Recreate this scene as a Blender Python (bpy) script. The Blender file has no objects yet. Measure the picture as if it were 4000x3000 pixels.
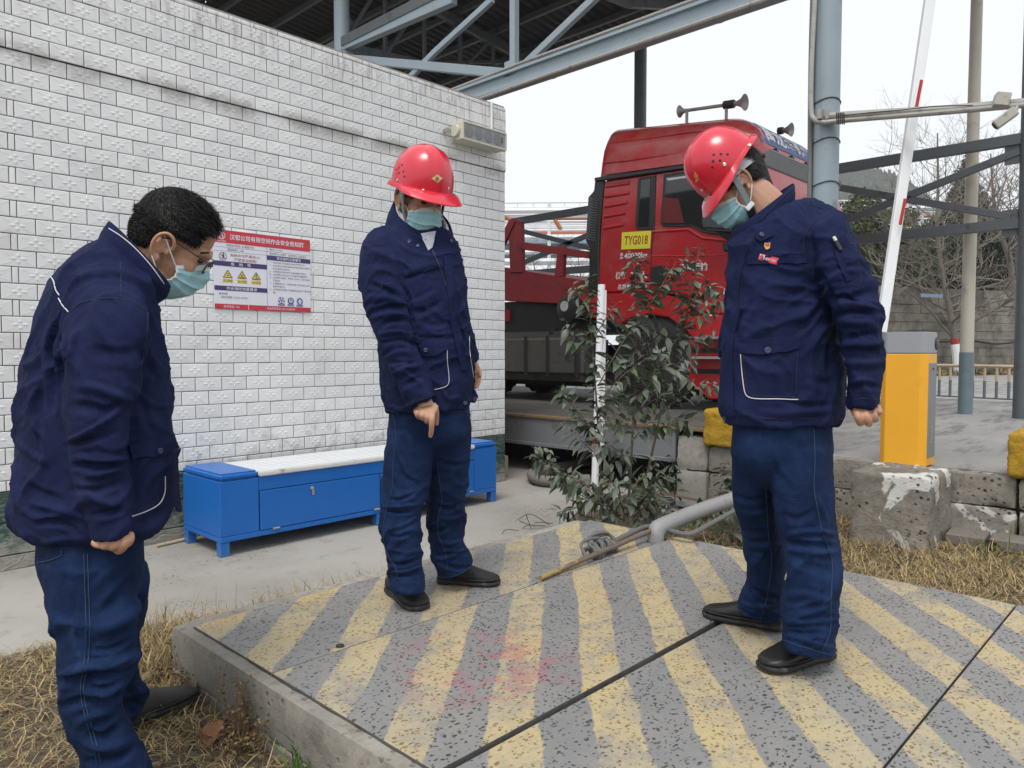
import bpy, bmesh, math, random
import numpy as np
from mathutils import Vector, Matrix, noise
from mathutils.bvhtree import BVHTree
R = math.radians
random.seed(7)
rng = np.random.default_rng(7)
scene = bpy.context.scene
COL = scene.collection

# ------------------------------------------------------------------ camera
F_PX = 2898.0
PITCH = math.atan(128 / F_PX)
YAW = math.atan(2780 / math.hypot(F_PX, 128))
EYE = np.array([0.0, 0.0, 1.2])
fw = np.array([math.cos(YAW), math.sin(YAW), 0.0])
RT = np.array([math.sin(YAW), -math.cos(YAW), 0.0])
UPZ = np.array([0, 0, 1.0])
FWD = math.cos(PITCH) * fw - math.sin(PITCH) * UPZ
UPC = math.sin(PITCH) * fw + math.cos(PITCH) * UPZ
cam = bpy.data.cameras.new('camera')
cam.sensor_width = 36
cam.lens = F_PX / 4000 * 36
cam.clip_start = 0.05
cam.clip_end = 6000
camo = bpy.data.objects.new('camera', cam)
COL.objects.link(camo)
camo.matrix_world = Matrix(((RT[0], UPC[0], -FWD[0], EYE[0]), (RT[1], UPC[1], -FWD[1], EYE[1]), (RT[2], UPC[2], -FWD[2], EYE[2]), (0, 0, 0, 1)))
scene.camera = camo

# ------------------------------------------------------------------ world, sun, exposure
SUN_EL, SUN_AZ = R(62), R(205)
world = bpy.data.worlds.new('World')
scene.world = world
world.use_nodes = True
wn, wl = world.node_tree.nodes, world.node_tree.links
wn.clear()
sky = wn.new('ShaderNodeTexSky'); sky.sky_type = 'NISHITA'; sky.sun_disc = False
sky.sun_elevation = SUN_EL; sky.sun_rotation = R(90) - SUN_AZ; sky.dust_density = 4.0; sky.air_density = 1.0
hs = wn.new('ShaderNodeHueSaturation'); hs.inputs['Saturation'].default_value = 0.25
mixw = wn.new('ShaderNodeMix'); mixw.data_type = 'RGBA'; mixw.inputs[0].default_value = 0.72
mixw.inputs[7].default_value = (8.9, 9.2, 9.6, 1)      # even white overcast over the clear sky
bg = wn.new('ShaderNodeBackground'); bg.inputs[1].default_value = 0.098
wo = wn.new('ShaderNodeOutputWorld')
wl.new(sky.outputs[0], hs.inputs['Color']); wl.new(hs.outputs[0], mixw.inputs[6])
wl.new(mixw.outputs[2], bg.inputs[0]); wl.new(bg.outputs[0], wo.inputs[0])
sun = bpy.data.lights.new('sun', 'SUN'); sun.energy = 1.5; sun.angle = R(22); sun.color = (1, 0.96, 0.9)
suno = bpy.data.objects.new('sun', sun); COL.objects.link(suno)
sd = Vector((math.cos(SUN_EL) * math.cos(SUN_AZ), math.cos(SUN_EL) * math.sin(SUN_AZ), math.sin(SUN_EL)))
suno.rotation_euler = sd.to_track_quat('Z', 'Y').to_euler()
vs = scene.view_settings
vs.view_transform = 'Standard'; vs.look = 'None'; vs.gamma = 1; vs.use_curve_mapping = False; vs.exposure = 0.52

scene.cycles.volume_bounces = 2
# ------------------------------------------------------------------ photo pixel -> place helpers
def ray(x, y): return FWD + RT * ((x - 2000) / F_PX) + UPC * ((1500 - y) / F_PX)
def onz(x, y, z):
    d = ray(x, y); return EYE + d * ((z - EYE[2]) / d[2])
def onx(x, y, X):
    d = ray(x, y); return EYE + d * (X / d[0])
def ony(x, y, Y):
    d = ray(x, y); return EYE + d * (Y / d[1])
def dep(x, y, Z): return EYE + ray(x, y) * Z
def pj(p):
    v = np.asarray(p, float) - EYE; z = v @ FWD
    return np.stack([2000 + F_PX * (v @ RT) / z, 1500 - F_PX * (v @ UPC) / z], -1)

# ------------------------------------------------------------------ materials
class NT:
    def __init__(s, name):
        s.m = bpy.data.materials.new(name); s.m.use_nodes = True
        s.n, s.l = s.m.node_tree.nodes, s.m.node_tree.links
        s.b = s.n['Principled BSDF']; s.out = s.n['Material Output']
    def new(s, t, **k):
        x = s.n.new(t)
        for a, v in k.items(): setattr(x, a, v)
        return x
    def put(s, sock, v):
        if hasattr(v, 'is_output') or isinstance(v, bpy.types.NodeSocket): s.l.new(v, sock)
        else:
            if isinstance(v, (tuple, list)) and len(v) == 3 and sock.type == 'RGBA': v = (*v, 1)
            sock.default_value = v
    def coord(s, kind='Object', scale=None, rot=None):
        if kind == 'world': o = s.new('ShaderNodeNewGeometry').outputs['Position']
        else: o = s.new('ShaderNodeTexCoord').outputs[kind]
        if scale is not None or rot is not None:
            mp = s.new('ShaderNodeMapping'); s.l.new(o, mp.inputs[0])
            if scale is not None: mp.inputs['Scale'].default_value = scale
            if rot is not None: mp.inputs['Rotation'].default_value = rot
            o = mp.outputs[0]
        return o
    def noise(s, vec, scale=5, detail=4, rough=.55, dist=0):
        x = s.new('ShaderNodeTexNoise'); s.l.new(vec, x.inputs['Vector'])
        x.inputs['Scale'].default_value = scale; x.inputs['Detail'].default_value = detail
        x.inputs['Roughness'].default_value = rough; x.inputs['Distortion'].default_value = dist
        return x.outputs['Fac']
    def voro(s, vec, scale=5, feature='F1', rand=1.0, out='Distance'):
        x = s.new('ShaderNodeTexVoronoi', feature=feature); s.l.new(vec, x.inputs['Vector'])
        x.inputs['Scale'].default_value = scale; x.inputs['Randomness'].default_value = rand
        return x.outputs[out]
    def math(s, op, a, b=0.5, clamp=False):
        x = s.new('ShaderNodeMath', operation=op); x.use_clamp = clamp
        s.put(x.inputs[0], a); s.put(x.inputs[1], b); return x.outputs[0]
    def ramp(s, v, lo, hi):        # smooth 0..1 between lo and hi
        x = s.new('ShaderNodeMapRange', interpolation_type='SMOOTHSTEP')
        s.put(x.inputs[0], v); x.inputs[1].default_value = lo; x.inputs[2].default_value = hi
        return x.outputs[0]
    def mix(s, f, a, b, mode='MIX'):
        x = s.new('ShaderNodeMix', data_type='RGBA', blend_type=mode)
        s.put(x.inputs[0], f); s.put(x.inputs[6], a); s.put(x.inputs[7], b); return x.outputs[2]
    def sep(s, v):
        x = s.new('ShaderNodeSeparateXYZ'); s.l.new(v, x.inputs[0]); return x.outputs
    def bump(s, h, strength=.3, dist=.01):
        x = s.new('ShaderNodeBump'); s.l.new(h, x.inputs['Height'])
        x.inputs['Strength'].default_value = strength; x.inputs['Distance'].default_value = dist
        s.l.new(x.outputs[0], s.b.inputs['Normal']); return x.outputs[0]
    def set(s, **k):
        for a, v in k.items(): s.put(s.b.inputs[a.replace('_', ' ')], v)
        return s.m
def lin(h):
    c = [int(h[i:i + 2], 16) / 255 for i in (0, 2, 4)]
    return tuple(x / 12.92 if x <= .04045 else ((x + .055) / 1.055) ** 2.4 for x in c)
def M(name, col, rough=.6, metal=0, var=.18, vscale=6, bump=0, bscale=60, dirt=None, dscale=3, dlo=.55, dhi=.7, coord='world', spec=.5, coat=0, bdist=.004):
    t = NT(name); co = t.coord(coord)
    nz = t.noise(co, vscale, 5)
    c = t.mix(nz, tuple(x * (1 - var) for x in col), tuple(min(1, x * (1 + var)) for x in col))
    if dirt is not None:
        c = t.mix(t.ramp(t.noise(co, dscale, 8, .7), dlo, dhi), c, dirt)
    t.set(Base_Color=c, Roughness=rough, Metallic=metal)
    t.b.inputs['Specular IOR Level'].default_value = spec
    t.b.inputs['Coat Weight'].default_value = coat
    if bump: t.bump(t.noise(co, bscale, 6, .65), bump, bdist)
    return t.m

# ------------------------------------------------------------------ mesh building
class MB:
    def __init__(s): s.v, s.f, s.mi, s.cur = [], [], [], 0
    def add(s, verts, faces):
        o = len(s.v); s.v.extend([tuple(map(float, p)) for p in verts])
        s.f.extend([tuple(i + o for i in f) for f in faces]); s.mi.extend([s.cur] * len(faces)); return s
    def rough(s, a, b, step=.035, amp=.008, sc=9, seed=0):
        a = np.array(a, float); b = np.array(b, float); n = [max(1, int(round((b[i] - a[i]) / step))) for i in range(3)]
        bm = bmesh.new(); bmesh.ops.create_cube(bm, size=1); 
        idx = {}; V = []; Fc = []
        def vid(i, j, k):
            if (i, j, k) not in idx:
                p = a + (b - a) * np.array((i / n[0], j / n[1], k / n[2])); ctr = (a + b) / 2; q = (p - ctr) / ((b - a) / 2)
                edge = sum(abs(abs(x) - 1) < 1e-6 for x in q)
                nz = noise.noise(Vector(p * sc + seed)) + .6 * noise.noise(Vector(p * sc * 2.7 + seed)) + .35 * noise.noise(Vector(p * sc * 6 + seed))
                nr = np.where(np.abs(np.abs(q) - 1) < 1e-6, np.sign(q), 0); nr = nr / (np.linalg.norm(nr) + 1e-9)
                V.append(p + nr * (amp * nz - (.010 if edge == 2 else .018 if edge == 3 else 0))); idx[(i, j, k)] = len(V) - 1
            return idx[(i, j, k)]
        for ax in range(3):
            u, w = [q for q in range(3) if q != ax]
            for side in (0, n[ax]):
                for i in range(n[u]):
                    for j in range(n[w]):
                        def C(di, dj):
                            t_ = [0, 0, 0]; t_[ax] = side; t_[u] = i + di; t_[w] = j + dj; return vid(*t_)
                        f = (C(0, 0), C(1, 0), C(1, 1), C(0, 1)); Fc.append(f)
        bm.free(); return s.add(V, Fc)
    def box(s, c, d, rz=0, rx=0, ry=0, mat=None):
        h = np.array(d) / 2
        P = np.array([[x, y, z] for x in (-1, 1) for y in (-1, 1) for z in (-1, 1)]) * h
        Mx = np.array((Matrix.Rotation(rz, 3, 'Z') @ Matrix.Rotation(ry, 3, 'Y') @ Matrix.Rotation(rx, 3, 'X')))
        if mat is not None: Mx = np.array(mat)
        P = P @ Mx.T + np.array(c)
        return s.add(P, [(0, 1, 3, 2), (4, 6, 7, 5), (0, 4, 5, 1), (2, 3, 7, 6), (0, 2, 6, 4), (1, 5, 7, 3)])
    def bx(s, a, b):
        a = np.array(a, float); b = np.array(b, float)
        return s.box((a + b) / 2, np.abs(b - a))
    def bar(s, a, b, w, h, up=(0, 0, 1)):
        a = np.array(a, float); b = np.array(b, float); d = b - a; L = np.linalg.norm(d); d /= L
        sd_ = np.cross(d, up); n = np.linalg.norm(sd_)
        if n < 1e-4: sd_ = np.cross(d, (1, 0, 0)); n = np.linalg.norm(sd_)
        sd_ /= n; u = np.cross(sd_, d)
        return s.box((a + b) / 2, (L, w, h), mat=np.stack([d, sd_, u], 1))
    def tube(s, pts, r, n=10, cap=True, closed=False):
        pts = [np.array(p, float) for p in pts]; k = len(pts)
        rr = r if hasattr(r, '__len__') else [r] * k
        rings = []; u = None
        for i in range(k):
            d = (pts[(i + 1) % k] - pts[i - 1]) if closed else pts[min(i + 1, k - 1)] - pts[max(i - 1, 0)]
            d = d / (np.linalg.norm(d) + 1e-12)
            if u is None:
                u = np.cross(d, (0, 0, 1) if abs(d[2]) < .9 else (1, 0, 0))
            u = u - d * (u @ d); u /= np.linalg.norm(u) + 1e-12; w = np.cross(d, u)
            rings.append([pts[i] + rr[i] * (math.cos(2 * math.pi * j / n) * u + math.sin(2 * math.pi * j / n) * w) for j in range(n)])
        V = [p for q in rings for p in q]; Fc = []
        for i in range(k if closed else k - 1):
            a, b = i * n, ((i + 1) % k) * n
            for j in range(n): Fc.append((a + j, a + (j + 1) % n, b + (j + 1) % n, b + j))
        if cap and not closed:
            Fc.append(tuple(range(n))[::-1]); Fc.append(tuple(range((k - 1) * n, k * n)))
        return s.add(V, Fc)
    def cyl(s, a, b, r, n=16): return s.tube([a, b], r, n)
    def rings(s, rings, cap0=True, cap1=True):
        n = len(rings[0]); V = [p for q in rings for p in q]; Fc = []
        for i in range(len(rings) - 1):
            a, b = i * n, (i + 1) * n
            for j in range(n): Fc.append((a + j, a + (j + 1) % n, b + (j + 1) % n, b + j))
        if cap0: Fc.append(tuple(range(n))[::-1])
        if cap1: Fc.append(tuple(range((len(rings) - 1) * n, len(rings) * n)))
        return s.add(V, Fc)
    def prism(s, poly, depth):       # poly: 3D points, depth: vector
        poly = [np.array(p, float) for p in poly]; d = np.array(depth, float); n = len(poly)
        V = poly + [p + d for p in poly]
        return s.add(V, [tuple(range(n))[::-1], tuple(range(n, 2 * n))] + [(i, (i + 1) % n, (i + 1) % n + n, i + n) for i in range(n)])
    def lathe(s, prof, c, ax, n=24, cap=True):   # prof: [(r, h)] about axis ax from c
        ax = np.array(ax, float); ax /= np.linalg.norm(ax)
        u = np.cross(ax, (0, 0, 1) if abs(ax[2]) < .9 else (1, 0, 0)); u /= np.linalg.norm(u); w = np.cross(ax, u)
        rg = [[np.array(c) + ax * h + r * (math.cos(2 * math.pi * j / n) * u + math.sin(2 * math.pi * j / n) * w) for j in range(n)] for r, h in prof]
        return s.rings(rg, cap, cap)
    def mesh(s, name, mats=(), smooth=False, bevel=0, seg=1, angle=35):
        me = bpy.data.meshes.new(name); me.from_pydata(s.v, [], s.f); me.update()
        for m in mats: me.materials.append(m)
        if len(mats) > 1: me.polygons.foreach_set('material_index', s.mi)
        bm = bmesh.new(); bm.from_mesh(me)
        bmesh.ops.recalc_face_normals(bm, faces=bm.faces)
        if bevel:
            es = [e for e in bm.edges if len(e.link_faces) == 2 and e.calc_face_angle(0) > R(30)]
            bmesh.ops.bevel(bm, geom=es, offset=bevel, segments=seg, affect='EDGES', clamp_overlap=True)
        bm.to_mesh(me); bm.free()
        if smooth:
            me.polygons.foreach_set('use_smooth', [True] * len(me.polygons))
            if angle < 180: me.set_sharp_from_angle(angle=R(angle))
        return me
    def obj(s, name, mats, parent=None, smooth=False, bevel=0, seg=1, angle=35, **props):
        if not isinstance(mats, (list, tuple)): mats = [mats]
        return link(name, s.mesh(name, mats, smooth, bevel, seg, angle), parent, **props)
def link(name, me, parent=None, **props):
    o = bpy.data.objects.new(name, me); COL.objects.link(o); par(o, parent)
    for k, v in props.items(): o[k] = v
    return o
def par(o, parent):
    if parent is not None:
        o.parent = parent
        q = parent; loc = Vector((0, 0, 0))
        m = Matrix.Identity(4)
        chain = []
        while q is not None: chain.append(q); q = q.parent
        for q in reversed(chain): m = m @ q.matrix_parent_inverse @ q.matrix_basis
        o.matrix_parent_inverse = m.inverted()
def thing(name, label, cat, loc, group=None):
    o = bpy.data.objects.new(name, None); COL.objects.link(o); o.location = tuple(map(float, loc)); o.empty_display_size = .1
    return tag(o, label, cat, group)
def tag(o, label, cat, group=None):
    o['label'] = label; o['category'] = cat
    if group: o['group'] = group
    return o
def dup(root, loc, label=None):
    r = root.copy(); COL.objects.link(r); r.location = tuple(map(float, loc))
    if label: r['label'] = label
    for ch in root.children:
        c = ch.copy(); COL.objects.link(c); c.parent = r
        for g in ch.children:
            d = g.copy(); COL.objects.link(d); d.parent = c
    return r
def crom(P, n):           # Catmull-Rom through points, n samples per span
    P = np.array(P, float); out = []
    Q = np.vstack([2 * P[0] - P[1], P, 2 * P[-1] - P[-2]])
    for i in range(1, len(Q) - 2):
        for t in np.linspace(0, 1, n, endpoint=False):
            a, b, c, d = Q[i - 1], Q[i], Q[i + 1], Q[i + 2]
            out.append(.5 * (2 * b + (c - a) * t + (2 * a - 5 * b + 4 * c - d) * t * t + (3 * b - a - 3 * c + d) * t ** 3))
    out.append(P[-1]); return np.array(out)
_tc = {}
def text_verts(body, size=1.0, bold=0.0):
    k = (body, bold)
    if k not in _tc:
        cu = bpy.data.curves.new('lettering', 'FONT'); cu.body = body; cu.resolution_u = 2; cu.offset = bold
        cu.align_x = 'LEFT'
        o = bpy.data.objects.new('lettering', cu); COL.objects.link(o)
        dg = bpy.context.evaluated_depsgraph_get()
        me = bpy.data.meshes.new_from_object(o.evaluated_get(dg))
        V = np.array([v.co[:] for v in me.vertices]).reshape(-1, 3); Fc = [tuple(p.vertices) for p in me.polygons]
        bpy.data.meshes.remove(me); bpy.data.objects.remove(o); bpy.data.curves.remove(cu)
        _tc[k] = (V, Fc)
    V, Fc = _tc[k]
    return V, Fc
def put_text(mb, body, box, org, ex, ey, en, lift, bold=0.0):
    """lettering fitted into box=(u0,v0,u1,v1) on the plane org + u*ex + v*ey, lifted along en"""
    V, Fc = text_verts(body, 1, bold)
    if len(V) == 0: return
    lo, hi = V.min(0), V.max(0)
    u = box[0] + (V[:, 0] - lo[0]) / (hi[0] - lo[0] + 1e-9) * (box[2] - box[0])
    v = box[1] + (V[:, 1] - lo[1]) / (hi[1] - lo[1] + 1e-9) * (box[3] - box[1])
    P = np.array(org) + np.outer(u, ex) + np.outer(v, ey) + np.array(en) * lift
    mb.add(P, Fc)
# ================================================================== shared materials
def mk_concrete(name, col, dark, pits=0.0, var=.15, bump=.35, white=0.0):
    t = NT(name); co = t.coord('world')
    big = t.noise(co, 1.3, 6, .65); fine = t.noise(co, 22, 6, .7)
    c = t.mix(t.ramp(big, .35, .68), col, tuple(x * (1 - var * 1.6) for x in col))
    c = t.mix(t.math('MULTIPLY', t.ramp(fine, .4, .75), .5), c, dark)
    c = t.mix(t.math('MULTIPLY', t.ramp(t.noise(co, 4.5, 8, .72), .55, .72), .8), c, dark)
    if white: c = t.mix(t.math('MULTIPLY', t.ramp(t.noise(co, 3.4, 7, .6, .8), .545, .575), white), c, (.62, .62, .6))
    h = t.math('ADD', fine, t.math('MULTIPLY', t.noise(co, 90, 4, .7), .4))
    if pits:
        v = t.voro(co, 26); m = t.math('MULTIPLY', t.ramp(v, .30, .16), t.ramp(t.noise(co, 3.5, 4), .45, .6))
        c = t.mix(t.math('MULTIPLY', m, pits), c, tuple(x * .5 for x in dark)); h = t.math('SUBTRACT', h, t.math('MULTIPLY', m, 1.5))
    t.set(Base_Color=c, Roughness=.9); t.b.inputs['Specular IOR Level'].default_value = .3
    t.bump(h, bump, .012); return t.m
m_conc = mk_concrete('concrete_weathered', (.36, .34, .31), (.16, .14, .12))
m_concrough = mk_concrete('concrete_rough', (.30, .275, .235), (.085, .075, .062), pits=.9, var=.3, bump=.9, white=.85)
m_concpit = mk_concrete('concrete_pitted', (.30, .28, .24), (.10, .085, .07), pits=.9, bump=.9)
m_curb = mk_concrete('concrete_curb', (.36, .335, .29), (.12, .11, .095), pits=.4, var=.25, bump=.5)
m_black = M('black_rubber', (.012, .012, .013), .6, var=.3)
m_dark = M('black_plastic', (.02, .021, .024), .45, var=.2)
m_steel = M('grey_blue_steel_paint', (.26, .32, .36), .5, var=.12, vscale=4, bump=.1, dirt=(.16, .17, .17), dscale=5, dlo=.58, dhi=.75)
m_steeld = M('dark_grey_steel_paint', (.085, .10, .11), .5, var=.12, vscale=4, bump=.1, dirt=(.05, .055, .06), dscale=5)
m_galv = M('galvanised_pipe', (.33, .32, .30), .5, metal=.2, var=.2, vscale=12, bump=.1, dirt=(.17, .15, .13), dscale=9)
m_white = M('white_paint', (.74, .76, .77), .4, var=.06, dirt=(.5, .5, .48), dscale=5, dlo=.62, dhi=.8)
m_red = M('red_paint', (.42, .02, .025), .45, var=.1)
m_rust = M('rusty_iron', (.16, .075, .04), .85, var=.4, vscale=30, bump=.4)
m_brass = M('bright_metal', (.7, .66, .55), .25, metal=1, var=.1)

# ================================================================== ground, path, road
t = NT('dry_soil'); co = t.coord('world')
c = t.mix(t.ramp(t.noise(co, 3, 8, .7), .35, .7), (.145, .115, .078), (.075, .06, .042))
c = t.mix(t.ramp(t.noise(co, 45, 6, .7), .45, .7), c, (.24, .19, .12))
t.set(Base_Color=c, Roughness=1); t.bump(t.noise(co, 40, 8, .75), .8, .03); m_soil = t.m
g = MB().add([(-100, -100, -.012), (510, -100, -.012), (510, 510, -.012), (-100, 510, -.012)], [(0, 1, 2, 3)])
g.obj('ground', m_soil, kind='structure')
t = NT('path_concrete'); co = t.coord('world')
c = t.mix(t.ramp(t.noise(co, .9, 6, .6), .35, .7), (.345, .33, .30), (.26, .245, .22))
c = t.mix(t.math('MULTIPLY', t.ramp(t.noise(co, 6, 9, .75), .52, .7), .7), c, (.20, .185, .165))
v = t.voro(co, 34); pm = t.math('MULTIPLY', t.ramp(v, .30, .18), t.ramp(t.noise(co, 1.8, 3), .52, .64))
c = t.mix(t.math('MULTIPLY', pm, .8), c, (.10, .095, .085))
cv = t.new('ShaderNodeVectorMath', operation='ADD'); t.l.new(co, cv.inputs[0]); nv_ = t.new('ShaderNodeTexNoise'); nv_.inputs['Scale'].default_value = 3.0; nv_.inputs['Detail'].default_value = 5; t.l.new(co, nv_.inputs['Vector']); t.l.new(nv_.outputs['Color'], cv.inputs[1]); cr = t.voro(cv.outputs[0], .55, 'DISTANCE_TO_EDGE'); c = t.mix(t.math('MULTIPLY', t.math('MULTIPLY', t.ramp(cr, .004, .0008), t.ramp(t.noise(co, .8, 2), .5, .6)), .6), c, (.15, .14, .12))
t.set(Base_Color=c, Roughness=.88); t.bump(t.math('SUBTRACT', t.noise(co, 30, 7, .7), pm), .35, .008); m_path = t.m
p = MB()
edge = [(-6, 3.5), (.2, 3.46), (.68, 3.43), (.95, 3.4), (1.17, 3.33), (1.6, 3.12), (2.1, 3.0), (2.7, 2.96), (3.3, 2.98), (3.8, 3.2), (4.4, 3.5), (5.35, 3.62)]
poly = [(x, y, 0) for x, y in edge] + [(5.35, 4.9, 0), (9, 4.9, 0), (9, 9, 0), (-6, 9, 0)]
p.prism(poly, (0, 0, -.02)); 
p.obj('path', m_path, kind='structure')
t = NT('road_concrete'); co = t.coord('world')
mp = t.coord('world', scale=(.8, 3.5, 1))
c = t.mix(t.ramp(t.noise(co, .5, 6, .6), .35, .7), (.285, .28, .268), (.20, .196, .188))
c = t.mix(t.math('MULTIPLY', t.ramp(t.noise(mp, 1.6, 8, .72), .48, .64), .8), c, (.105, .103, .098))
t.set(Base_Color=c, Roughness=.85); t.bump(t.noise(co, 25, 7, .7), .3, .01); m_road = t.m
rd = MB()
ZR = .42
rd.bx((5.60, -40, ZR - .25), (10.1, 2.93, ZR)); rd.bx((10.1, -40, ZR - .25), (60, 60, ZR))
rd.obj('road', m_road, kind='structure')

# ================================================================== gatehouse with tiles
YW = 4.775
house = thing('gatehouse', 'gatehouse building faced with white embossed tiles above a dark green tiled plinth', 'building', (2.9, 6.5, 0))
t = NT('tile_grout'); co = t.coord('world')
t.set(Base_Color=t.mix(t.noise(co, 9, 6), (.030, .028, .026), (.10, .095, .085)), Roughness=.95); m_grout = t.m
b = MB(); XR = 4.885
b.bx((.35, YW, 0), (XR, 9.5, 2.826)); b.bx((.35, YW - .012, 2.826), (XR, 9.5, 3.395))
b.obj('wall', m_grout, house)
b = MB(); b.bx((.35, YW - .012, 3.396), (XR - .02, 9.5, 3.408)); b.obj('coping', m_conc, house)
b = MB(); b.bx((XR, YW + .02, 0), (XR + .012, 9.5, 3.39)); b.obj('side_rendering', M('side_render', (.42, .36, .29), .9, bump=.3), house)
t = NT('white_wall_tile'); co = t.coord('world'); rnd = t.new('ShaderNodeObjectInfo').outputs['Random']
xyz = t.sep(co)
base = t.mix(rnd, (.68, .69, .70), (.77, .78, .785))
st = t.noise(t.coord('world', scale=(9, 1, 1.1)), 3.2, 7, .7)
topm = t.math('MULTIPLY', t.ramp(xyz[2], 2.95, 3.42), t.ramp(st, .46, .66))
band = t.math('MULTIPLY', t.math('MULTIPLY', t.ramp(xyz[2], 2.70, 2.815), t.ramp(xyz[2], 2.90, 2.83)), t.ramp(t.noise(co, 3.4, 6, .7), .40, .60))
gen = t.math('MULTIPLY', t.ramp(t.noise(co, 2.1, 8, .72), .52, .76), .55)
dirt = t.math('MAXIMUM', t.math('MAXIMUM', topm, band), gen)
c = t.mix(t.math('MULTIPLY', dirt, .62), base, (.25, .23, .20))
low = t.math('MULTIPLY', t.ramp(xyz[2], .95, .45), t.ramp(t.noise(co, 14, 6, .75), .48, .62))
c = t.mix(t.math('MULTIPLY', low, .45), c, (.30, .27, .23))
t.set(Base_Color=c, Roughness=t.mix(dirt, (.22,) * 3, (.6,) * 3)); t.bump(t.noise(co, 140, 4, .6), .06, .002); m_tile = t.m
TW, TH, GAP = .1735, .0897, .0043
def tile_mesh(w, h, emb=True):
    mb = MB(); a, c2 = w / 2, h / 2; q = .0035; d = .006
    fr = [(-a, 0, -c2), (a, 0, -c2), (a, 0, c2), (-a, 0, c2)]
    m1 = [(-a, -d * .6, -c2), (a, -d * .6, -c2), (a, -d * .6, c2), (-a, -d * .6, c2)]
    f2 = [(-a + q, -d, -c2 + q), (a - q, -d, -c2 + q), (a - q, -d, c2 - q), (-a + q, -d, c2 - q)]
    ctr = (0, -d - .0008, 0)
    V = fr + m1 + f2 + [ctr]; Fc = []
    for k in (0, 4):
        for i in range(4): Fc.append((k + i, k + (i + 1) % 4, k + (i + 1) % 4 + 4, k + i + 4))
    for i in range(4): Fc.append((8 + i, 8 + (i + 1) % 4, 12))
    mb.add(V, Fc)
    if emb:
        L, Wd, e = h * .50, h * .15, d + .0008
        for ax, az in ((1, 0), (-1, 0), (0, 1), (0, -1)):
            s1 = 1.05 if ax else .8
            tip = (ax * L * s1, -e + .0003, az * L * s1); root = (ax * .003, -e + .0003, az * .003)
            md = (ax * L * s1 * .5, 0, az * L * s1 * .5)
            p1 = (md[0] + az * Wd, -e + .0004, md[2] + ax * Wd); p2 = (md[0] - az * Wd, -e + .0004, md[2] - ax * Wd)
            top = (md[0], -e - .0030, md[2])
            mb.add([root, p1, tip, p2, top], [(0, 1, 4), (1, 2, 4), (2, 3, 4), (3, 0, 4)])
        for sx in (1, -1):
            for sz in (1, -1):
                A = np.array((sx * a * .32, -e, sz * c2 * .32)); B = np.array((sx * (a - .006), -d, sz * (c2 - .006)))
                n = np.array((-(B - A)[2], 0, (B - A)[0])); n = n / np.linalg.norm(n) * .0013
                mb.add([A - n, A + n, B + n, B - n, (A + B) / 2 + (0, -.0013, 0)], [(0, 1, 4), (1, 2, 4), (2, 3, 4), (3, 0, 4)])
    return mb
tmesh = tile_mesh(TW - GAP, TH - GAP).mesh('tile', [m_tile])
cand = []; field = MB(); cutm = {}
rows = [(2.826 + TH * (k + .5), k % 2 == 0, 3.396) for k in range(7)] + [(2.826 - TH * (k + .5), k % 2 == 1, 2.826) for k in range(27)]
for zc, par0, ztop in rows:
    z0, z1 = max(zc - TH / 2, .436), min(zc + TH / 2, ztop)
    if z1 - z0 < .012: continue
    x = (1.079 if par0 else 1.166) - 5 * TW
    if par0: edges = [1.047 - TW * k for k in range(4, -1, -1)] + [1.079 + TW * k for k in range(40)]
    else: edges = [1.166 + TW * (k - 5) for k in range(45)]
    yy = YW - (.012 if zc > 2.826 else 0)
    for e0, e1 in zip(edges, edges[1:]):
        e1 = min(e1, XR)
        if e1 - e0 < .01: continue
        jit = random.uniform(-.0012, .0016)
        pos = ((e0 + e1) / 2, yy + jit, (z0 + z1) / 2)
        full = abs(e1 - e0 - TW) < .002 and abs(z1 - z0 - TH) < .002
        
        px, py = pj(pos)
        hid = (px < 620 and 850 < py < 2100) or (1480 < px < 1850 and 700 < py < 1500) or px < -20 or py < -20
        cand.append((np.linalg.norm(np.array(pos) - EYE) + (50 if hid else 0), pos, e1 - e0, z1 - z0, full))
cand.sort(key=lambda q: q[0])
for i, (_, pos, w, h, full) in enumerate(cand):
    rot = random.gauss(0, .006)
    if i < 300:
        key = (round(w, 3), round(h, 3))
        me = tmesh if full else cutm.setdefault(key, tile_mesh(w - GAP, h - GAP, w > .1 and h > .06).mesh('tile', [m_tile]))
        o = link('tile', me, house); o.location = pos; o.rotation_euler = (random.gauss(0, .004), rot, random.gauss(0, .004))
    else:
        mb = tile_mesh(w - GAP, h - GAP, w > .1 and h > .06)
        field.add([(x + pos[0], y + pos[1], z + pos[2]) for x, y, z in mb.v], mb.f)
field.obj('tile_field', m_tile, house, kind='stuff')
# green plinth tiles
t = NT('green_plinth_tile'); co = t.coord('world')
w = t.noise(t.coord('world', scale=(3.2, 1, 7)), 2.6, 6, .6, 1.4)
vein = t.ramp(t.math('ABSOLUTE', t.math('SUBTRACT', w, .5)), .035, .0)
c = t.mix(t.noise(co, 8, 5), (.018, .05, .045), (.035, .085, .07))
c = t.mix(t.math('MULTIPLY', vein, .7), c, (.20, .22, .19))
wz = t.math('ADD', t.math('MULTIPLY', t.sep(co)[2], -1.6), t.noise(co, 5, 8, .75))
c = t.mix(t.math('MULTIPLY', t.ramp(wz, .18, .42), .85), c, (.33, .31, .27))
t.set(Base_Color=c, Roughness=.45); t.bump(w, .9, .03); m_green = t.m
for zc, h in ((.348, .168), (.172, .176), (.04, .082)):
    x = .36; k = 0
    while x < XR - .02:
        x1 = min(x + .42, XR); mb = MB(); mb.bx((x + .003, YW - .008, zc - h / 2 + .002), (x1 - .003, YW + .01, zc + h / 2 - .002))
        mb.obj('plinth_tile', m_green, house, bevel=.003); x = x1
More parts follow.
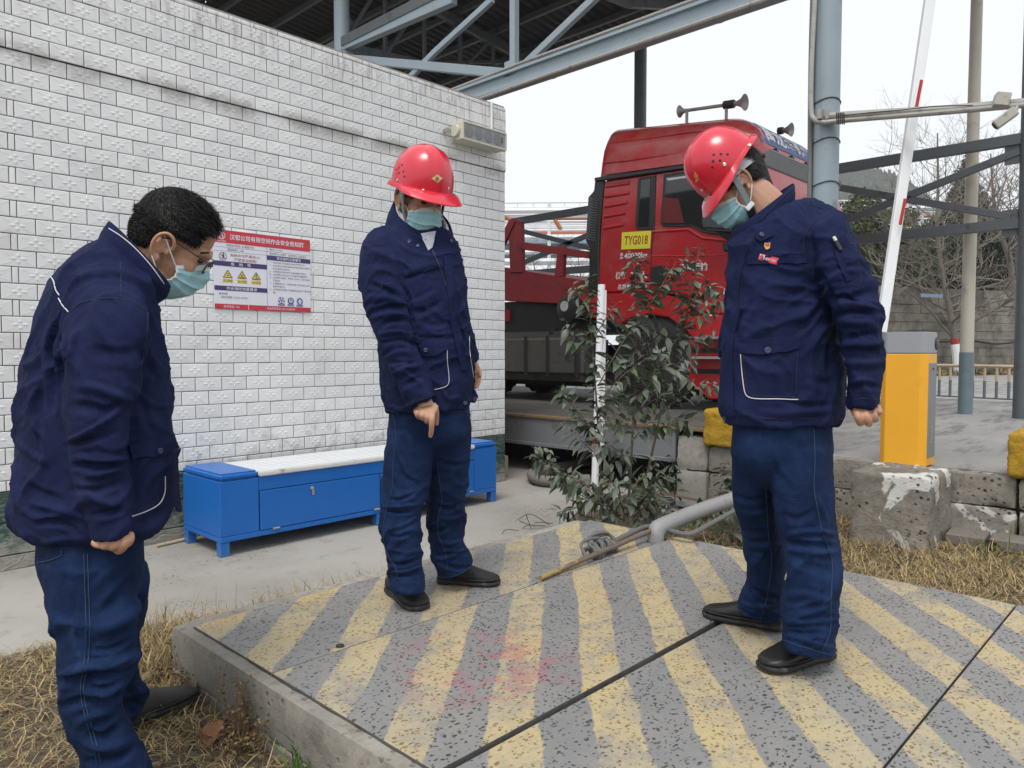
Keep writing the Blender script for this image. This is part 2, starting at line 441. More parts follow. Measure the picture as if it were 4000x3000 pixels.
# loudspeaker on wall
def frame_box(): pass
sp = thing('wall_loudspeaker', 'grey column loudspeaker in a cream case bracketed to the tiled wall', 'loudspeaker', (4.53, 4.65, 3.1))
m_cream = M('cream_enamel', (.56, .54, .44), .5, var=.1, dirt=(.2, .18, .14), dscale=14, dlo=.6, dhi=.72)
A = ony(1783, 456, 4.62); B = ony(1955, 498, 4.62)
u = np.array((1, 0, 0)); 
sx0, sx1, sz0, sz1 = 4.20, 4.72, 2.955, 3.105
b = MB(); b.bx((sx0, 4.60, sz0), (sx1, 4.73, sz1)); b.obj('case', m_cream, sp, bevel=.006)
b = MB()
for a, c2 in (((sx0, 4.586, sz0), (sx1, 4.5995, sz0 + .012)), ((sx0, 4.586, sz1 - .012), (sx1, 4.5995, sz1)), ((sx0, 4.586, sz0 + .0125), (sx0 + .014, 4.5995, sz1 - .0125)), ((sx1 - .014, 4.586, sz0 + .0125), (sx1, 4.5995, sz1 - .0125))): b.bx(a, c2)
b.obj('rim', m_cream, sp)
m_grille = M('grille_cloth', (.27, .28, .29), .7, var=.12, vscale=14, bump=.3, bscale=400)
m_grille2 = M('grille_cone', (.19, .20, .21), .7, var=.1, bump=.3, bscale=400)
b = MB(); b.bx((sx0 + .015, 4.592, sz0 + .0125), (sx1 - .015, 4.598, sz1 - .0125)); b.obj('grille', m_grille, sp)
for k in range(4):
    b = MB(); b.lathe([(0, 0), (.048, 0), (.048, .0025), (0, .004)], (sx0 + .075 + k * .112, 4.5915, 3.03), (0, -1, 0), 24); b.obj('speaker_cone', m_grille2, sp)
b = MB(); b.bx((sx1 - .062, 4.588, 3.01), (sx1 - .050, 4.5915, 3.055)); b.obj('badge', m_dark, sp)
b = MB(); b.bx((sx0 - .07, 4.70, 3.02), (sx0 - .0005, 4.71, 3.05)); b.bx((sx0 - .07, 4.7105, 3.02), (sx0 - .06, 4.765, 3.05)); b.obj('bracket', m_galv, sp)
b = MB(); b.lathe([(.05, 0), (.05, .028)], (sx0 - .0285, 4.665, 3.03), (1, 0, 0), 20); b.obj('end_cap', m_cream, sp, bevel=.004)
cd = MB(); cd.tube([(4.69, 4.745, 3.40), (4.69, 4.745, 3.12)], .011, 8); cd.tube([(4.69, 4.745, 3.40), (4.70, 4.80, 3.425), (4.73, 5.0, 3.43)], .011, 8)
tag(cd.obj('cable_conduit', m_white, None, smooth=True), 'short white conduit running down the tiles to the wall loudspeaker', 'conduit')

# ------------------------------------------------------------------ notice board
sg = thing('notice_board', 'red white and navy safety notice board screwed to the white tiles', 'sign', (2.51, 4.76, 1.73))
SO = np.array((2.163, 4.7575, 1.478)); SW, SH = .705, .517
m_sw = M('sign_white', (.70, .70, .78), .35, var=.02); m_sr = M('sign_red', (.52, .025, .05), .35, var=.05)
m_sn = M('sign_navy', (.035, .03, .13), .35, var=.05); m_sy = M('sign_yellow', (.70, .58, .05), .35, var=.05)
m_st = M('sign_ink', (.05, .045, .08), .4); m_srt = M('sign_red_ink', (.30, .06, .08), .4); m_sb = M('sign_blue', (.03, .10, .28), .35)
ex, ey, en = np.array((1., 0, 0)), np.array((0, 0, 1.)), np.array((0, -1., 0))
def srect(mb, u0, v0, u1, v1, lift):
    mb.add([SO + ex * (u * SW) + ey * (v * SH) + en * lift for u, v in ((u0, v0), (u1, v0), (u1, v1), (u0, v1))], [(0, 1, 2, 3)])
def stext(mb, s, u0, v0, u1, v1, lift=.0022, bold=.0):
    q = MB(); put_text(q, s, (u0 * SW, v0 * SH, u1 * SW, v1 * SH), SO, ex, ey, en, lift, bold); q.obj('lettering', mb.m, sg)
b = MB(); b.bx((SO[0], SO[1], SO[2]), (SO[0] + SW, SO[1] + .008, SO[2] + SH)); b.obj('panel', m_sw, sg)
b = MB(); srect(b, 0, .838, 1, 1, .001); b.obj('header_band', m_sr, sg)
b = MB(); srect(b, 0, 0, .328, .066, .001); srect(b, .334, 0, 1, .066, .001); b.obj('footer_band', m_sr, sg)
b = MB(); srect(b, 0, .545, .525, .607, .001); srect(b, 0, .236, .525, .295, .001); srect(b, .525, .673, 1, .735, .001); b.obj('title_band', m_sn, sg)
b = MB()
for v0 in (.783, .731): srect(b, 0, v0, .525, v0 + .003, .001)
srect(b, .525, .784, 1, .787, .001); srect(b, .5245, .067, .527, .838, .0012); b.obj('ruled_line', m_sn, sg)
b = MB(); b.m = m_sw
stext(b, '汉钢公司有限空间作业安全告知牌', .155, .885, .925, .955, .0022, .015)
stext(b, '急救电话: 120', .085, .018, .24, .05); stext(b, '岸边应急电话: 0916-2268705', .52, .016, .82, .05)
stext(b, '危    险    性', .16, .557, .36, .597, .0022, .01); stext(b, '作业场所浓度要求', .115, .246, .42, .286, .0022, .01); stext(b, '安全操作注意事项', .63, .685, .895, .725, .0022, .01)
# round logo
for k in range(36):
    a0, a1 = k * math.pi / 18, (k + 1) * math.pi / 18
    q = lambda r, a: SO + ex * (.075 * SW + r * math.cos(a)) + ey * (.928 * SH + r * math.sin(a)) + en * .0022
    b.add([q(.0215, a0), q(.0255, a0), q(.0255, a1), q(.0215, a1)], [(0, 1, 2, 3)])
for dx in (-.011, -.0045, .0045, .011):
    f = lambda du, dv: SO + ex * (.075 * SW + du) + ey * (.928 * SH + dv) + en * .0022
    b.add([f(dx * 1.35 - .002, -.018), f(dx * 1.35 + .002, -.018), f(dx * .35 + .0012, .018), f(dx * .35 - .0012, .018)], [(0, 1, 2, 3)])
stext(b, 'SHCGIC', .035, .850, .118, .868, .0022, .02)
b.obj('logo', m_sw, sg)
b = MB(); b.m = m_st
stext(b, '有限空间名称: 5# 循蓝水池', .12, .798, .39, .826); stext(b, '管控级别: 二级', .13, .745, .29, .773)
stext(b, '编号: JL-003', .555, .798, .69, .826); stext(b, '管控责任人: 张建芳    岗位责任人: 当班班长', .555, .745, .955, .773)
lines = ['一、必须严格实行作业审批, 未经许可严禁入内。', '二、必须对作业人员进行有限空间作业安全培训, 教育培', '训不合格严禁上岗作业。', '三、必须设置安全警示标识, 未做好隔离严禁作业。', '四、必须设置专人进行监护, 作业期间严禁擅离职守。', '五、必须做到“先通风、再检测、后作业”, 检测不合格', '严禁作业。', '六、必须配备安全带、气体检测仪等个体防护用品, 没有', '按防护严禁作业。', '七、必须制定应急预案, 现场配备应急设备, 严禁盲目施', '救。']
for k, s in enumerate(lines):
    ind = s[1] != '、'; n = len(s)
    stext(b, s, .585 if ind else .55, .632 - k * .0395, (.585 if ind else .55) + n * .0169, .656 - k * .0395)
stext(b, '● 氧含量', .045, .182, .125, .208); stext(b, '安全范围: 19.5%~23.5%', .065, .138, .32, .166)
b = MB(); b.m = m_srt; stext(b, '未经许可严禁进入!', .155, .672, .455, .71, .0022, .004); stext(b, '严禁盲目施救!', .195, .618, .42, .656, .0022, .004)
b = MB()
def disc(mb, u, v, r, lift, n=24, r0=0):
    q = lambda rr, a: SO + ex * (u * SW + rr * math.cos(a)) + ey * (v * SH + rr * math.sin(a)) + en * lift
    if r0: [mb.add([q(r0, k * 2 * math.pi / n), q(r, k * 2 * math.pi / n), q(r, (k + 1) * 2 * math.pi / n), q(r0, (k + 1) * 2 * math.pi / n)], [(0, 1, 2, 3)]) for k in range(n)]
    else: mb.add([q(r, k * 2 * math.pi / n) for k in range(n)], [tuple(range(n))])
def strip(mb, P, w, lift):
    for (u0, v0), (u1, v1) in zip(P, P[1:]):
        a = np.array((u0 * SW, v0 * SH)); c2 = np.array((u1 * SW, v1 * SH)); d = c2 - a; L = np.linalg.norm(d) + 1e-9; n = np.array((-d[1], d[0])) / L * w / 2; d = d / L * w * .3
        mb.add([SO + ex * p[0] + ey * p[1] + en * lift for p in (a - n - d, c2 - n + d, c2 + n + d, a + n - d)], [(0, 1, 2, 3)])
disc(b, .085, .665, .0265, .0015, 28, .0235)
strip(b, [(.06, .692), (.112, .636)], .003, .0023); strip(b, [(.088, .69), (.09, .66), (.082, .64)], .006, .002); strip(b, [(.09, .66), (.1, .642)], .005, .002)
strip(b, [(.075, .672), (.088, .682), (.1, .668)], .004, .002); strip(b, [(.062, .665), (.064, .638), (.08, .638)], .002, .002); disc(b, .09, .70, .0045, .002, 12)
for k, u0 in enumerate((.13, .27, .412)):
    P = [(u0 - .043, .403), (u0 + .043, .403), (u0, .495)]
    strip(b, [P[0], P[1], P[2], P[0]], .0042, .0022)
    if k == 0: strip(b, [(u0 - .015, .453), (u0 + .012, .453)], .002, .0024); strip(b, [(u0 - .013, .424), (u0, .43), (u0 + .013, .424)], .003, .0024); strip(b, [(u0 + .004, .445), (u0 + .014, .438)], .002, .0024)
    if k == 1: strip(b, [(u0 - .024, .415), (u0 + .024, .415)], .004, .0024); strip(b, [(u0 - .015, .445), (u0, .428), (u0 + .015, .445)], .003, .0024); disc(b, u0, .447, .004, .0024, 10)
    if k == 2: strip(b, [(u0, .455), (u0 - .004, .435), (u0 + .012, .418)], .005, .0024); strip(b, [(u0 - .02, .41), (u0 + .02, .413)], .002, .0024); disc(b, u0 + .004, .462, .004, .0024, 10)
b.obj('pictogram_ink', m_st, sg)
b = MB()
for u0 in (.13, .27, .412):
    b.add([SO + ex * (u * SW) + ey * (v * SH) + en * .0012 for u, v in ((u0 - .04, .405), (u0 + .04, .405), (u0, .49))], [(0, 1, 2)])
    srect(b, u0 - .05, .340, u0 + .05, .383, .0012)
b.obj('warning_triangle', m_sy, sg)
b = MB(); b.m = m_st
for u0, s in ((.13, '当心缺氧'), (.27, '当心淹溺'), (.412, '当心坠落')): stext(b, s, u0 - .043, .346, u0 + .043, .377)
b = MB()
for u0 in (.675, .777, .877): disc(b, u0, .146, .0245, .0014, 26)
for u0 in (.675, .777, .877): srect(b, u0 - .037, .076, u0 + .037, .101, .0014)
b.obj('mandatory_symbol', m_sb, sg)
b = MB()
for k in range(5):
    a = k * 2 * math.pi / 5
    q = lambda r, aa: SO + ex * (.675 * SW + r * math.cos(aa)) + ey * (.146 * SH + r * math.sin(aa)) + en * .0024
    b.add([q(.003, a), q(.021, a), q(.022, a + .35), q(.020, a + .7)], [(0, 1, 2, 3)])
disc(b, .777, .150, .015, .0024, 20, .010); srect(b, .760, .138, .794, .150, .0024)
disc(b, .877, .168, .0055, .0024, 12); strip(b, [(.877, .155), (.877, .132)], .014, .0024); strip(b, [(.872, .132), (.870, .112)], .006, .0025); strip(b, [(.882, .132), (.884, .112)], .006, .0025); strip(b, [(.86, .156), (.856, .136)], .005, .0025); strip(b, [(.894, .156), (.898, .136)], .005, .0025)
b.m = m_sw
for u0, s in ((.675, '注意通风'), (.777, '必须戴面罩'), (.877, '必须穿工作服')): stext(b, s, u0 - .031, .081, u0 + .031, .096, .0024)
b.obj('symbol_figure', m_sw, sg)
for u, v in ((.972, .965), (.028, .025), (.975, .022), (.028, .975)):
    b = MB(); b.lathe([(.0, 0), (.007, 0), (.005, .004), (0, .005)], SO + ex * u * SW + ey * v * SH + en * .001, en, 12); b.obj('screw', m_rust, sg)

# ------------------------------------------------------------------ bench
bn = thing('bench', 'long blue steel storage bench with white slatted seat against the tiled wall', 'bench', (3.05, 4.43, 0))
t = NT('blue_enamel'); co = t.coord('world'); z = t.sep(co)[2]
c = t.mix(t.noise(co, 5, 4), (.006, .115, .43), (.010, .135, .48))
c = t.mix(t.math('MULTIPLY', t.ramp(t.math('ADD', t.math('MULTIPLY', z, -3.2), t.noise(co, 22, 7, .75)), .30, .52), .65), c, (.10, .17, .24))
c = t.mix(t.ramp(t.noise(co, 60, 3, .5), .70, .73), c, (.10, .055, .03))
t.set(Base_Color=c, Roughness=.32); t.bump(t.noise(co, 9, 3), .05, .01); m_blue = t.m
BX0, BX1, BY0, BY1, BZ0, BZ1 = 1.905, 4.165, 4.165, 4.68, .085, .487
def end_cabinet(x0, x1):
    b = MB(); b.bx((x0, BY0, BZ0 + .032), (x1, BY1, BZ1 - .045)); b.obj('end_cabinet', m_blue, bn, bevel=.003)
    b = MB(); b.bx((x0 - .002, BY0 - .003, BZ1 - .043), (x1 + .001, BY1 + .001, BZ1)); b.obj('end_cabinet_top', m_blue, bn, bevel=.014, seg=3, smooth=True)
end_cabinet(BX0, BX0 + .24); end_cabinet(BX1 - .24, BX1)
b = MB(); b.bx((BX0, BY0 - .002, BZ0), (BX1, BY1, BZ0 + .030)); b.obj('base_rail', m_blue, bn, bevel=.003)
b = MB(); b.bx((BX0 + .2415, BY0 + .012, BZ0 + .0305), (BX1 - .2415, BY1 - .01, BZ1 - .06)); b.obj('carcass', M('dark_gap', (.01, .03, .08), .7), bn)
b = MB(); b.bx((BX0 + .242, BY0, BZ1 - .125), (BX1 - .242, BY0 + .011, BZ1 - .042)); b.obj('front_rail', m_blue, bn, bevel=.002)
xm = (BX0 + BX1) / 2
for x0, x1 in ((BX0 + .247, xm - .004), (xm + .004, BX1 - .247)):
    b = MB(); b.bx((x0, BY0 - .003, BZ0 + .034), (x1, BY0 + .0115, BZ1 - .130)); d = b.obj('flap_door', m_blue, bn, bevel=.003)
    xk = x0 + (x1 - x0) * .40
    b = MB(); b.lathe([(.0, 0), (.013, 0), (.013, .006), (.008, .010), (0, .010)], (xk, BY0 - .0031, BZ1 - .158), (0, -1, 0), 16); b.box((xk + .004, BY0 - .010, BZ1 - .182), (.016, .004, .034)); b.obj('lock', m_galv, d, smooth=True)
    for xh in (x0 + .10, x1 - .03):
        b = MB(); b.cyl((xh - .022, BY0 - .008, BZ0 + .033), (xh + .022, BY0 - .008, BZ0 + .033), .006, 8); b.obj('hinge', m_galv, d)
for k in range(9):
    y0 = BY0 - .012 + k * .0588
    b = MB(); b.bx((BX0 + .242, y0, BZ1 - .040), (BX1 - .242, y0 + .050, BZ1 - .012)); b.obj('slat', m_white if k else M('worn_white', (.62, .62, .6), .5, dirt=(.35, .33, .3), dscale=8), bn, bevel=.006, seg=2)
for x in (BX0, xm - .03, BX1 - .055):
    for y in (BY0 + .002, BY1 - .06):
        b = MB(); b.bx((x, y, 0), (x + .055, y + .055, BZ0 - .0005)); b.obj('leg', m_blue, bn, bevel=.002)
st = MB(); a = onz(612, 2132, .012); e2 = (1.98, 4.715, .012); st.tube([a, e2], .011, 8)
tag(st.obj('stick', M('bare_wood', (.45, .36, .24), .8, bump=.2), smooth=True), 'thin pale wooden stick on the path beside the blue bench', 'stick')

# ================================================================== slab and covers
def stripe_mat(name, phase, ang, period=.40, seed=0, fadex=0):
    t = NT(name); co = t.coord('world')
    wob = t.math('MULTIPLY', t.math('SUBTRACT', t.noise(co, 2.3, 5, .6), .5), .10)
    s = t.sep(co); ct = math.cos(R(ang)) / math.sin(R(ang))
    u = t.math('ADD', t.math('SUBTRACT', s[0], t.math('MULTIPLY', s[1], ct)), wob)
    fr = t.math('FRACT', t.math('DIVIDE', t.math('ADD', u, 40 * period - phase), period))
    fr = t.math('ADD', fr, t.math('MULTIPLY', t.math('SUBTRACT', t.noise(co, 19, 8, .8), .5), .13)); yel = t.math('MULTIPLY', t.ramp(fr, .0, .03), t.ramp(fr, .515, .485)); yel = t.math('MULTIPLY', yel, t.math('SUBTRACT', 1.0, t.math('MULTIPLY', t.ramp(t.noise(co, 4.2, 10, .82), .47, .62), .72)))
    gcol = t.mix(t.noise(co, 3, 7, .65), (.165, .166, .168), (.255, .253, .248))
    ycol = t.mix(t.ramp(t.noise(co, 1.6, 6, .65), .35, .65), (.46, .37, .20), (.40, .345, .235))
    ycol = t.mix(t.math('MULTIPLY', t.ramp(t.noise(co, 1.1, 4), .56, .66), .8), ycol, (.54, .37, .10))
    c = t.mix(yel, gcol, ycol)
    c = t.mix(t.math('MULTIPLY', t.ramp(t.noise(co, 2.2, 9, .75), .42, .70), .62), c, (.30, .275, .24)); c = t.mix(t.math('MULTIPLY', t.ramp(t.noise(co, .9, 7, .7), .5, .68), .35), c, (.17, .155, .135)); c = t.mix(t.math('MULTIPLY', t.ramp(t.noise(co, 75, 5, .8), .5, .7), .35), c, (.15, .14, .125))   # dust
    rp = t.math('MULTIPLY', t.math('MULTIPLY', t.ramp(t.math('ADD', t.math('POWER', t.math('SUBTRACT', s[0], 1.62), 2), t.math('POWER', t.math('SUBTRACT', s[1], 1.68), 2)), .13, .02), t.ramp(t.noise(co, 8, 7, .7), .50, .57)), .34)
    c = t.mix(rp, c, (.40, .06, .10))
    mp = t.coord('world', scale=(1, 1.35, 1), rot=(0, 0, R(20)))
    n1 = t.noise(co, 7, 3)
    wv = t.new('ShaderNodeVectorMath', operation='MULTIPLY_ADD'); nn = t.new('ShaderNodeTexNoise'); nn.inputs['Scale'].default_value = 45; t.l.new(mp, nn.inputs['Vector']); t.l.new(nn.outputs['Color'], wv.inputs[0]); wv.inputs[1].default_value = (.022, .022, .022); t.l.new(mp, wv.inputs[2]); mp = wv.outputs[0]
    v1 = t.voro(mp, 62); v2 = t.voro(mp, 42)
    dens = t.ramp(t.noise(co, 1.7, 3), .18, .42)
    pit = t.math('MULTIPLY', t.ramp(v1, .33, .24), t.ramp(t.voro(mp, 62, out='Color'), .28, .36))
    pit2 = t.math('MULTIPLY', t.ramp(v2, .32, .22), t.ramp(t.voro(mp, 42, out='Color'), .56, .62))
    pt = t.math('MAXIMUM', t.math('MULTIPLY', pit, dens), pit2)
    pc = t.mix(yel, (.034, .035, .037), (.21, .135, .045))
    c = t.mix(t.math('MULTIPLY', pt, .9), c, pc)
    t.set(Base_Color=c, Roughness=.62); t.b.inputs['Specular IOR Level'].default_value = .5
    t.bump(t.math('SUBTRACT', t.noise(co, 45, 5, .65), t.math('MULTIPLY', pt, 1.4)), .45, .006)
    return t.m
ZS = .20
b = MB()
# concrete kerb frame of the pit (a raised rim around the covers)
rim = [(1.075, -.9), (3.50, -.9), (3.50, 2.775), (1.075, 2.775)]
b.bx((1.075, -.9, -.05), (1.20, 2.775, .03)); b.bx((3.40, -.9, -.05), (3.498, 2.775, ZS - .045)); b.bx((1.2005, 2.60, -.05), (3.3995, 2.775, .03))
b.bx((1.20, -.9, -.05), (3.40, -.7, ZS - .046))
kb = b.obj('kerb_base', m_curb, None, bevel=.004)
top = MB(); top.rough((1.068, -.9, .0302), (1.127, 2.775, ZS - .004), .04, .0025, 9, 2); top.rough((1.10, 2.688, .0302), (3.46, 2.775, ZS - .004), .04, .0025, 9, 5); 
par_k = thing('pit_kerb', 'low weathered concrete kerb around the striped pit covers', 'kerb', (2.3, 1, 0))
par(kb, par_k); top.obj('kerb_top', m_curb, par_k, smooth=True, angle=60)
b = MB(); b.bx((1.22, -.68, -.04), (3.38, 2.59, .05)); b.obj('pit_floor', m_black, par_k)
m_cside = mk_concrete('cover_side', (.13, .125, .115), (.05, .047, .042))
covers = [(2.111, 2.684, 1.122, 3.47, .17, 42, 'pitted concrete pit cover with yellow and grey stripes under the pointing man'),
          (1.345, 2.106, 1.122, 3.476, .09, 40, 'striped concrete pit cover stained with faint red patches'),
          (.566, 1.312, 1.135, 3.476, .27, 43, 'striped concrete pit cover under the man at right'),
          (-.30, .558, 1.135, 3.476, .14, 41, 'striped concrete pit cover cut off by the lower right of the frame')]
for k, (y0, y1, x0, x1, ph, an, lb) in enumerate(covers):
    b = MB(); tilt = .0
    if k == 0:      # notched for the pipe
        cx0, cx1, r = 3.27, 3.41, .07
        poly = [(x0, y0), (3.26, y0)] + [(3.33 + .075 * math.cos(a), y0 + .075 * math.sin(a) * .9) for a in np.linspace(math.pi, 0, 13)] + [(3.41, y0), (x1, y0), (x1, y1), (x0, y1)]
        b.prism([(x, y, ZS - .038) for x, y in poly], (0, 0, .038))
    elif k == 1:
        b.prism([(x0, y0 - .017, ZS - .038), (x1, y0 - .006, ZS - .038), (x1, y1, ZS - .038), (x0, y1, ZS - .038)], (0, 0, .038))
    elif k == 2: b.prism([(x0, y0, ZS - .04), (x1, y0, ZS - .04), (x1, y1 - .002, ZS - .04), (x0, y1 - .002, ZS - .04)], (0, 0, .036))
    else: b.bx((x0, y0, ZS - .04), (x1, y1, ZS - .001))
    b.mi = [0 if i_ == 1 else 1 for i_ in range(len(b.f))] if k != 3 else [0 if i_ == 5 else 1 for i_ in range(6)]
    o = b.obj('cover_slab', [stripe_mat('striped_cover_%s' % 'abcd'[k], ph, an), m_cside], bevel=.003)
    tag(o, lb, 'cover', 'striped covers over the pit')
b = MB(); b.lathe([(.0, 0), (.016, 0), (.013, .006), (0, .008)], onz(1328, 2525, ZS), (0, 0, 1), 10); 
tag(b.obj('lifting_hook', m_dark, smooth=True), 'small black lifting lug at the joint between two covers', 'hook')

# ------------------------------------------------------------------ pipe, rebar, hose on the slab
m_pvc = M('grey_pvc', (.25, .255, .25), .55, var=.1, vscale=8, dirt=(.17, .16, .15), dscale=26, dlo=.56, dhi=.68, bump=.15)
pp = MB(); P = crom([(3.325, 2.14, .08), (3.33, 2.14, .19), (3.34, 2.14, .245), (3.39, 2.14, .266), (3.75, 2.14, .285), (4.25, 2.13, .30), (5.5, 2.10, .33)], 6)
pp.tube(P, .044, 18); pipe = pp.obj('drain_pipe', m_pvc, smooth=True, angle=60)
tag(pipe, 'grey plastic pipe rising from the notch in the striped cover', 'pipe')
b = MB(); b.tube([(4.17, 2.131, .2985), (4.21, 2.13, .30)], .049, 18); b.obj('coupling', m_pvc, pipe, smooth=True)
rb = MB(); a = onz(2112, 2258, .212); e2 = onz(2590, 2052, .26)
pts = [a + (e2 - a) * k / 60 for k in range(61)]
rb.tube(pts, [.0115 + (.0018 if k % 2 else 0) for k in range(61)], 9)
t = NT('rebar_paint'); co = t.coord('world'); 
c = t.mix(t.noise(co, 60, 4), (.085, .06, .048), (.20, .145, .115)); d0 = t.math('ADD', t.sep(co)[0], t.noise(co, 30, 4))
c = t.mix(t.ramp(d0, 3.14, 2.98), c, t.mix(t.noise(co, 60, 4), (.40, .30, .07), (.20, .15, .09))); t.set(Base_Color=c, Roughness=.8); t.bump(t.noise(co, 120, 4), .4, .004)
tag(rb.obj('rebar', t.m, smooth=True, angle=60), 'ribbed steel bar with yellow paint lying across the striped cover', 'steel bar')
hs_ = MB(); m_hose = M('grey_hose', (.12, .12, .115), .6, var=.2, vscale=20)
dirb = (e2 - a) / np.linalg.norm(e2 - a); sidb = np.cross(dirb, (0, 0, 1)); kc = onz(2345, 2150, .225)
coil = []
for k in range(150):
    th = k * 2 * math.pi / 15; s = (k / 150 - .5) * .20
    rr = .034 + .009 * math.sin(k * .9)
    coil.append(kc + dirb * (s + .012 * math.sin(th * .5)) + sidb * rr * math.cos(th) + np.array((0, 0, rr * math.sin(th) + .006)))
hs_.tube(coil, .0082, 7)
for q0, q1, hh in ((-.13, .02, .062), (-.07, .09, .075), (-.02, .11, .058)):
    hs_.tube(crom([kc + dirb * q0 + sidb * .01, kc + dirb * (q0 + .02) - sidb * .035 + (0, 0, hh * .8), kc + dirb * (q0 + q1) / 2 - sidb * .03 + (0, 0, hh), kc + dirb * q1 - sidb * .015 + (0, 0, hh * .8), kc + dirb * (q1 + .02) + sidb * .02 + (0, 0, .0)], 6), .0082, 7)
hp = crom([kc + dirb * .07 + (0, 0, .01), onz(2440, 2095, .235), onz(2520, 2060, .25), onz(2575, 2062, .25), onz(2640, 2080, .245), onz(2700, 2085, .25), onz(2760, 2055, .26), onz(2870, 1995, .28)], 8)
hs_.tube(hp, .0145, 9)
tag(hs_.obj('hose', m_hose, smooth=True), 'thin grey hose knotted around the steel bar', 'hose')
gp = MB(); gp.tube(crom([onz(2300, 1872, .06), onz(2140, 1878, .06), onz(2080, 1862, .06), onz(2110, 1838, .06), onz(2330, 1800, .06)], 5), .045, 12)
tag(gp.obj('elbow_pipe', M('dull_pipe', (.17, .155, .14), .8, bump=.3), smooth=True), 'dull grey bent pipe lying on the path behind the shrub', 'pipe')
gp = MB(); gp.tube([onz(2600, 1960, .06), onz(2740, 1990, .06), onz(2840, 2012, .06)], .05, 12)
tag(gp.obj('ground_pipe', m_pvc, smooth=True), 'grey pipe half hidden on the ground under the shrub', 'pipe')

# ================================================================== retaining wall, blocks, barrier
rw = thing('retaining_wall', 'low rough concrete retaining wall holding up the road edge', 'wall', (5.5, 0, 0))
XWL = 5.45
segs = [(3.02, 3.30, .50, m_conc), (2.55, 3.01, .43, m_concpit), (1.70, 2.54, .43, m_concpit), (.90, 1.69, .418, m_concrough), (.0, .89, .418, m_concrough), (-1.2, -.01, .418, m_concrough)]
for k, (y0, y1, zt, mt) in enumerate(segs):
    b = MB(); b.rough((XWL + random.uniform(-.015, .02), y0, -.1), (5.598, y1, .21), .04, .010, 8, k); b.obj('block', mt, rw, smooth=True, angle=60)
    b = MB(); b.rough((XWL + random.uniform(-.01, .02), y0, .214), (5.598, y1, zt), .04, .010, 8, k + 20); b.obj('block', mt, rw, smooth=True, angle=60)
b = MB(); b.rough((4.885, 1.245, -.1), (5.44, 1.70, .445), .03, .012, 7, 3); 
tag(b.obj('concrete_plinth', m_concrough, smooth=True, angle=60), 'rough concrete plinth with white splashes under the orange barrier cabinet', 'plinth')
m_ylw = NT('yellow_rough_paint'); co = m_ylw.coord('world')
c = m_ylw.mix(m_ylw.ramp(m_ylw.noise(co, 14, 7, .7), .35, .7), (.50, .30, .012), (.34, .20, .015))
c = m_ylw.mix(m_ylw.ramp(m_ylw.noise(co, 20, 8, .75), .64, .70), c, (.16, .12, .05))
m_ylw.set(Base_Color=c, Roughness=.75); m_ylw.bump(m_ylw.noise(co, 34, 8, .7), 1.0, .02); m_ylw = m_ylw.m
b = MB(); b.rough((5.40, 2.66, .435), (5.75, 3.03, .735), .02, .011, 16, 5); tag(b.obj('kerb_block', m_ylw, smooth=True, angle=60), 'yellow painted concrete block beside the shrub at the weighbridge corner', 'block', 'yellow concrete blocks')
b = MB(); b.rough((5.40, .40, .422), (5.75, .945, .70), .02, .011, 16, 9); tag(b.obj('kerb_block', m_ylw, smooth=True, angle=60), 'yellow painted concrete block right of the barrier cabinet', 'block', 'yellow concrete blocks')
for (y0, y1, x0) in ((1.02, 1.23, 5.18), (.78, 1.0, 5.22)):
    b = MB(); b.box(((x0 + XWL) / 2, (y0 + y1) / 2, .03), (XWL - x0 - .02, y1 - y0, .07), rz=R(4))
    tag(b.obj('loose_brick', M('grey_brick', (.17, .155, .135), .9, bump=.5), bevel=.006), ['flat grey paving brick against the plinth at the wall foot', 'flat grey paving brick farther from the plinth at the wall foot'][x0 > 5.2], 'brick', 'loose bricks at the wall foot')

bar = thing('barrier_gate', 'orange boom barrier cabinet with grey head and raised white arm', 'barrier', (5.6, 1.6, .436))
m_org = M('orange_powder_coat', (.80, .385, .022), .45, var=.06, bump=.05, bscale=200, dirt=(.52, .27, .04), dscale=4, dlo=.58, dhi=.8)
m_gry = M('grey_powder_coat', (.29, .305, .33), .5, var=.05, bump=.05, bscale=200)
# footprint from the photo: front face seen left, side face with the door seen right
cz0, cz1, cz2 = .436, 1.182, 1.326
c0 = onz(3100 + 672 / 1.382, 1000 + 1152 / 1.382, cz0)
cA = np.array((c0[0] - .005, c0[1] + .02)); 
def foot(ch):
    x0, x1, y0, y1 = 5.385, 5.66, 1.400, 1.690
    return [(x0 + ch, y0), (x1 - ch, y0), (x1, y0 + ch), (x1, y1 - ch), (x1 - ch, y1), (x0 + ch, y1), (x0, y1 - ch), (x0, y0 + ch)]
b = MB(); b.prism([(x, y, cz0) for x, y in foot(.04)], (0, 0, cz1 - cz0)); b.obj('cabinet', m_org, bar, bevel=.003)
b = MB(); b.prism([(x, y, cz1 + .002) for x, y in foot(.04)], (0, 0, cz2 - cz1)); b.obj('head', m_gry, bar, bevel=.006, seg=2)
b = MB(); b.bx((5.66 + .0005, 1.45, cz1 + .01), (5.70, 1.61, cz2 - .01)); b.obj('drive_cover', m_gry, bar, bevel=.01)
b = MB(); b.bx((5.43, 1.3985, cz0 + .05), (5.615, 1.4045, cz1 - .06)); dr = b.obj('door', M('door_grey', (.19, .20, .205), .5, var=.05), bar, bevel=.002)
for k in range(7):
    b = MB(); b.bx((5.49, 1.395, cz0 + .15 + k * .017), (5.54, 1.3983, cz0 + .158 + k * .017)); b.obj('vent', m_galv, dr)
b = MB(); b.lathe([(0, 0), (.008, 0), (.008, .004), (0, .005)], (5.53, 1.398, cz1 - .10), (0, -1, 0), 12); b.obj('lock', m_dark, dr)
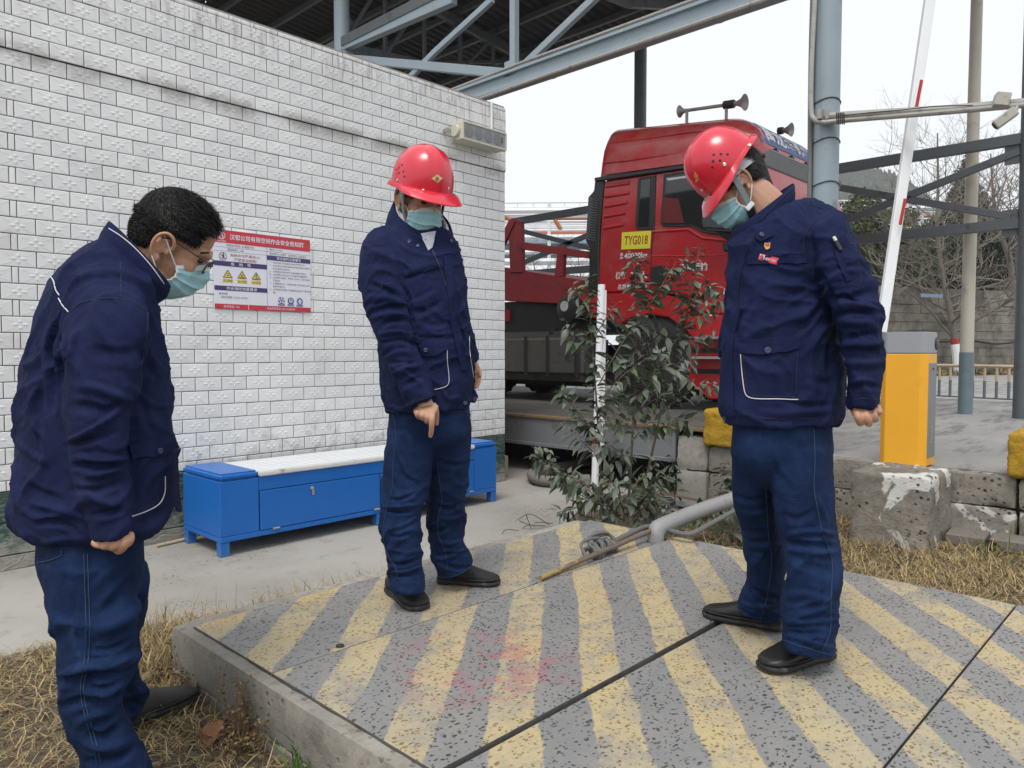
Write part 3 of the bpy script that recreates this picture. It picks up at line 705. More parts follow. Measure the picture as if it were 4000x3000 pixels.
b = MB(); b.lathe([(0, 0), (.044, 0), (.044, .008), (.036, .012), (0, .012)], (5.60, 1.4045, 1.252), (0, -1, 0), 24); b.obj('round_lens', m_dark, bar, smooth=True)
BD = 5.33
tA, tB = dep(3440, 1300, BD), dep(3640, -60, BD + .15)
b = MB(); b.bar(tA, tB, .072, .045, up=tuple(-fw)); arm = b.obj('boom_arm', m_white, bar, bevel=.006)
for f0, f1 in ((.475, .555), (.80, .88), (.02, .09)):
    dA = tA + (tB - tA) * (1 - f1) ; dB = tA + (tB - tA) * (1 - f0)
m_refl = M('red_reflector', (.40, .015, .02), .35)
for (xa, ya, xb, yb) in ((3594, 312, 3582, 418), (3530, 776, 3518, 878)):
    q0, q1 = dep(xa + 6, ya, BD - .03), dep(xb - 2, yb, BD - .03)
    b = MB(); b.bar(q0, q1, .022, .004, up=tuple(-fw)); b.obj('reflector', m_refl, arm)
b = MB(); b.cyl((5.50, 1.69, 1.25), (5.50, 1.76, 1.25), .05, 16); b.obj('arm_hub', m_gry, bar)

# ------------------------------------------------------------------ white marker post in the shrub
wp = thing('marker_post', 'thin white marker post with red bands standing among the shrub stems', 'post', onz(2322, 1930, 0))
q0 = onz(2322, 1930, 0); dq = (q0 - EYE) @ FWD
q1 = dep(2350, 1112, dq)
b = MB(); b.tube([q0, q1], .030, 10); b.obj('pole', m_white, wp, smooth=True)
for ya, yb in ((1670, 1678), (1688, 1702), (1710, 1728)):
    f = lambda y: q0 + (q1 - q0) * ((1930 - y) / (1930 - 1112))
    b = MB(); b.tube([f(yb), f(ya)], .0308, 10, cap=False); b.obj('red_band', m_refl, wp, smooth=True)
b = MB(); b.tube([dep(2352, 1760, dq + .25), dep(2362, 1135, dq + .25)], .018, 8); 
tag(b.obj('white_rod', m_white, smooth=True), 'thinner white rod just behind the banded marker post', 'rod')
b = MB(); b.bx((4.90, 4.93, 0), (5.10, 5.25, .20)); b.bx((4.90, 4.86, .2), (4.93, 5.2, .42)); tag(b.obj('step_block', M('tan_render', (.33, .27, .21), .9, bump=.4, dirt=(.16, .12, .09)), bevel=.01), 'low tan rendered step at the corner of the gatehouse', 'step')
# ================================================================== weighbridge
wb = thing('weighbridge', 'steel truck weighbridge deck with grey side beam behind the gatehouse', 'weighbridge', (7.5, 9, 0))
t = NT('deck_plate'); co = t.coord('world')
c = t.mix(t.ramp(t.noise(co, 1.5, 8, .7), .35, .7), (.10, .095, .085), (.055, .052, .048))
t.set(Base_Color=c, Roughness=.8); t.bump(t.noise(co, 60, 5), .3, .006); m_deck = t.m
b = MB(); b.bx((5.50, 2.95, .53), (9.9, 22, .565)); b.obj('deck', m_deck, wb)
b = MB(); b.bx((5.42, 2.95, .545), (5.4995, 22, .568)); b.obj('edge_strip', M('worn_yellow_edge', (.20, .14, .07), .8, dirt=(.09, .075, .06), dscale=6), wb)
b = MB(); b.bx((5.44, 3.31, .30), (5.46, 22, .5445)); b.bx((5.40, 3.31, .272), (5.50, 22, .2995)); b.obj('side_beam', M('bridge_grey', (.17, .18, .19), .6, var=.15, dirt=(.09, .085, .08), dscale=4), wb)
b = MB(); b.bx((5.60, 2.935, .30), (9.9, 2.949, .56)); b.obj('end_plate', m_conc, wb)
b = MB(); b.bx((6.0, 3.31, -.05), (9.8, 22, .50)); b.obj('under_deck_shade', m_black, wb)  # solid black box standing in for the shade below the deck

# ================================================================== canopy
cp = thing('weighbridge_canopy', 'steel canopy on round columns with trusses and a dark corrugated roof', 'canopy', (8, 6, 0))
XN, XF = 5.9, 10.3
def col(x, y, z0, z1, r=.095, m=m_steel):
    b = MB(); b.cyl((x, y, z0), (x, y, z1), r, 24); o = b.obj('column', m, cp, smooth=True); return o
cN = col(XN, 2.28, ZR, 6.6, .098); col(XN, 8.9, .0, 6.6, .105); col(XF, 6.98, ZR, 6.25, .10, m_steeld); col(XF, 1.68, ZR, 6.25, .085, m_steeld); col(XF, 13.5, ZR, 6.25, .1, m_steeld); col(XN, 15.5, ZR, 6.6, .1, m_steeld)
def beam(a, c2, w, h, m=m_steel, name='beam'):
    b = MB(); b.bar(a, c2, w, h); return b.obj(name, m, cp, bevel=.004)
# edge truss, plane X = XN
lo0, lo1 = onx(1834, 388, XN), onx(3045, 0, XN)
zlo = 4.115
b = MB(); b.bx((XN - .06, 2.28, zlo - .055), (XN + .02, 8.8, zlo + .06)); b.bx((XN - .10, 2.28, zlo - .085), (XN + .06, 8.8, zlo - .0555)); b.bx((XN - .10, 2.28, zlo + .0605), (XN + .06, 8.8, zlo + .09)); b.obj('edge_beam', m_steel, cp)
cb = MB(); cb.tube([(XN - .075, 2.3, zlo + .125), (XN - .08, 4, zlo + .12), (XN - .08, 5.4, zlo + .125), (XN - .07, 7, zlo + .11)], .017, 7); cb.tube([(XN - .12, 2.2, zlo - .105), (XN - .12, 5, zlo - .115), (XN - .12, 6.6, zlo - .13)], .022, 8)
cb.obj('cable', m_galv, cp, smooth=True)
for A, B, w in (((1329, 190), (1775, -4), .12), ((1375, 231), (1995, 290), .10), ((1700, 203), (1925, -2), .07), ((1600, 305), (1700, 203), .07), ((2012, 290), (2325, -8), .075), ((2325, -8), (2420, -90), .075)):
    a, c2 = onx(*A, XN - .01), onx(*B, XN - .01); beam(a, c2, w * .8, w)
beam(onx(2009, 292, XN - .03), onx(2009, -60, XN - .03), .075, .075)
beam((XN - .02, 2.28, 5.42), (XN - .02, 15.5, 5.42), .1, .13, m_steeld)
# plates on the near column
b = MB(); b.box((XN - .02, 8.82, 5.21), (.2, .16, .16)); b.obj('gusset', m_steel, cp); b = MB(); b.box((XN - .05, 5.63, 4.24), (.02, .16, .16)); b.obj('gusset', m_steel, cp)
# far side frame, plane X = XF
for A, B, w in (((2000, 868), (4030, 536), .125), ((3250, 728), (3950, 848), .085), ((3190, 908), (3985, 590), .085), ((1990, 890), (2440, 1004), .085), ((2000, 1045), (2440, 858), .085), ((1990, 1075), (2440, 1040), .12), ((3000, 970), (4030, 868), .12)):
    beam(onx(*A, XF), onx(*B, XF), w * .7, w, m_steeld)
b = MB(); b.box(onx(3970, 868, XF), (.03, .28, .30)); b.obj('gusset', m_steeld, cp); b = MB(); b.box(onx(3985, 600, XF), (.03, .3, .22)); b.obj('gusset', m_steeld, cp)
# roof
t = NT('roof_sheet'); co = t.coord('world')
t.set(Base_Color=t.mix(t.noise(co, 1.2, 7, .7), (.032, .032, .034), (.06, .06, .062)), Roughness=.75); m_roof = t.m
zr_ = lambda x: 6.34 + (10.47 - x) * .09
def sheet(x0, x1, y0, y1, n):
    b = MB(); V = []; Fc = []; R_ = []
    for i in range(n):                   # trapezoidal ribs running across X
        w = (y1 - y0) / n; y = y0 + w * i
        for dy, dz in ((0, 0), (.35 * w, 0), (.5 * w, .05), (.85 * w, .05), (1.0 * w, 0)): R_.append((y + dy, dz))
    for y, dz in R_:
        for x in (x0, x1): V.append((x, y, zr_(x) + dz))
    for i in range(len(R_) - 1): Fc.append((i * 2, i * 2 + 1, i * 2 + 3, i * 2 + 2))
    b.add(V, Fc); b.obj('roof_sheet', m_roof, cp)
sheet(5.4, 10.47, 1.6, 24, 140); sheet(3.2, 5.398, 9.0, 24, 94)
for y in (2.28, 5.6, 8.9, 12.2, 15.5, 18.8, 22):
    xl = 5.5 if y < 9 else 3.4
    beam((xl, y, zr_(xl) - .16), (10.4, y, zr_(10.4) - .16), .08, .12, m_steeld, 'rafter'); zb_ = lambda x: np.interp(x, [5.9, 8.0, 10.3], [5.40, 5.62, 6.32]); beam((5.9, y, 5.4), (8.0, y, 5.62), .08, .1, m_steeld, 'tie_beam'); beam((8.0, y, 5.62), (10.2, y, 6.29), .08, .1, m_steeld, 'tie_beam')
    xs = np.linspace(5.9, 10.3, 7)
    for k, x in enumerate(xs):
        beam((x, y, zb_(x)), (x, y, zr_(x) - .04), .05, .05, m_steeld, 'strut')
        if k < 6: beam((x, y, zb_(x)), (xs[k + 1], y, zr_(xs[k + 1]) - .1), .045, .045, m_steeld, 'strut')
for x in ((3.6, 4.4, 5.2) + tuple(np.linspace(5.6, 10.35, 7))): beam((x, 9.1 if x < 5.4 else 1.7, zr_(x) - .06), (x, 23.9, zr_(x) - .06), .06, .09, m_steeld, 'purlin')
for y0_, y1_ in ((2.28, 5.6), (8.9, 12.2), (15.5, 18.8)): beam((5.9, y0_, 6.0), (9.2, y1_, 6.05), .05, .05, m_steeld, 'brace'); beam((9.2, y0_, 6.1), (5.9, y1_, 6.0), .05, .05, m_steeld, 'brace')
# conduit and gantry pipe on the near column
cd = MB(); nP = 150; zc = np.linspace(ZR, 5.5, nP)
cx_ = XN - .085; cy_ = 2.28 + .085
cd.tube([(cx_ + .006 * math.sin(z * 3), cy_ + .006 * math.cos(z * 2), z) for z in np.linspace(ZR, 5.5, 420)], [.021 if k % 2 else .0165 for k in range(420)], 9)
tag(cd.obj('corrugated_conduit', M('conduit_grey', (.15, .15, .145), .6), smooth=True, angle=180), 'grey corrugated conduit strapped to the round canopy column', 'conduit')
cP = crom([dep(3185, -40, 5.66), dep(3170, 250, 5.66), dep(3168, 420, 5.66), dep(3180, 466, 5.64), dep(3215, 478, 5.62), dep(3300, 470, 5.55), dep(3700, 437, 5.1), dep(4060, 405, 4.7)], 8)
ga = thing('camera_gantry', 'grey pipe arm reaching right from the column with two small cameras', 'pipe arm', cP[0])
b = MB(); b.tube(cP, .019, 10); b.obj('bent_pipe', m_galv, ga, smooth=True)
b = MB(); b.tube([dep(3215, 455, 5.66), dep(3330, 448, 5.52), dep(3700, 426, 5.12), dep(4060, 395, 4.72)], .027, 10); b.obj('arm', m_galv, ga, smooth=True)
b = MB(); wirep = crom([dep(3290, 452, 5.5), dep(3400, 440, 5.4), dep(3520, 430, 5.25), dep(3650, 416, 5.1), dep(3800, 412, 4.95)], 5); b.tube(wirep, .004, 5)
for k in range(5): b.tube([np.array((XN - .03, 2.28, 3.06)) + 0 * k] * 0 or [dep(3268 + k * 7, 440, 5.5), dep(3270 + k * 7, 486, 5.5)], .005, 5)
b.obj('binding_wire', m_dark, ga, smooth=True)
for zz in (2.49, 2.82, 3.12):
    b = MB(); b.tube([(XN + .102 * math.cos(a), 2.28 + .102 * math.sin(a), zz + .012 * math.sin(a * 2)) for a in np.linspace(0, 2 * math.pi, 28)], .004, 5, closed=True); b.obj('wire_tie', m_dark, ga, smooth=True)
b = MB(); b.tube([(XN + .106 * math.cos(a), 2.28 + .106 * math.sin(a), 2.985) for a in np.linspace(R(120), R(290), 14)], .014, 6); b.box(dep(3205, 447, 5.62), (.05, .03, .07)); b.box(dep(3232, 447, 5.62), (.03, .03, .07)); b.obj('clamp', m_galv, ga)
m_cam = M('camera_housing', (.40, .385, .34), .5, var=.1, dirt=(.2, .18, .15), dscale=25)
k0 = dep(3912, 392, 4.85); b = MB(); b.box(k0, (.085, .085, .085), rz=R(25), rx=R(12)); b.obj('sensor_box', m_cam, ga, bevel=.004)
k1, k2 = dep(3885, 492, 4.8), dep(3968, 432, 4.75); b = MB(); b.bar(k1, k2, .06, .06); cmr = b.obj('cctv_camera', m_cam, ga, bevel=.006)
dv = (k1 - k2) / np.linalg.norm(k1 - k2)
b = MB(); b.lathe([(.0, 0), (.022, 0), (.022, .004), (0, .006)], k1 + dv * .0005, dv, 14); b.obj('lens', m_black, cmr)
b = MB(); b.tube([k2, dep(3975, 410, 4.8)], .012, 8); b.obj('bracket', m_galv, ga)

# ================================================================== truck
tr = thing('truck', 'red flatbed truck with a tall cab parked on the weighbridge', 'truck', (8.2, 6, .57))
XT, XT2 = 7.0, 8.85
def tp(x, y, X=XT): return onx(x, y, X)
t = NT('truck_red'); co = t.coord('world'); z = t.sep(co)[2]
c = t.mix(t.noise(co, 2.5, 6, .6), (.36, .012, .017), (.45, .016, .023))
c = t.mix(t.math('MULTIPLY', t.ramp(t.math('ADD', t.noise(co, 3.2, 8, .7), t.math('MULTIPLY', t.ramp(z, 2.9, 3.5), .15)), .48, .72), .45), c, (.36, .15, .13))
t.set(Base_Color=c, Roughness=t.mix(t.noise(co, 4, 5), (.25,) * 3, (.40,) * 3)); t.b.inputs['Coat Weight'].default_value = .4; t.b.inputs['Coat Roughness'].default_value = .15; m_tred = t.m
m_tdk = M('flatbed_red', (.24, .018, .022), .6, var=.2, bump=.1, dirt=(.07, .02, .02), dscale=4)
t = NT('truck_glass'); t.set(Base_Color=(.012, .014, .017), Roughness=.06); t.b.inputs['Specular IOR Level'].default_value = .7; m_glass = t.m
def side_poly(px, x0=XT, th=.03, in_=1):
    return [tp(x, y, x0) for x, y in px], (th * in_, 0, 0)
def panel(name, px, m, X=XT, th=.02, parent=tr, bevel=.004, sm=False, seg=1):
    b = MB(); b.prism([tp(x, y, X) for x, y in px], (th, 0, 0)); return b.obj(name, m, parent, bevel=bevel, seg=seg, smooth=sm)
# lower cab body
body = [(2356, 704), (2975, 607), (3030, 760), (3045, 1000), (3020, 1235), (2835, 1235), (2720, 1225), (2690, 1165), (2640, 1148), (2330, 1148), (2340, 900)]
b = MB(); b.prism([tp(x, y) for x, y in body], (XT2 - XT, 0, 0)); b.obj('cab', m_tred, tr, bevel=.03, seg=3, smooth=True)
# high roof as rings
def rring(l0, l1, X, fr=.0):
    a, c2 = tp(*l0, X), tp(*l1, X); Xr = XT + XT2 - X; out = []
    r = .16
    for (px_, py_), sx, sy in (((X, c2), 1, -1), ((Xr, c2), -1, -1), ((Xr, a), -1, 1), ((X, a), 1, 1)):
        pass
    def cor(xc, p, sx, sy, a0):
        cx2, cy2 = xc + sx * r, p[1] - sy * (-r)
        return [np.array((xc + sx * r - sx * r * math.cos(th) , p[1] + sy * r - sy * r * math.sin(th), p[2])) for th in np.linspace(0, math.pi / 2, 6)]
    # order: front-left, front-right, back-right, back-left
    fl = cor(X, c2, 1, 1, 0); frr = cor(Xr, c2, -1, 1, 0)[::-1]; brr = cor(Xr, a, -1, -1, 0); bll = cor(X, a, 1, -1, 0)[::-1]
    return fl + frr + brr + bll
rg = [rring((2324, 690), (2968, 596), XT - .01), rring((2330, 640), (2966, 560), XT - .005), rring((2338, 590), (2955, 515), XT + .02), rring((2350, 556), (2940, 487), XT + .05), rring((2364, 527), (2912, 464), XT + .16), rring((2376, 517), (2885, 455), XT + .30)]
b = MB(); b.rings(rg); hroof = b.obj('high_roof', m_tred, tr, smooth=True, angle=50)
panel('drip_rail', [(2322, 694), (2980, 598), (2982, 612), (2322, 708)], m_dark, XT - .045, .05)
# roof crease
for (P, w) in (([(2362, 637), (2450, 628), (2560, 612), (2660, 596)], .016), ([(2385, 558), (2500, 545), (2700, 515), (2850, 505)], .012)):
    b = MB(); b.tube([tp(x, y, XT + (.0 if y > 570 else .045)) for x, y in P], [w, w, w * .8, w * .3], 6); b.obj('roof_crease', m_tred, tr, smooth=True)
# windows
panel('window_frame', [(2497, 694), (2560, 686), (2553, 898), (2540, 899), (2486, 895), (2480, 882), (2490, 704)], m_dark, XT - .012, .02, bevel=.006)
panel('quarter_glass', [(2505, 703), (2540, 698), (2533, 884), (2492, 884)], m_glass, XT - .016, .003, bevel=0)
panel('window_frame', [(2592, 682), (2985, 622), (3010, 700), (3010, 935), (2800, 918), (2742, 908), (2700, 886), (2590, 886), (2578, 874)], m_dark, XT - .012, .02, bevel=.006)
panel('door_glass', [(2602, 692), (2972, 634), (2995, 710), (2995, 918), (2800, 906), (2750, 896), (2708, 876), (2590, 876)], m_glass, XT - .016, .003, bevel=0)
panel('glass_reflection_strip', [(2602, 697), (2760, 676), (2762, 682), (2610, 705)], M('painted_reflection', (.5, .52, .53), .4), XT - .019, .002, bevel=0)  # pale strip paints a reflection onto the door glass
panel('seat_back', [(2592, 770), (2650, 775), (2672, 870), (2588, 872)], M('seat_fabric', (.12, .012, .016), .8), XT - .018, .001, bevel=0)
# ridges behind the door
for (y0, y1, dl, x0, x1) in ((722, 713, 12, 2370, 2464), (762, 752, 12, 2366, 2462), (802, 790, 10, 2366, 2455), (842, 832, 8, 2364, 2448), (888, 878, 6, 2362, 2440)):
    b = MB(); b.tube([tp(x0, y0 + dl / 2, XT + .014), tp(x1, y1 - 4 + dl / 2, XT + .018)], .030, 8); b.obj('body_ridge', m_tred, tr, smooth=True, angle=80)
# door seam, crease, handle
for P in ([(2563, 676), (2556, 905), (2546, 960), (2538, 1140)],):
    b = MB(); b.tube([tp(x, y, XT - .001) for x, y in P], .006, 5); b.obj('door_seam', m_black, tr)
b = MB(); b.tube([tp(x, y, XT + .004) for x, y in ((2548, 905), (2690, 896), (2745, 930), (2860, 942), (3000, 945))], .018, 8); b.obj('door_crease', m_tred, tr, smooth=True, angle=80)
b = MB(); b.tube([tp(x, y, XT + .004) for x, y in ((2545, 1000), (2700, 1000), (2840, 996))], .010, 8); b.obj('door_crease', m_tred, tr, smooth=True, angle=80)
panel('door_handle', [(2545, 1042), (2594, 1036), (2592, 1112), (2543, 1115)], m_dark, XT - .02, .03)
# rear corner duct
panel('air_duct', [(2322, 706), (2358, 704), (2340, 900), (2336, 1150), (2298, 1152), (2300, 965), (2286, 940), (2296, 770), (2318, 745)], m_dark, XT - .02, .30, bevel=.012)
for k in range(17):
    f = k / 17; y = 772 + f * 165
    x0 = 2304 - 14 * f; b = MB(); b.tube(crom([tp(x0, y, XT - .026), tp(x0 + 14, y + 10, XT - .027), tp(x0 + 34, y + 12, XT - .026)], 3), .007, 5); b.obj('duct_fin', M('fin_grey', (.10, .10, .105), .5), tr)
# number plate and lettering
nP_ = [tp(2430, 908, XT - .004), tp(2544, 901, XT - .004), tp(2540, 970, XT - .004), tp(2427, 975, XT - .004)]
b = MB(); b.prism(nP_, (-.003, 0, 0)); pl = b.obj('number_sticker', M('sticker_yellow', (.72, .70, .05), .5, var=.03), tr)
m_txt = M('lettering_white', (.66, .64, .64), .5, var=.12, vscale=40); m_tr2 = M('lettering_red', (.40, .05, .012), .5)
def truck_text(body, quad, m, bold=.02, X=XT - .006, parent=tr):
    q = [tp(*p, X) for p in quad]          # TL, TR, BR, BL
    V, Fc = text_verts(body, 1, bold)
    lo, hi = V.min(0), V.max(0); u = (V[:, 0] - lo[0]) / (hi[0] - lo[0]); v = (V[:, 1] - lo[1]) / (hi[1] - lo[1])
    P = (np.outer((1 - u) * v, q[0]) + np.outer(u * v, q[1]) + np.outer(u * (1 - v), q[2]) + np.outer((1 - u) * (1 - v), q[3]))
    b = MB(); b.add(P, Fc); return b.obj('lettering', m, parent)
truck_text('TYG018', [(2440, 922), (2532, 917), (2530, 954), (2437, 958)], m_tr2, .02, XT - .0085)
truck_text('准', [(2421, 988), (2434, 987), (2434, 1001), (2421, 1002)], m_txt, .03); truck_text('牵', [(2421, 1004), (2434, 1003), (2434, 1017), (2421, 1018)], m_txt, .03)
truck_text('40000kg', [(2438, 989), (2529, 984), (2528, 1013), (2437, 1018)], m_txt, .035)
truck_text('核载', [(2406, 1062), (2442, 1060), (2441, 1091), (2404, 1092)], m_txt, .03); truck_text('2', [(2464, 1062), (2474, 1061), (2473, 1086), (2463, 1087)], m_txt, .03); truck_text('人', [(2497, 1060), (2530, 1058), (2529, 1088), (2496, 1089)], m_txt, .03)
truck_text('总质量25000kg', [(2413, 1110), (2528, 1106), (2527, 1132), (2412, 1135)], m_txt, .02)
truck_text('汉昆运输', [(2656, 1030), (2765, 1024), (2764, 1058), (2655, 1062)], m_txt, .03); truck_text('昌', [(2826, 1128), (2850, 1127), (2850, 1150), (2826, 1151)], m_txt, .03)
# mudguard with wheel arch, steps, wheel
arch = [(2268, 1152), (2330, 1146), (2560, 1146), (2630, 1158), (2690, 1200), (2720, 1240)]
inn = [(2745, 1420), (2725, 1350), (2680, 1290), (2610, 1240), (2540, 1228), (2470, 1240), (2420, 1268), (2395, 1258), (2290, 1238)]
panel('mudguard', arch + inn, m_tred, XT - .03, .35, bevel=.02, sm=True, seg=2)
panel('step_panel', [(2722, 1232), (3015, 1232), (3010, 1560), (2770, 1560), (2690, 1500), (2690, 1300)], m_tred, XT - .015, .3, bevel=.015)
for y0 in (1316, 1392):
    b = MB(); a, c2 = tp(2704, y0, XT - .10), tp(2900, y0 - 2, XT - .10); b.bx((XT - .16, c2[1], a[2] - .025), (XT - .016, a[1], a[2])); b.obj('step', M('step_grey', (.25, .25, .25), .5, var=.2, dirt=(.1, .08, .08), dscale=12), tr)
for y0 in (1360, 1440):
    a, c2 = tp(2700, y0, XT - .02), tp(2900, y0, XT - .02); b = MB(); b.bx((XT - .018, c2[1], a[2] - .05), (XT - .0152, a[1], a[2])); b.obj('step_recess', m_black, tr)
def wheel(y, r=.52, x=XT + .02, w=.30, parent=tr):
    zc = .568 + r; b = MB(); b.lathe([(r * .56, .0), (r * .88, -.01), (r, .03), (r, w - .03), (r * .88, w), (r * .56, w)], (x, y, zc), (1, 0, 0), 40)
    o = b.obj('wheel', m_black, parent, smooth=True, angle=40)
    b = MB(); b.lathe([(.0, .10), (r * .3, .10), (r * .34, .03), (r * .38, .09), (r * .5, .02), (r * .56, .01), (r * .56, .2), (0, .2)], (x, y, zc), (1, 0, 0), 28); b.obj('rim', M('wheel_rim', (.12, .12, .12), .6, dirt=(.05, .045, .04)), o, smooth=True)
    for k in range(26):
        a = k * 2 * math.pi / 26; b = MB(); b.box((x + w / 2, y + (r + .006) * math.cos(a), zc + (r + .006) * math.sin(a)), (w * .8, .05, .02), rx=a + math.pi / 2); b.obj('tread', m_black, o)
yw = onx(2545, 1400, XT)[1]; wheel(yw)
for y in (yw + 3.0, yw + 4.4): wheel(y, .52, XT + .3)
for y in (yw, yw + 3.0, yw + 4.4): wheel(y, .52, XT2 - .35)
# fuel tank, straps, filter canister, chassis
t0_, t1_ = onx(2290, 1385, XT), onx(1900, 1385, XT)
b = MB(); zc = (tp(2200, 1292)[2] + tp(2200, 1490)[2]) / 2; hz = (tp(2200, 1292)[2] - tp(2200, 1490)[2]) / 2
b.bx((XT - .05, t0_[1], zc - hz), (XT + .55, t1_[1] + 1.2, zc + hz)); tk = b.obj('fuel_tank', M('tank_grey', (.085, .084, .078), .5, metal=.2, var=.35, vscale=5, dirt=(.03, .028, .025), dscale=5), tr, bevel=.11, seg=5, smooth=True)
for px_ in (2065, 2150, 2262):
    yq = onx(px_, 1385, XT)[1]; b = MB(); b.bx((XT - .062, yq - .03, zc - hz * .82), (XT - .051, yq + .03, zc + hz * .82)); b.obj('strap', m_dark, tk, bevel=.004)
b = MB(); a = tp(2160, 1284, XT + .1); b.lathe([(.06, 0), (.06, .06), (.045, .07), (0, .07)], a - np.array((0, 0, .06)), (0, 0, 1), 16); b.obj('filler_cap', m_black, tk)
ac = tp(2216, 1206, XT - .05); b = MB(); b.lathe([(0, -.03), (.10, -.03), (.155, -.01), (.165, .03), (.165, .34), (0, .34)], ac, (1, 0, 0), 32); cn = b.obj('air_filter', m_dark, tr, smooth=True, angle=40)
b = MB(); b.lathe([(0, 0), (.062, 0), (.062, .004), (0, .004)], ac + (-.036, .02, .03), (1, 0, 0), 22); b.obj('label', M('canister_label', (.42, .43, .44), .5), cn)
b = MB(); b.bx((XT + .6, onx(2800, 1300, XT)[1], .95), (XT2 - .6, 16, 1.28)); b.bx((XT + .3, t1_[1] - .2, 1.28), (XT2 - .3, 16, 1.52)); b.bx((XT + .45, t0_[1] + .3, .75), (XT2 - .5, 16, 1.28)); b.bx((XT + .13, 5.08, tp(2200, 1292)[2] - .02), (XT2 - .2, 16, tp(2200, 1162)[2])); b.obj('chassis_dark_fill', m_black, tr)  # frame boxes; the last is a black mass standing for underbody shade
# flatbed front
panel('headboard', [(1900, 1035), (2350, 1105), (2350, 1190), (2270, 1190), (1990, 1176), (1900, 1165)], m_tdk, XT + .08, 2.2)
panel('stake', [(1985, 900), (1995, 860), (2015, 855), (2032, 862), (2038, 1064), (1992, 1064)], m_tdk, XT + .06, .08)
panel('rail', [(2036, 944), (2300, 982), (2300, 1010), (2036, 975)], m_tdk, XT + .07, .06)
panel('stake', [(2178, 962), (2202, 964), (2197, 1080), (2166, 1078)], m_tdk, XT + .075, .07)
panel('brace', [(1940, 950), (1990, 855), (2012, 865), (1965, 960)], m_tdk, XT + .04, .05)
b = MB(); a = tp(2030, 1100, XT + .3); b.bx((XT + .1, a[1], 1.6), (XT2 - .1, 17, 1.75)); b.obj('flatbed', m_tdk, tr)
# mirror, windscreen, front
b = MB(); b.prism([tp(x, y, XT - .28) for x, y in ((2740, 822), (2765, 812), (2850, 815), (2880, 830), (2880, 895), (2850, 902), (2745, 896), (2736, 880))], (.12, 0, 0)); b.obj('mirror', M('mirror_grey', (.045, .05, .06), .45), tr, bevel=.03, seg=3, smooth=True)
b = MB(); b.tube(crom([tp(2815, 892, XT - .22), tp(2822, 915, XT - .2), tp(2850, 935, XT - .12), tp(2880, 938, XT)], 5), .02, 8); b.obj('mirror_arm', m_black, tr, smooth=True)
panel('lower_mirror', [(2818, 948), (2860, 940), (2872, 985), (2822, 982)], m_black, XT - .2, .1, bevel=.015)
yf = tp(2975, 640)[1]; zf0, zf1 = tp(2985, 915)[2], tp(2980, 640)[2]
b = MB(); b.prism([(XT + .08, yf - .035, zf1 - .02), (XT2 - .08, yf - .035, zf1 - .02), (XT2 - .08, yf - .16, zf0), (XT + .08, yf - .16, zf0)], (0, .03, 0)); b.obj('windscreen', m_glass, tr)
b = MB(); b.prism([(XT - .02, yf - .05, zf1 - .03), (XT2 + .02, yf - .05, zf1 - .03), (XT2, yf - .10, zf1 + .13), (XT, yf - .10, zf1 + .13)], (0, .06, 0)); b.obj('sun_visor', M('visor_grey', (.16, .17, .18), .4), tr, bevel=.01)
# slogan strip on the roof front
fA, fB = rg[2][5], rg[2][6]; fC, fD = rg[4][5], rg[4][6]
yA, zA = rg[2][5][1], rg[2][5][2]; yC, zC = rg[4][5][1], rg[4][5][2]
zm0, zm1 = zA + .03, zC - .02; ym = lambda z: yA + (yC - yA) * (z - zA) / (zC - zA) - .012
q = [np.array((XT + .32, ym(zm1), zm1)), np.array((XT2 - .32, ym(zm1), zm1)), np.array((XT2 - .32, ym(zm0), zm0)), np.array((XT + .30, ym(zm0), zm0))]
hrb = BVHTree.FromPolygons([tuple(v.co) for v in hroof.data.vertices], [tuple(p.vertices) for p in hroof.data.polygons])
def front(x, z, lift):
    h = hrb.ray_cast(Vector((x, yA - 3, z)), Vector((0, 1, 0))); y = h[0][1] if h[0] is not None else ym(z); return (x, y - lift, z)
zm0, zm1 = zA - .085, zC - .005; xs_ = np.linspace(XT + .10, XT2 - .10, 15); zs_ = np.linspace(zm0, zm1, 5)
b = MB(); b.add([front(x, z, .006) for z in zs_ for x in xs_], [(j * 15 + i, j * 15 + i + 1, j * 15 + i + 16, j * 15 + i + 15) for j in range(4) for i in range(14)]); b.obj('slogan_strip', M('strip_blue', (.05, .12, .32), .5, var=.15, dirt=(.2, .2, .24), dscale=6), tr)
V, Fc = text_verts('禹龙鑫钢', 1, .03); lo, hi = V.min(0), V.max(0)
b = MB(); b.add([front(XT + .22 + .95 * (v[0] - lo[0]) / (hi[0] - lo[0]), zm0 + (zm1 - zm0) * (.12 + .72 * (v[1] - lo[1]) / (hi[1] - lo[1])), .012) for v in V], Fc); b.obj('lettering', m_txt, tr)
for k in range(4):
    x = XT + .35 + k * .38; b = MB(); b.lathe([(.0, .0), (.042, .0), (.044, .02), (.03, .04), (0, .045)], (x, front(x, zA - .15, 0)[1] + .005, zA - .15), (0, -1, .3), 14); b.obj('marker_lamp', M('lamp_smoked', (.03, .03, .03), .2), tr, smooth=True)
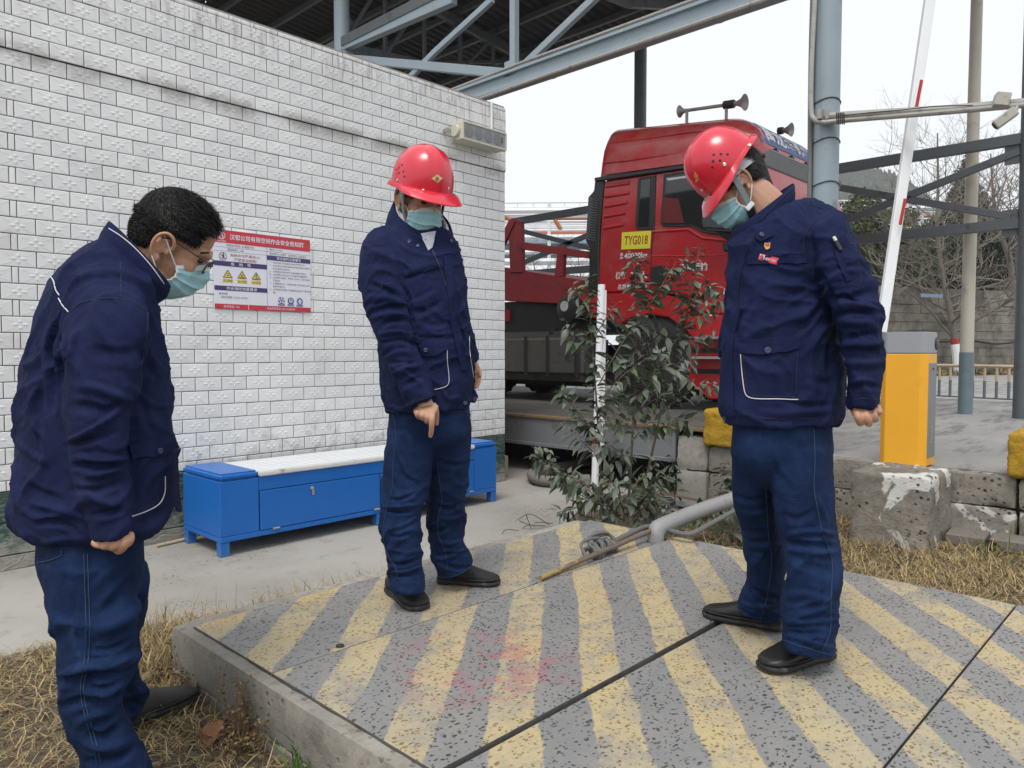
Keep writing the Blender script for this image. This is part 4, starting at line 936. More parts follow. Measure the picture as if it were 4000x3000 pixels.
# air horns
def horn(parent, a, d, L=.12, r=.075):
    b = MB(); d = np.array(d, float); d /= np.linalg.norm(d)
    b.lathe([(.022, 0), (.022, L * .3), (.03, L * .55), (.05, L * .8), (r, L), (r * .95, L - .004), (.045, L * .78), (.0, L * .4)], a, d, 24); return b.obj('horn_bell', m_galv, parent, smooth=True, angle=60)
hz_ = tp(2720, 430, XT + .7)
hA, hB = tp(2680, 432, XT + .6), tp(2850, 408, XT + .6)
hn = thing('air_horn', 'grey double trumpet air horn on the roof of the red cab', 'air horn', (hA + hB) / 2)
b = MB(); b.tube([hA, hB], .019, 10); 
for p in (hA + (hB - hA) * .02, hA + (hB - hA) * .93): b.tube([p, p - (0, 0, .16)], .018, 8)
b.obj('trumpet', m_galv, hn, smooth=True); dd = hB - hA
b = MB(); b.tube([hB - dd * .12, hB + dd * .10], .045, 10); b.obj('driver', m_dark, hn, smooth=True)
horn(hn, hA + dd * .03, -dd, .10, .07); horn(hn, hB, dd, .18, .088)
hn2 = thing('air_horn', 'single grey horn at the front edge of the red cab roof', 'air horn', tp(3075, 500, XT + 1.2))
p0 = tp(3040, 512, XT + 1.1); b = MB(); b.tube([p0, p0 + dd * .1], .04, 10); b.obj('driver', m_dark, hn2); horn(hn2, p0, dd, .15, .075)

# ================================================================== lamp pole, rail, far wall
pb = np.array((10.57, 2.305, ZR))
po = thing('pale_pole', 'tall cream pole with a painted grey blue foot beyond the barrier', 'pole', pb)
zt1 = 1.185
b = MB(); b.cyl(pb, (pb[0], pb[1], zt1), .082, 20); b.obj('painted_foot', M('foot_paint', (.14, .20, .22), .6, dirt=(.08, .1, .11), dscale=5), po, smooth=True)
b = MB(); b.tube([(pb[0], pb[1], zt1 + .001), (pb[0] + .05, pb[1], 7.5)], [.076, .060], 20); b.obj('shaft', M('cream_paint', (.50, .48, .40), .6, var=.1, dirt=(.33, .3, .25), dscale=4), po, smooth=True)
rl = thing('guard_rail', 'low cream guard rail with upright bars along the far road', 'railing', (13.3, 2.6, ZR))
m_rail = M('rail_cream', (.50, .40, .27), .6); m_rail2 = M('rail_grey', (.13, .15, .18), .6)
A_, B_ = np.array((13.85, 4.85, ZR)), np.array((12.9, 1.2, ZR)); dAB = B_ - A_
b = MB(); b.tube([A_ + (0, 0, .55), B_ + (0, 0, .55)], .026, 8); b.obj('top_rail', m_rail, rl, smooth=True)
b = MB(); b.tube([A_ + (0, 0, .06), B_ + (0, 0, .06)], .014, 6); b.obj('bottom_rail', m_rail2, rl, smooth=True)
for k in range(22):
    p = A_ + dAB * (k + .3) / 22
    b = MB(); b.cyl(p + (0, 0, .06), p + (0, 0, .32), .021, 8); o = b.obj('bar', m_rail2, rl, smooth=True)
    b = MB(); b.cyl(p + (0, 0, .3205), p + (0, 0, .53), .020, 8); b.obj('bar', m_rail, rl, smooth=True)
fwl = thing('block_wall', 'weathered grey concrete block wall across the far road', 'wall', (25, 7, ZR))
gA, gB = dep(3330, 1480, 25), dep(4150, 1480, 29); gA[2] = gB[2] = ZR; dd2 = gB - gA; Lw = np.linalg.norm(dd2); dd2 /= Lw; nw = np.array((dd2[1], -dd2[0], 0)); 
if nw @ (EYE - gA) < 0: nw = -nw
mt_w = mk_concrete('far_wall_block', (.27, .25, .215), (.10, .095, .08), var=.4, bump=.4)
ang_w = math.atan2(dd2[1], dd2[0])
for r_ in range(10):
    x = -(r_ % 2) * .55; hgt = .30
    while x < Lw:
        w_ = random.choice((1.05, 1.1, 1.25)); b = MB()
        cpt = gA + dd2 * (x + w_ / 2) + (0, 0, hgt * r_ + hgt / 2) + nw * random.uniform(0, .03)
        b.box(cpt, (w_ - .012, .3, hgt - .012), rz=ang_w); b.obj('block', mt_w, fwl); x += w_
b = MB(); b.box(gA + dd2 * Lw / 2 - nw * .12 + (0, 0, 1.5), (Lw, .2, 2.98), rz=ang_w); b.obj('core', m_black, fwl)
cbk = MB(); cbk.tube(crom([gA + dd2 * f * Lw + nw * .25 + (0, 0, zz) for f, zz in ((.0, 1.05), (.3, 1.1), (.5, 1.15), (.62, 1.05), (.8, 1.2), (.9, 1.1), (.93, .4))], 6), .035, 6)
tag(cbk.obj('wall_cable', m_black, smooth=True), 'black cables sagging along the far block wall', 'cable')

# hill
H = MB(); nx, ny = 60, 18; V = []
for j in range(ny):
    for i in range(nx):
        fx, fy = i / (nx - 1), j / (ny - 1); px_ = 2900 + fx * 1700
        ridge = np.interp(px_, [2900, 3150, 3330, 3420, 3500, 3600, 3700, 3800, 4000, 4300, 4600], [760, 715, 690, 700, 725, 790, 850, 880, 900, 905, 900])
        d = 300 + fy * 115; p = dep(px_, 1372, d); zr = 1.2 + (1372 - ridge) / F_PX * 412 + noise.noise(Vector((px_ / 60, 3, 1))) * 3
        V.append((p[0], p[1], zr * (math.sin(fy * math.pi / 2) ** .8) + noise.noise(Vector((px_ / 45, fy * 7, 0))) * 3 * math.sin(fy * math.pi)))
H.add(V, [(j * nx + i, j * nx + i + 1, (j + 1) * nx + i + 1, (j + 1) * nx + i) for j in range(ny - 1) for i in range(nx - 1)])
t = NT('hill_forest'); co = t.coord('world'); t.set(Base_Color=t.mix(t.noise(co, .11, 8, .7), (.035, .055, .04), (.07, .09, .06)), Roughness=1); t.bump(t.noise(co, .3, 6, .7), 1, 3)
H.obj('hill', t.m, kind='structure', smooth=True)
# hill-top woods: many small tufts, one mass
hv = []; tuft = MB()
for k in range(2600):
    px_ = rng.uniform(3000, 4400); fy = rng.uniform(.3, 1) 
    ridge = np.interp(px_, [2900, 3150, 3330, 3420, 3500, 3600, 3700, 3800, 4000, 4300, 4600], [760, 715, 690, 700, 725, 790, 850, 880, 900, 905, 900])
    d = 300 + fy * 114; p = dep(px_, 1372, d); zr = 1.2 + (1372 - ridge) / F_PX * 412; z = zr * (math.sin(fy * math.pi / 2) ** .8)
    h_ = rng.uniform(2.2, 5); r_ = rng.uniform(1.0, 2.1)
    a0 = rng.uniform(0, 6); tuft.add([(p[0] + r_ * math.cos(a0 + q), p[1] + r_ * math.sin(a0 + q), z - 1.5) for q in (0, 2.1, 4.2)] + [(p[0], p[1], z + h_)], [(0, 1, 3), (1, 2, 3), (2, 0, 3)])
tuft.obj('hill_woods', t.m, kind='stuff')

# pipe rack far behind
rk = thing('pipe_rack', 'long pale industrial rack of horizontal pipes far behind the truck', 'pipe rack', dep(2400, 1372, 48))
DR = 48; m_rk = M('rack_white', (.62, .63, .65), .5, var=.05); m_rkb = M('rack_blue', (.16, .25, .33), .6); m_rko = M('rack_orange', (.36, .11, .05), .7)
def rkbar(x0, y0, x1, y1, w, m, name='pipe', d=DR, n=6):
    b = MB(); b.tube([dep(x0, y0, d), dep(x1, y1, d)], w, n); return b.obj(name, m, rk, smooth=True)
for y, w in ((794, .05), (813, .035), (826, .2), (842, .12), (850, .06), (868, .09), (873, .05), (880, .05), (888, .04), (893, .05), (898, .04), (903, .08), (931, .22), (988, .15), (1018, .1), (1025, .25)):
    rkbar(1700, y, 3650, y - 12, w, m_rk)
for y, w in ((938, .25), (955, .4), (970, .3), (1000, .5)): rkbar(1700, y, 3300, y - 4, w, m_rkb, d=DR + 3)
rkbar(1700, 858, 3650, 846, .1, m_rko, d=DR + 1); rkbar(1700, 918, 2600, 915, .25, m_rko, d=DR + 2)
for x in (1900, 2145, 2400, 2700, 3000, 3300, 3600): rkbar(x, 790, x, 1300, .12, m_rk, 'post')
for x in range(1900, 3620, 61): rkbar(x, 794, x, 813, .03, m_rk, 'post')
rkbar(2150, 830, 2190, 895, .15, m_rko, 'brace'); rkbar(1960, 840, 2010, 870, .15, m_rko, 'brace'); rkbar(3420, 790, 3480, 830, .1, m_rko, 'brace')
# ================================================================== people: tools
def ndir(v): v = np.array(v, float); return v / np.linalg.norm(v)
class Fig:
    def __init__(s, Z0): s.Z = Z0
    def P(s, x, y, t=0.0): return dep(x, y, s.Z - t)
def sect_rings(fig, S, n=28, m=5, shrink=1.0, pw=2.25):
    """S rows: xa, ya, xb, yb, t, d [, drop]  silhouette ends in the photo, depth offset, half depth, near-side drop"""
    S = [tuple(q) + (0.0,) * (7 - len(q)) for q in S]
    Q = crom(S, m) if len(S) > 2 else np.array(S, float)
    out = []
    for xa, ya, xb, yb, t, d, k in Q:
        A, B = fig.P(xa, ya, t), fig.P(xb, yb, t); c = (A + B) / 2; u = (B - A) / 2 * shrink
        vd = (c - EYE) * (1, 1, 0); vd /= np.linalg.norm(vd); w = -vd * d * shrink - UPZ * k
        out.append([c + u * (np.sign(math.cos(a)) * abs(math.cos(a)) ** (2 / pw)) + w * (np.sign(math.sin(a)) * abs(math.sin(a)) ** (2 / pw)) for a in np.linspace(0, 2 * math.pi, n, endpoint=False)])
    return out
def ellipsoid(mb, c, r, mat=None, nu=18, nv=12):
    Mx = np.eye(3) if mat is None else np.array(mat)
    rg = []
    for j in range(1, nv):
        th = math.pi * j / nv
        rg.append([np.array(c) + Mx @ (np.array(r) * (math.sin(th) * math.cos(a), math.sin(th) * math.sin(a), math.cos(th))) for a in np.linspace(0, 2 * math.pi, nu, endpoint=False)])
    mb.rings(rg)
def solid(mb, voxel, smooth=3, fac=.5):
    """one continuous skin round everything in mb"""
    me = bpy.data.meshes.new('skin'); me.from_pydata(mb.v, [], mb.f)
    bm = bmesh.new(); bm.from_mesh(me)
    # each closed loft must face outward: fix per island
    bmesh.ops.recalc_face_normals(bm, faces=bm.faces); bm.to_mesh(me); bm.free()
    o = bpy.data.objects.new('skin', me); COL.objects.link(o)
    md = o.modifiers.new('r', 'REMESH'); md.mode = 'VOXEL'; md.voxel_size = voxel; md.adaptivity = 0
    if smooth: s = o.modifiers.new('s', 'SMOOTH'); s.factor = fac; s.iterations = smooth
    dg = bpy.context.evaluated_depsgraph_get()
    r = bpy.data.meshes.new_from_object(o.evaluated_get(dg)); bpy.data.objects.remove(o); bpy.data.meshes.remove(me)
    return r
def get_v(me):
    a = np.empty(len(me.vertices) * 3); me.vertices.foreach_get('co', a); return a.reshape(-1, 3)
def get_n(me):
    a = np.empty(len(me.vertices) * 3); me.vertices.foreach_get('normal', a); return a.reshape(-1, 3)
def set_v(me, V): me.vertices.foreach_set('co', V.ravel()); me.update()
def seg_dist(Q, pts):
    best = np.full(len(Q), 1e9); par_ = np.zeros(len(Q)); L = 0
    pts = np.array(pts, float); tot = np.linalg.norm(np.diff(pts, axis=0), axis=1).sum()
    sign = np.zeros(len(Q))
    for a, b in zip(pts, pts[1:]):
        d = b - a; l2 = d @ d; tt = np.clip(((Q - a) @ d) / l2, 0, 1); r = Q - (a + tt[:, None] * d)
        dist = np.hypot(r[:, 0], r[:, 1]); mk = dist < best
        sg = np.sign(d[0] * r[:, 1] - d[1] * r[:, 0])
        best = np.where(mk, dist, best); par_ = np.where(mk, (L + tt * math.sqrt(l2)) / tot, par_); sign = np.where(mk, sg, sign); L += math.sqrt(l2)
    return best, par_, sign
FOLD = 1.55
FJ = random.Random(11)
def folds(me, strokes, vis=.07):
    """press real folds into the cloth: strokes are photo polylines (pts, width px, height mm)"""
    V, N = get_v(me), get_n(me); Q = pj(V); dz = (V - EYE) @ FWD
    toc = EYE - V; toc /= np.linalg.norm(toc, axis=1)[:, None]
    face = np.clip(((N * toc).sum(1) + .05) / .35, 0, 1)
    gx = (Q[:, 0] // 16).astype(int); gy = (Q[:, 1] // 16).astype(int); key = gx * 100003 + gy
    uq, inv = np.unique(key, return_inverse=True); zmin = np.full(len(uq), 1e9); np.minimum.at(zmin, inv, dz)
    w0 = face * (dz < zmin[inv] + vis)
    D = np.zeros(len(V))
    for st in strokes:
        pts, w, amp = st[:3]; lop = st[3] if len(st) > 3 else 0
        pts = np.array(pts, float); L_ = np.linalg.norm(pts[-1] - pts[0]); c0_ = pts.mean(0); an = FJ.gauss(0, .16); sh_ = FJ.uniform(.62, 1.12)
        pts = c0_ + (pts - c0_) @ np.array(((math.cos(an), math.sin(an)), (-math.sin(an), math.cos(an)))) * sh_ + np.array((FJ.gauss(0, L_ * .07), FJ.gauss(0, w * .5))); amp = amp * FJ.uniform(.7, 1.35); w = w * FJ.uniform(.7, 1.15)
        pts = crom(pts, 5) if len(pts) > 2 else np.array(pts, float)
        lo, hi = pts.min(0) - 3 * w, pts.max(0) + 3 * w
        idx = np.where((Q[:, 0] > lo[0]) & (Q[:, 0] < hi[0]) & (Q[:, 1] > lo[1]) & (Q[:, 1] < hi[1]) & (w0 > 0))[0]
        if not len(idx): continue
        ds, pr, sg = seg_dist(Q[idx], pts)
        x = ds / w; xs = np.where(sg > 0, x * .8, x * 1.35); prof = np.exp(-xs * xs) - .30 * np.exp(-((xs - 1.8) / .6) ** 2)
        tap = np.clip(np.minimum(pr, 1 - pr) * 3.2 + .15, 0, 1) ** .7
        D[idx] += FOLD * amp * .001 * prof * tap
    return V + N * (D * w0)[:, None], w0
def crumple(V, N, amp, sc, axis=None, stretch=3.0, seed=0):
    out = np.zeros(len(V)); A = None if axis is None else ndir(axis)
    for i, p in enumerate(V):
        q = p if A is None else p + A * (p @ A) * (stretch - 1)
        v = Vector(q * sc + seed)
        out[i] = noise.noise(v) + .5 * noise.noise(v * 2.1)
    out = np.sign(out) * np.abs(out) ** .8
    return V + N * (out * amp)[:, None]
def ridged(V, N, amp, sc, up=2.4, seed=0, mask=None):
    out = np.zeros(len(V)); S = np.array((1, 1, up)) * sc
    for i, p in enumerate(V):
        w = Vector(p * sc * .55 + seed); wx = noise.noise(w) * .9; wy = noise.noise(w + Vector((7.3, 1.1, 3.7))) * .9
        q = Vector(p * S + seed) + Vector((wx, wy, wx * 1.6 + wy))
        n1 = 1 - abs(noise.noise(q)) * 2.1; n2 = 1 - abs(noise.noise(q * 2.05 + Vector((3, 5, 1)))) * 2.0
        n3 = 1 - abs(noise.noise(q * 3.9 + Vector((1, 9, 4)))) * 2.0; r1 = max(0, n1)
        out[i] = 1.15 * r1 ** 2.4 + .50 * max(0, n2) ** 2.2 * (.35 + .65 * r1) + .20 * max(0, n3) ** 2
    out -= out.mean(); m_ = 1 if mask is None else np.interp(V[:, 2], [m[0] for m in mask], [m[1] for m in mask])
    return V + N * (out * amp * m_)[:, None]
def cloth(name, mb, mats, parent, strokes, voxel=.0065, crump=((.0035, 9, None),), smooth=7, ridge=None):
    me = solid(mb, voxel, smooth)
    for c in crump:
        set_v(me, crumple(get_v(me), get_n(me), c[0], c[1], c[2] if len(c) > 2 else None, c[3] if len(c) > 3 else 3.0))
    if ridge: set_v(me, ridged(get_v(me), get_n(me), *ridge))
    V, _ = folds(me, strokes); set_v(me, V)
    me.name = name
    for m in mats if isinstance(mats, (list, tuple)) else [mats]: me.materials.append(m)
    me.polygons.foreach_set('use_smooth', [True] * len(me.polygons))
    return link(name, me, parent)
def bvh(o):
    me = o.data; mw = o.matrix_world
    bpy.context.view_layer.update()
    return BVHTree.FromPolygons([tuple(v.co) for v in me.vertices], [tuple(p.vertices) for p in me.polygons])
def hit(tree, x, y):
    r = Vector(ray(x, y)).normalized(); h = tree.ray_cast(Vector(EYE), r)
    if h[0] is None: return None
    n = np.array(h[1]); n = -n if n @ np.array(r) > 0 else n
    return np.array(h[0]), n
def onsurf(tree, pts, lift):
    out = []
    for x, y in pts:
        h = hit(tree, x, y)
        if h is None: 
            q = tree.find_nearest(Vector(EYE + ray(x, y) * 2.5)); continue
        out.append(h[0] + h[1] * lift)
    return out
def seam(tree, pts, r, name, m, parent, lift=None, n=5, sub=8, flat=None):
    P = onsurf(tree, crom(pts, sub) if len(pts) > 2 else [np.array(pts[0]) + (np.array(pts[1]) - np.array(pts[0])) * f for f in np.linspace(0, 1, sub)], r * .3 if lift is None else lift)
    P = [p for i, p in enumerate(P) if i == 0 or np.linalg.norm(p - P[i - 1]) < .09]
    if len(P) < 2: return None
    P = np.array(P)
    if len(P) > 4:
        for _ in range(2): P[1:-1] = (P[:-2] + 2 * P[1:-1] + P[2:]) / 4
    b = MB(); b.tube(list(P), r, n); return b.obj(name, m, parent, smooth=True, angle=180)
def patch(tree, quad, th, name, m, parent, nx=9, ny=6, lift=.001, edge=None, bow=None):
    """cloth piece lying on a garment: quad TL TR BR BL in photo pixels"""
    G = []; Nn = []
    if len(quad) == 4 and np.ndim(quad[0]) == 1: q = np.array(quad, float); fA = lambda v: q[0] + (q[3] - q[0]) * v; fB = lambda v: q[1] + (q[2] - q[1]) * v
    else:
        cA, cB = crom(quad[0], 8), crom(quad[1], 8); q = np.vstack([cA, cB])
        f_ = lambda c_: (lambda v: np.array([np.interp(v * (len(c_) - 1), range(len(c_)), c_[:, 0]), np.interp(v * (len(c_) - 1), range(len(c_)), c_[:, 1])])); fA, fB = f_(cA), f_(cB)
    for j in range(ny + 1):
        for i in range(nx + 1):
            u, v = i / nx, j / ny
            p = (1 - u) * fA(v) + u * fB(v)
            if bow: p = p + np.array((0, bow * 4 * u * (1 - u) * v))
            h = hit(tree, *p); G.append(h[0] if h else None); Nn.append(h[1] if h else None)
    good = [k for k in range(len(G)) if G[k] is not None]
    if len(good) < 6: return None
    for k in range(len(G)):
        if G[k] is None:
            j = min(good, key=lambda z: abs(z % (nx + 1) - k % (nx + 1)) + abs(z // (nx + 1) - k // (nx + 1))); 
            p = q.mean(0); G[k] = G[j]; Nn[k] = Nn[j]
    G = np.array(G).reshape(ny + 1, nx + 1, 3); Nn = np.array(Nn).reshape(ny + 1, nx + 1, 3)
    for _ in range(2):
        Nn[1:-1, 1:-1] = (Nn[1:-1, 1:-1] + Nn[:-2, 1:-1] + Nn[2:, 1:-1] + Nn[1:-1, :-2] + Nn[1:-1, 2:]) / 5
        G[1:-1, 1:-1] = (2 * G[1:-1, 1:-1] + G[:-2, 1:-1] + G[2:, 1:-1] + G[1:-1, :-2] + G[1:-1, 2:]) / 6
    top = (G + Nn * (lift + th)).reshape(-1, 3); bot = (G - Nn * .004).reshape(-1, 3); n = len(top); w = nx + 1
    Fc = []
    for j in range(ny):
        for i in range(nx):
            a = j * w + i; Fc.append((a, a + 1, a + w + 1, a + w)); Fc.append((n + a, n + a + w, n + a + w + 1, n + a + 1))
    rim_ = [i for i in range(w)] + [j * w + nx for j in range(1, ny + 1)] + [ny * w + i for i in range(nx - 1, -1, -1)] + [j * w for j in range(ny - 1, 0, -1)]
    for a, c in zip(rim_, rim_[1:] + rim_[:1]): Fc.append((a, a + n, c + n, c))
    b = MB(); b.add(np.vstack([top, bot]), Fc); return b.obj(name, m, parent, smooth=True, angle=50)
def stud(tree, x, y, r, name, m, parent, h=.003, lift=.001):
    q = hit(tree, x, y)
    if q is None: return None
    b = MB(); b.lathe([(r, 0), (r, h * .6), (r * .7, h), (r * .35, h * .7), (0, h * .7)], q[0] + q[1] * lift, q[1], 14); return b.obj(name, m, parent, smooth=True)

# ------------------------------------------------------------------ cloth and skin materials
def mk_cloth(name, c0, c1, weave=900, fade=None, rough=.85, wb=.25):
    t = NT(name); co = t.coord('world')
    c = t.mix(t.ramp(t.noise(co, 7, 6, .65), .3, .7), c0, c1)
    if fade: c = t.mix(t.math('MULTIPLY', t.ramp(t.noise(co, 5.5, 7, .7), .5, .72), .7), c, fade)
    t.set(Base_Color=c, Roughness=rough); t.b.inputs['Sheen Weight'].default_value = .0; t.b.inputs['Sheen Roughness'].default_value = .5
    t.b.inputs['Specular IOR Level'].default_value = .12
    h = t.math('ADD', t.math('MULTIPLY', t.noise(co, weave, 2, .5), .5), t.math('ADD', t.math('MULTIPLY', t.noise(co, 60, 5, .65), 1.6), t.math('MULTIPLY', t.noise(co, 16, 4, .55, 1.2), 4.0))); t.bump(h, wb, .006); return t.m
m_jack = mk_cloth('navy_work_cloth', (.0075, .0120, .044), (.0115, .0175, .060), fade=(.020, .028, .080))
m_jackd = mk_cloth('navy_lining', (.010, .012, .035), (.013, .015, .042))
m_den = mk_cloth('dark_blue_denim', (.0060, .0150, .048), (.0095, .023, .072), fade=(.019, .047, .125), weave=700, wb=.35)
m_thread = M('denim_thread', (.026, .058, .125), .8); m_thr2 = M('seam_navy', (.009, .011, .036), .9)
m_pipe_w = M('reflective_piping', (.62, .62, .64), .5, var=.08)
m_snap = M('snap_navy', (.05, .055, .10), .35, metal=.3)
t = NT('skin'); co = t.coord('world')
c = t.mix(t.noise(co, 24, 6, .6), (.38, .20, .125), (.50, .285, .19)); c = t.mix(t.math('MULTIPLY', t.ramp(t.noise(co, 130, 5, .7), .5, .7), .25), c, (.28, .14, .09)); c = t.mix(t.math('MULTIPLY', t.ramp(t.noise(co, 11, 5), .5, .75), .6), c, (.42, .18, .12))
t.set(Base_Color=c, Roughness=.48); t.b.inputs['Subsurface Weight'].default_value = .12; t.b.inputs['Subsurface Radius'].default_value = (.02, .008, .004); t.b.inputs['Subsurface Scale'].default_value = .4
t.bump(t.noise(co, 260, 4, .6), .12, .002); m_skin = t.m
m_hair = M('black_hair', (.0075, .0065, .006), .55, var=.3, vscale=60, spec=.3)
m_mask = NT('mask_blue'); co = m_mask.coord('world'); m_mask.set(Base_Color=m_mask.mix(m_mask.noise(co, 18, 4), (.26, .50, .56), (.33, .57, .63)), Roughness=.8); m_mask.b.inputs['Subsurface Weight'].default_value = .1; m_mask.b.inputs['Subsurface Scale'].default_value = .02; m_mask.bump(m_mask.noise(co, 300, 3), .25, .002); m_mask = m_mask.m
m_maskw = M('mask_white', (.62, .65, .66), .8, var=.05)
t = NT('helmet_red'); co = t.coord('world'); t.set(Base_Color=t.mix(t.noise(co, 8, 5), (.56, .006, .028), (.62, .010, .036)), Roughness=t.mix(t.ramp(t.noise(co, 20, 6, .7), .4, .7), (.28,) * 3, (.40,) * 3)); t.b.inputs['Coat Weight'].default_value = .6; t.b.inputs['Coat Roughness'].default_value = .16; m_helm = t.m
m_strap = M('strap_grey', (.17, .21, .22), .8, var=.1, vscale=80, bump=.3, bscale=900); m_band = M('band_grey', (.33, .35, .38), .45)
m_shoe = M('shoe_leather', (.012, .012, .012), .38, var=.3, vscale=30, bump=.2, bscale=120, dirt=(.06, .055, .05), dscale=18, dlo=.62, dhi=.75)
m_shoem = M('shoe_mesh', (.014, .014, .015), .75, var=.3, vscale=50, bump=.5, bscale=500, dirt=(.05, .047, .045), dscale=16)
m_suede = M('shoe_suede', (.045, .042, .042), .9, var=.25, vscale=30, bump=.4, bscale=300)
m_sole = M('shoe_sole', (.016, .016, .017), .7, dirt=(.08, .075, .068), dscale=22, dlo=.5, dhi=.7)

# ------------------------------------------------------------------ head, hair, mask, helmet (local axes f, s, u)
class Head:
    def __init__(s, c, f, up, k=1.0):
        s.f = ndir(f); s.l = ndir(np.cross(up, s.f)); s.u = np.cross(s.f, s.l); s.c = np.array(c, float); s.k = k
        s.M = np.stack([s.f, s.l, s.u], 1)
    def __call__(s, f, l, u): return s.c + s.M @ (np.array((f, l, u)) * s.k)
    def ell(s, mb, c, r, rot=None, **kw):
        Mx = s.M if rot is None else s.M @ np.array(rot); ellipsoid(mb, s(*c), np.array(r) * s.k, Mx, **kw)
    def tube(s, mb, pts, r, n=8):
        rr = [x * s.k for x in r] if hasattr(r, '__len__') else r * s.k
        mb.tube([s(*p) for p in pts], rr, n)
def head_parts(H, mb, neck_to, neck_r=(.058, .062)):
    H.ell(mb, (-.012, 0, .055), (.098, .078, .090)); H.ell(mb, (-.035, 0, .02), (.070, .068, .075))
    H.ell(mb, (.040, 0, -.015), (.056, .064, .090)); H.ell(mb, (.036, 0, -.075), (.056, .056, .042)); H.ell(mb, (.074, 0, -.092), (.020, .026, .019))
    H.ell(mb, (.052, .036, -.020), (.036, .030, .032)); H.ell(mb, (.052, -.036, -.020), (.036, .030, .032))
    H.tube(mb, [(.066, -.048, .030), (.084, -.022, .034), (.088, 0, .030), (.084, .022, .034), (.066, .048, .030)], [.010, .012, .012, .012, .010])
    H.tube(mb, [(.088, 0, .022), (.100, 0, -.012), (.108, 0, -.034)], [.008, .009, .011]); H.ell(mb, (.098, .011, -.040), (.011, .009, .009)); H.ell(mb, (.098, -.011, -.040), (.011, .009, .009))
    H.tube(mb, [(.092, -.024, -.070), (.102, 0, -.066), (.092, .024, -.070)], [.006, .009, .006]); H.tube(mb, [(.090, -.022, -.080), (.100, 0, -.080), (.090, .022, -.080)], [.006, .009, .006])
    for sd_ in (1, -1):
        y = .076 * sd_; o = .016 * sd_
        hel = [(.012, y, -.012), (.018, y + o * .6, .012), (.008, y + o, .030), (-.010, y + o * 1.2, .034), (-.024, y + o * 1.25, .020), (-.027, y + o * 1.1, -.002), (-.020, y + o * .8, -.024), (-.008, y + o * .4, -.038)]
        H.tube(mb, crom(hel, 4), .0052, 7)
        H.tube(mb, crom([(-.004, y + o * .5, .018), (-.014, y + o * .7, .012), (-.016, y + o * .6, -.006), (-.008, y + o * .4, -.020)], 4), .0042, 6)
        H.ell(mb, (-.004, y + o * .35, -.036), (.010, .0055, .013)); H.ell(mb, (-.010, y + o * .25, .004), (.018, .006, .030)); H.ell(mb, (.012, y + o * .3, -.008), (.006, .006, .010))
    mb.tube([H(-.022, 0, -.02), H(-.028, 0, -.075), np.array(neck_to)], [.060 * H.k, neck_r[0], neck_r[1]], 20)
def eyes(H, person):
    for sd_ in (1, -1):
        b = MB(); H.ell(b, (.0805, .031 * sd_, .012), (.0100, .0135, .0075), nu=12, nv=8); e = b.obj('eye', M('eye_dark', (.02, .014, .012), .25), person, smooth=True)
        b = MB(); H.tube(b, crom([(.083, .014 * sd_, .037), (.087, .030 * sd_, .042), (.074, .052 * sd_, .033)], 5), .0028, 6); b.obj('eyebrow', m_hair, person, smooth=True)
def hair(H, person, line, n, length, comb, cap=1.0, seed=1, wild=.35, bulge=0.0):
    """line(f, s, u) -> True where hair grows; strands over a cap that follows the skull"""
    r_ = np.random.default_rng(seed); mb = MB(); V = []; Fc = []
    nu, nv = 56, 40; grid = {}
    def skull(th, ph):
        d = np.array((math.sin(th) * math.cos(ph), math.sin(th) * math.sin(ph), math.cos(th)))
        best = 0; o_ = np.array((-.02, 0, .04))
        for c_, r3 in (((-.012, 0, .055), (.101, .081, .093)), ((-.035, 0, .02), (.074, .072, .079))):
            r3 = np.array(r3); a_ = (o_ - c_) / r3; b_ = d / r3; A_, B_, C_ = b_ @ b_, 2 * a_ @ b_, a_ @ a_ - 1; ds_ = B_ * B_ - 4 * A_ * C_
            if ds_ > 0: best = max(best, (-B_ + math.sqrt(ds_)) / (2 * A_))
        return o_ + d * (best + bulge * max(0, -d[0] - .1) ** .7), d
    for j in range(nv + 1):
        for i in range(nu):
            p, d = skull(math.pi * (.02 + .74 * j / nv), 2 * math.pi * i / nu); ok = line(*p)
            lift = (.002 + .002 * noise.noise(Vector(p * 30 + seed)) + .005 * cap) if ok else -.006
            V.append(H(*(p + d * lift)))
    for j in range(nv):
        for i in range(nu): Fc.append((j * nu + i, j * nu + (i + 1) % nu, (j + 1) * nu + (i + 1) % nu, (j + 1) * nu + i))
    Fc.append(tuple(range(nu))); mb.add(V, Fc)
    k = 0; tries = 0
    while k < n and tries < n * 6:
        tries += 1
        th = math.acos(r_.uniform(-.75, 1)); ph = r_.uniform(0, 2 * math.pi); p, d = skull(th, ph)
        if not line(*p): continue
        k += 1; L = length(p) * r_.uniform(.6, 1.25); dr = np.array(comb(p)) + r_.normal(0, wild, 3) + d * .42; dr = dr - d * min(0, dr @ d); dr = ndir(dr)
        side = ndir(np.cross(dr, d)) * r_.uniform(.0006, .0013); a = p + d * (.001 + .006 * cap)
        b1 = a + dr * L * .5 + d * L * .12; c1 = a + dr * L + d * L * .02
        mb.add([H(*(a - side)), H(*(a + side)), H(*(b1 + side * .8)), H(*(b1 - side * .8)), H(*c1)], [(0, 1, 2, 3), (3, 2, 4)])
    me = mb.mesh('hair', [m_hair], True, angle=180)
    return link('hair', me, person)
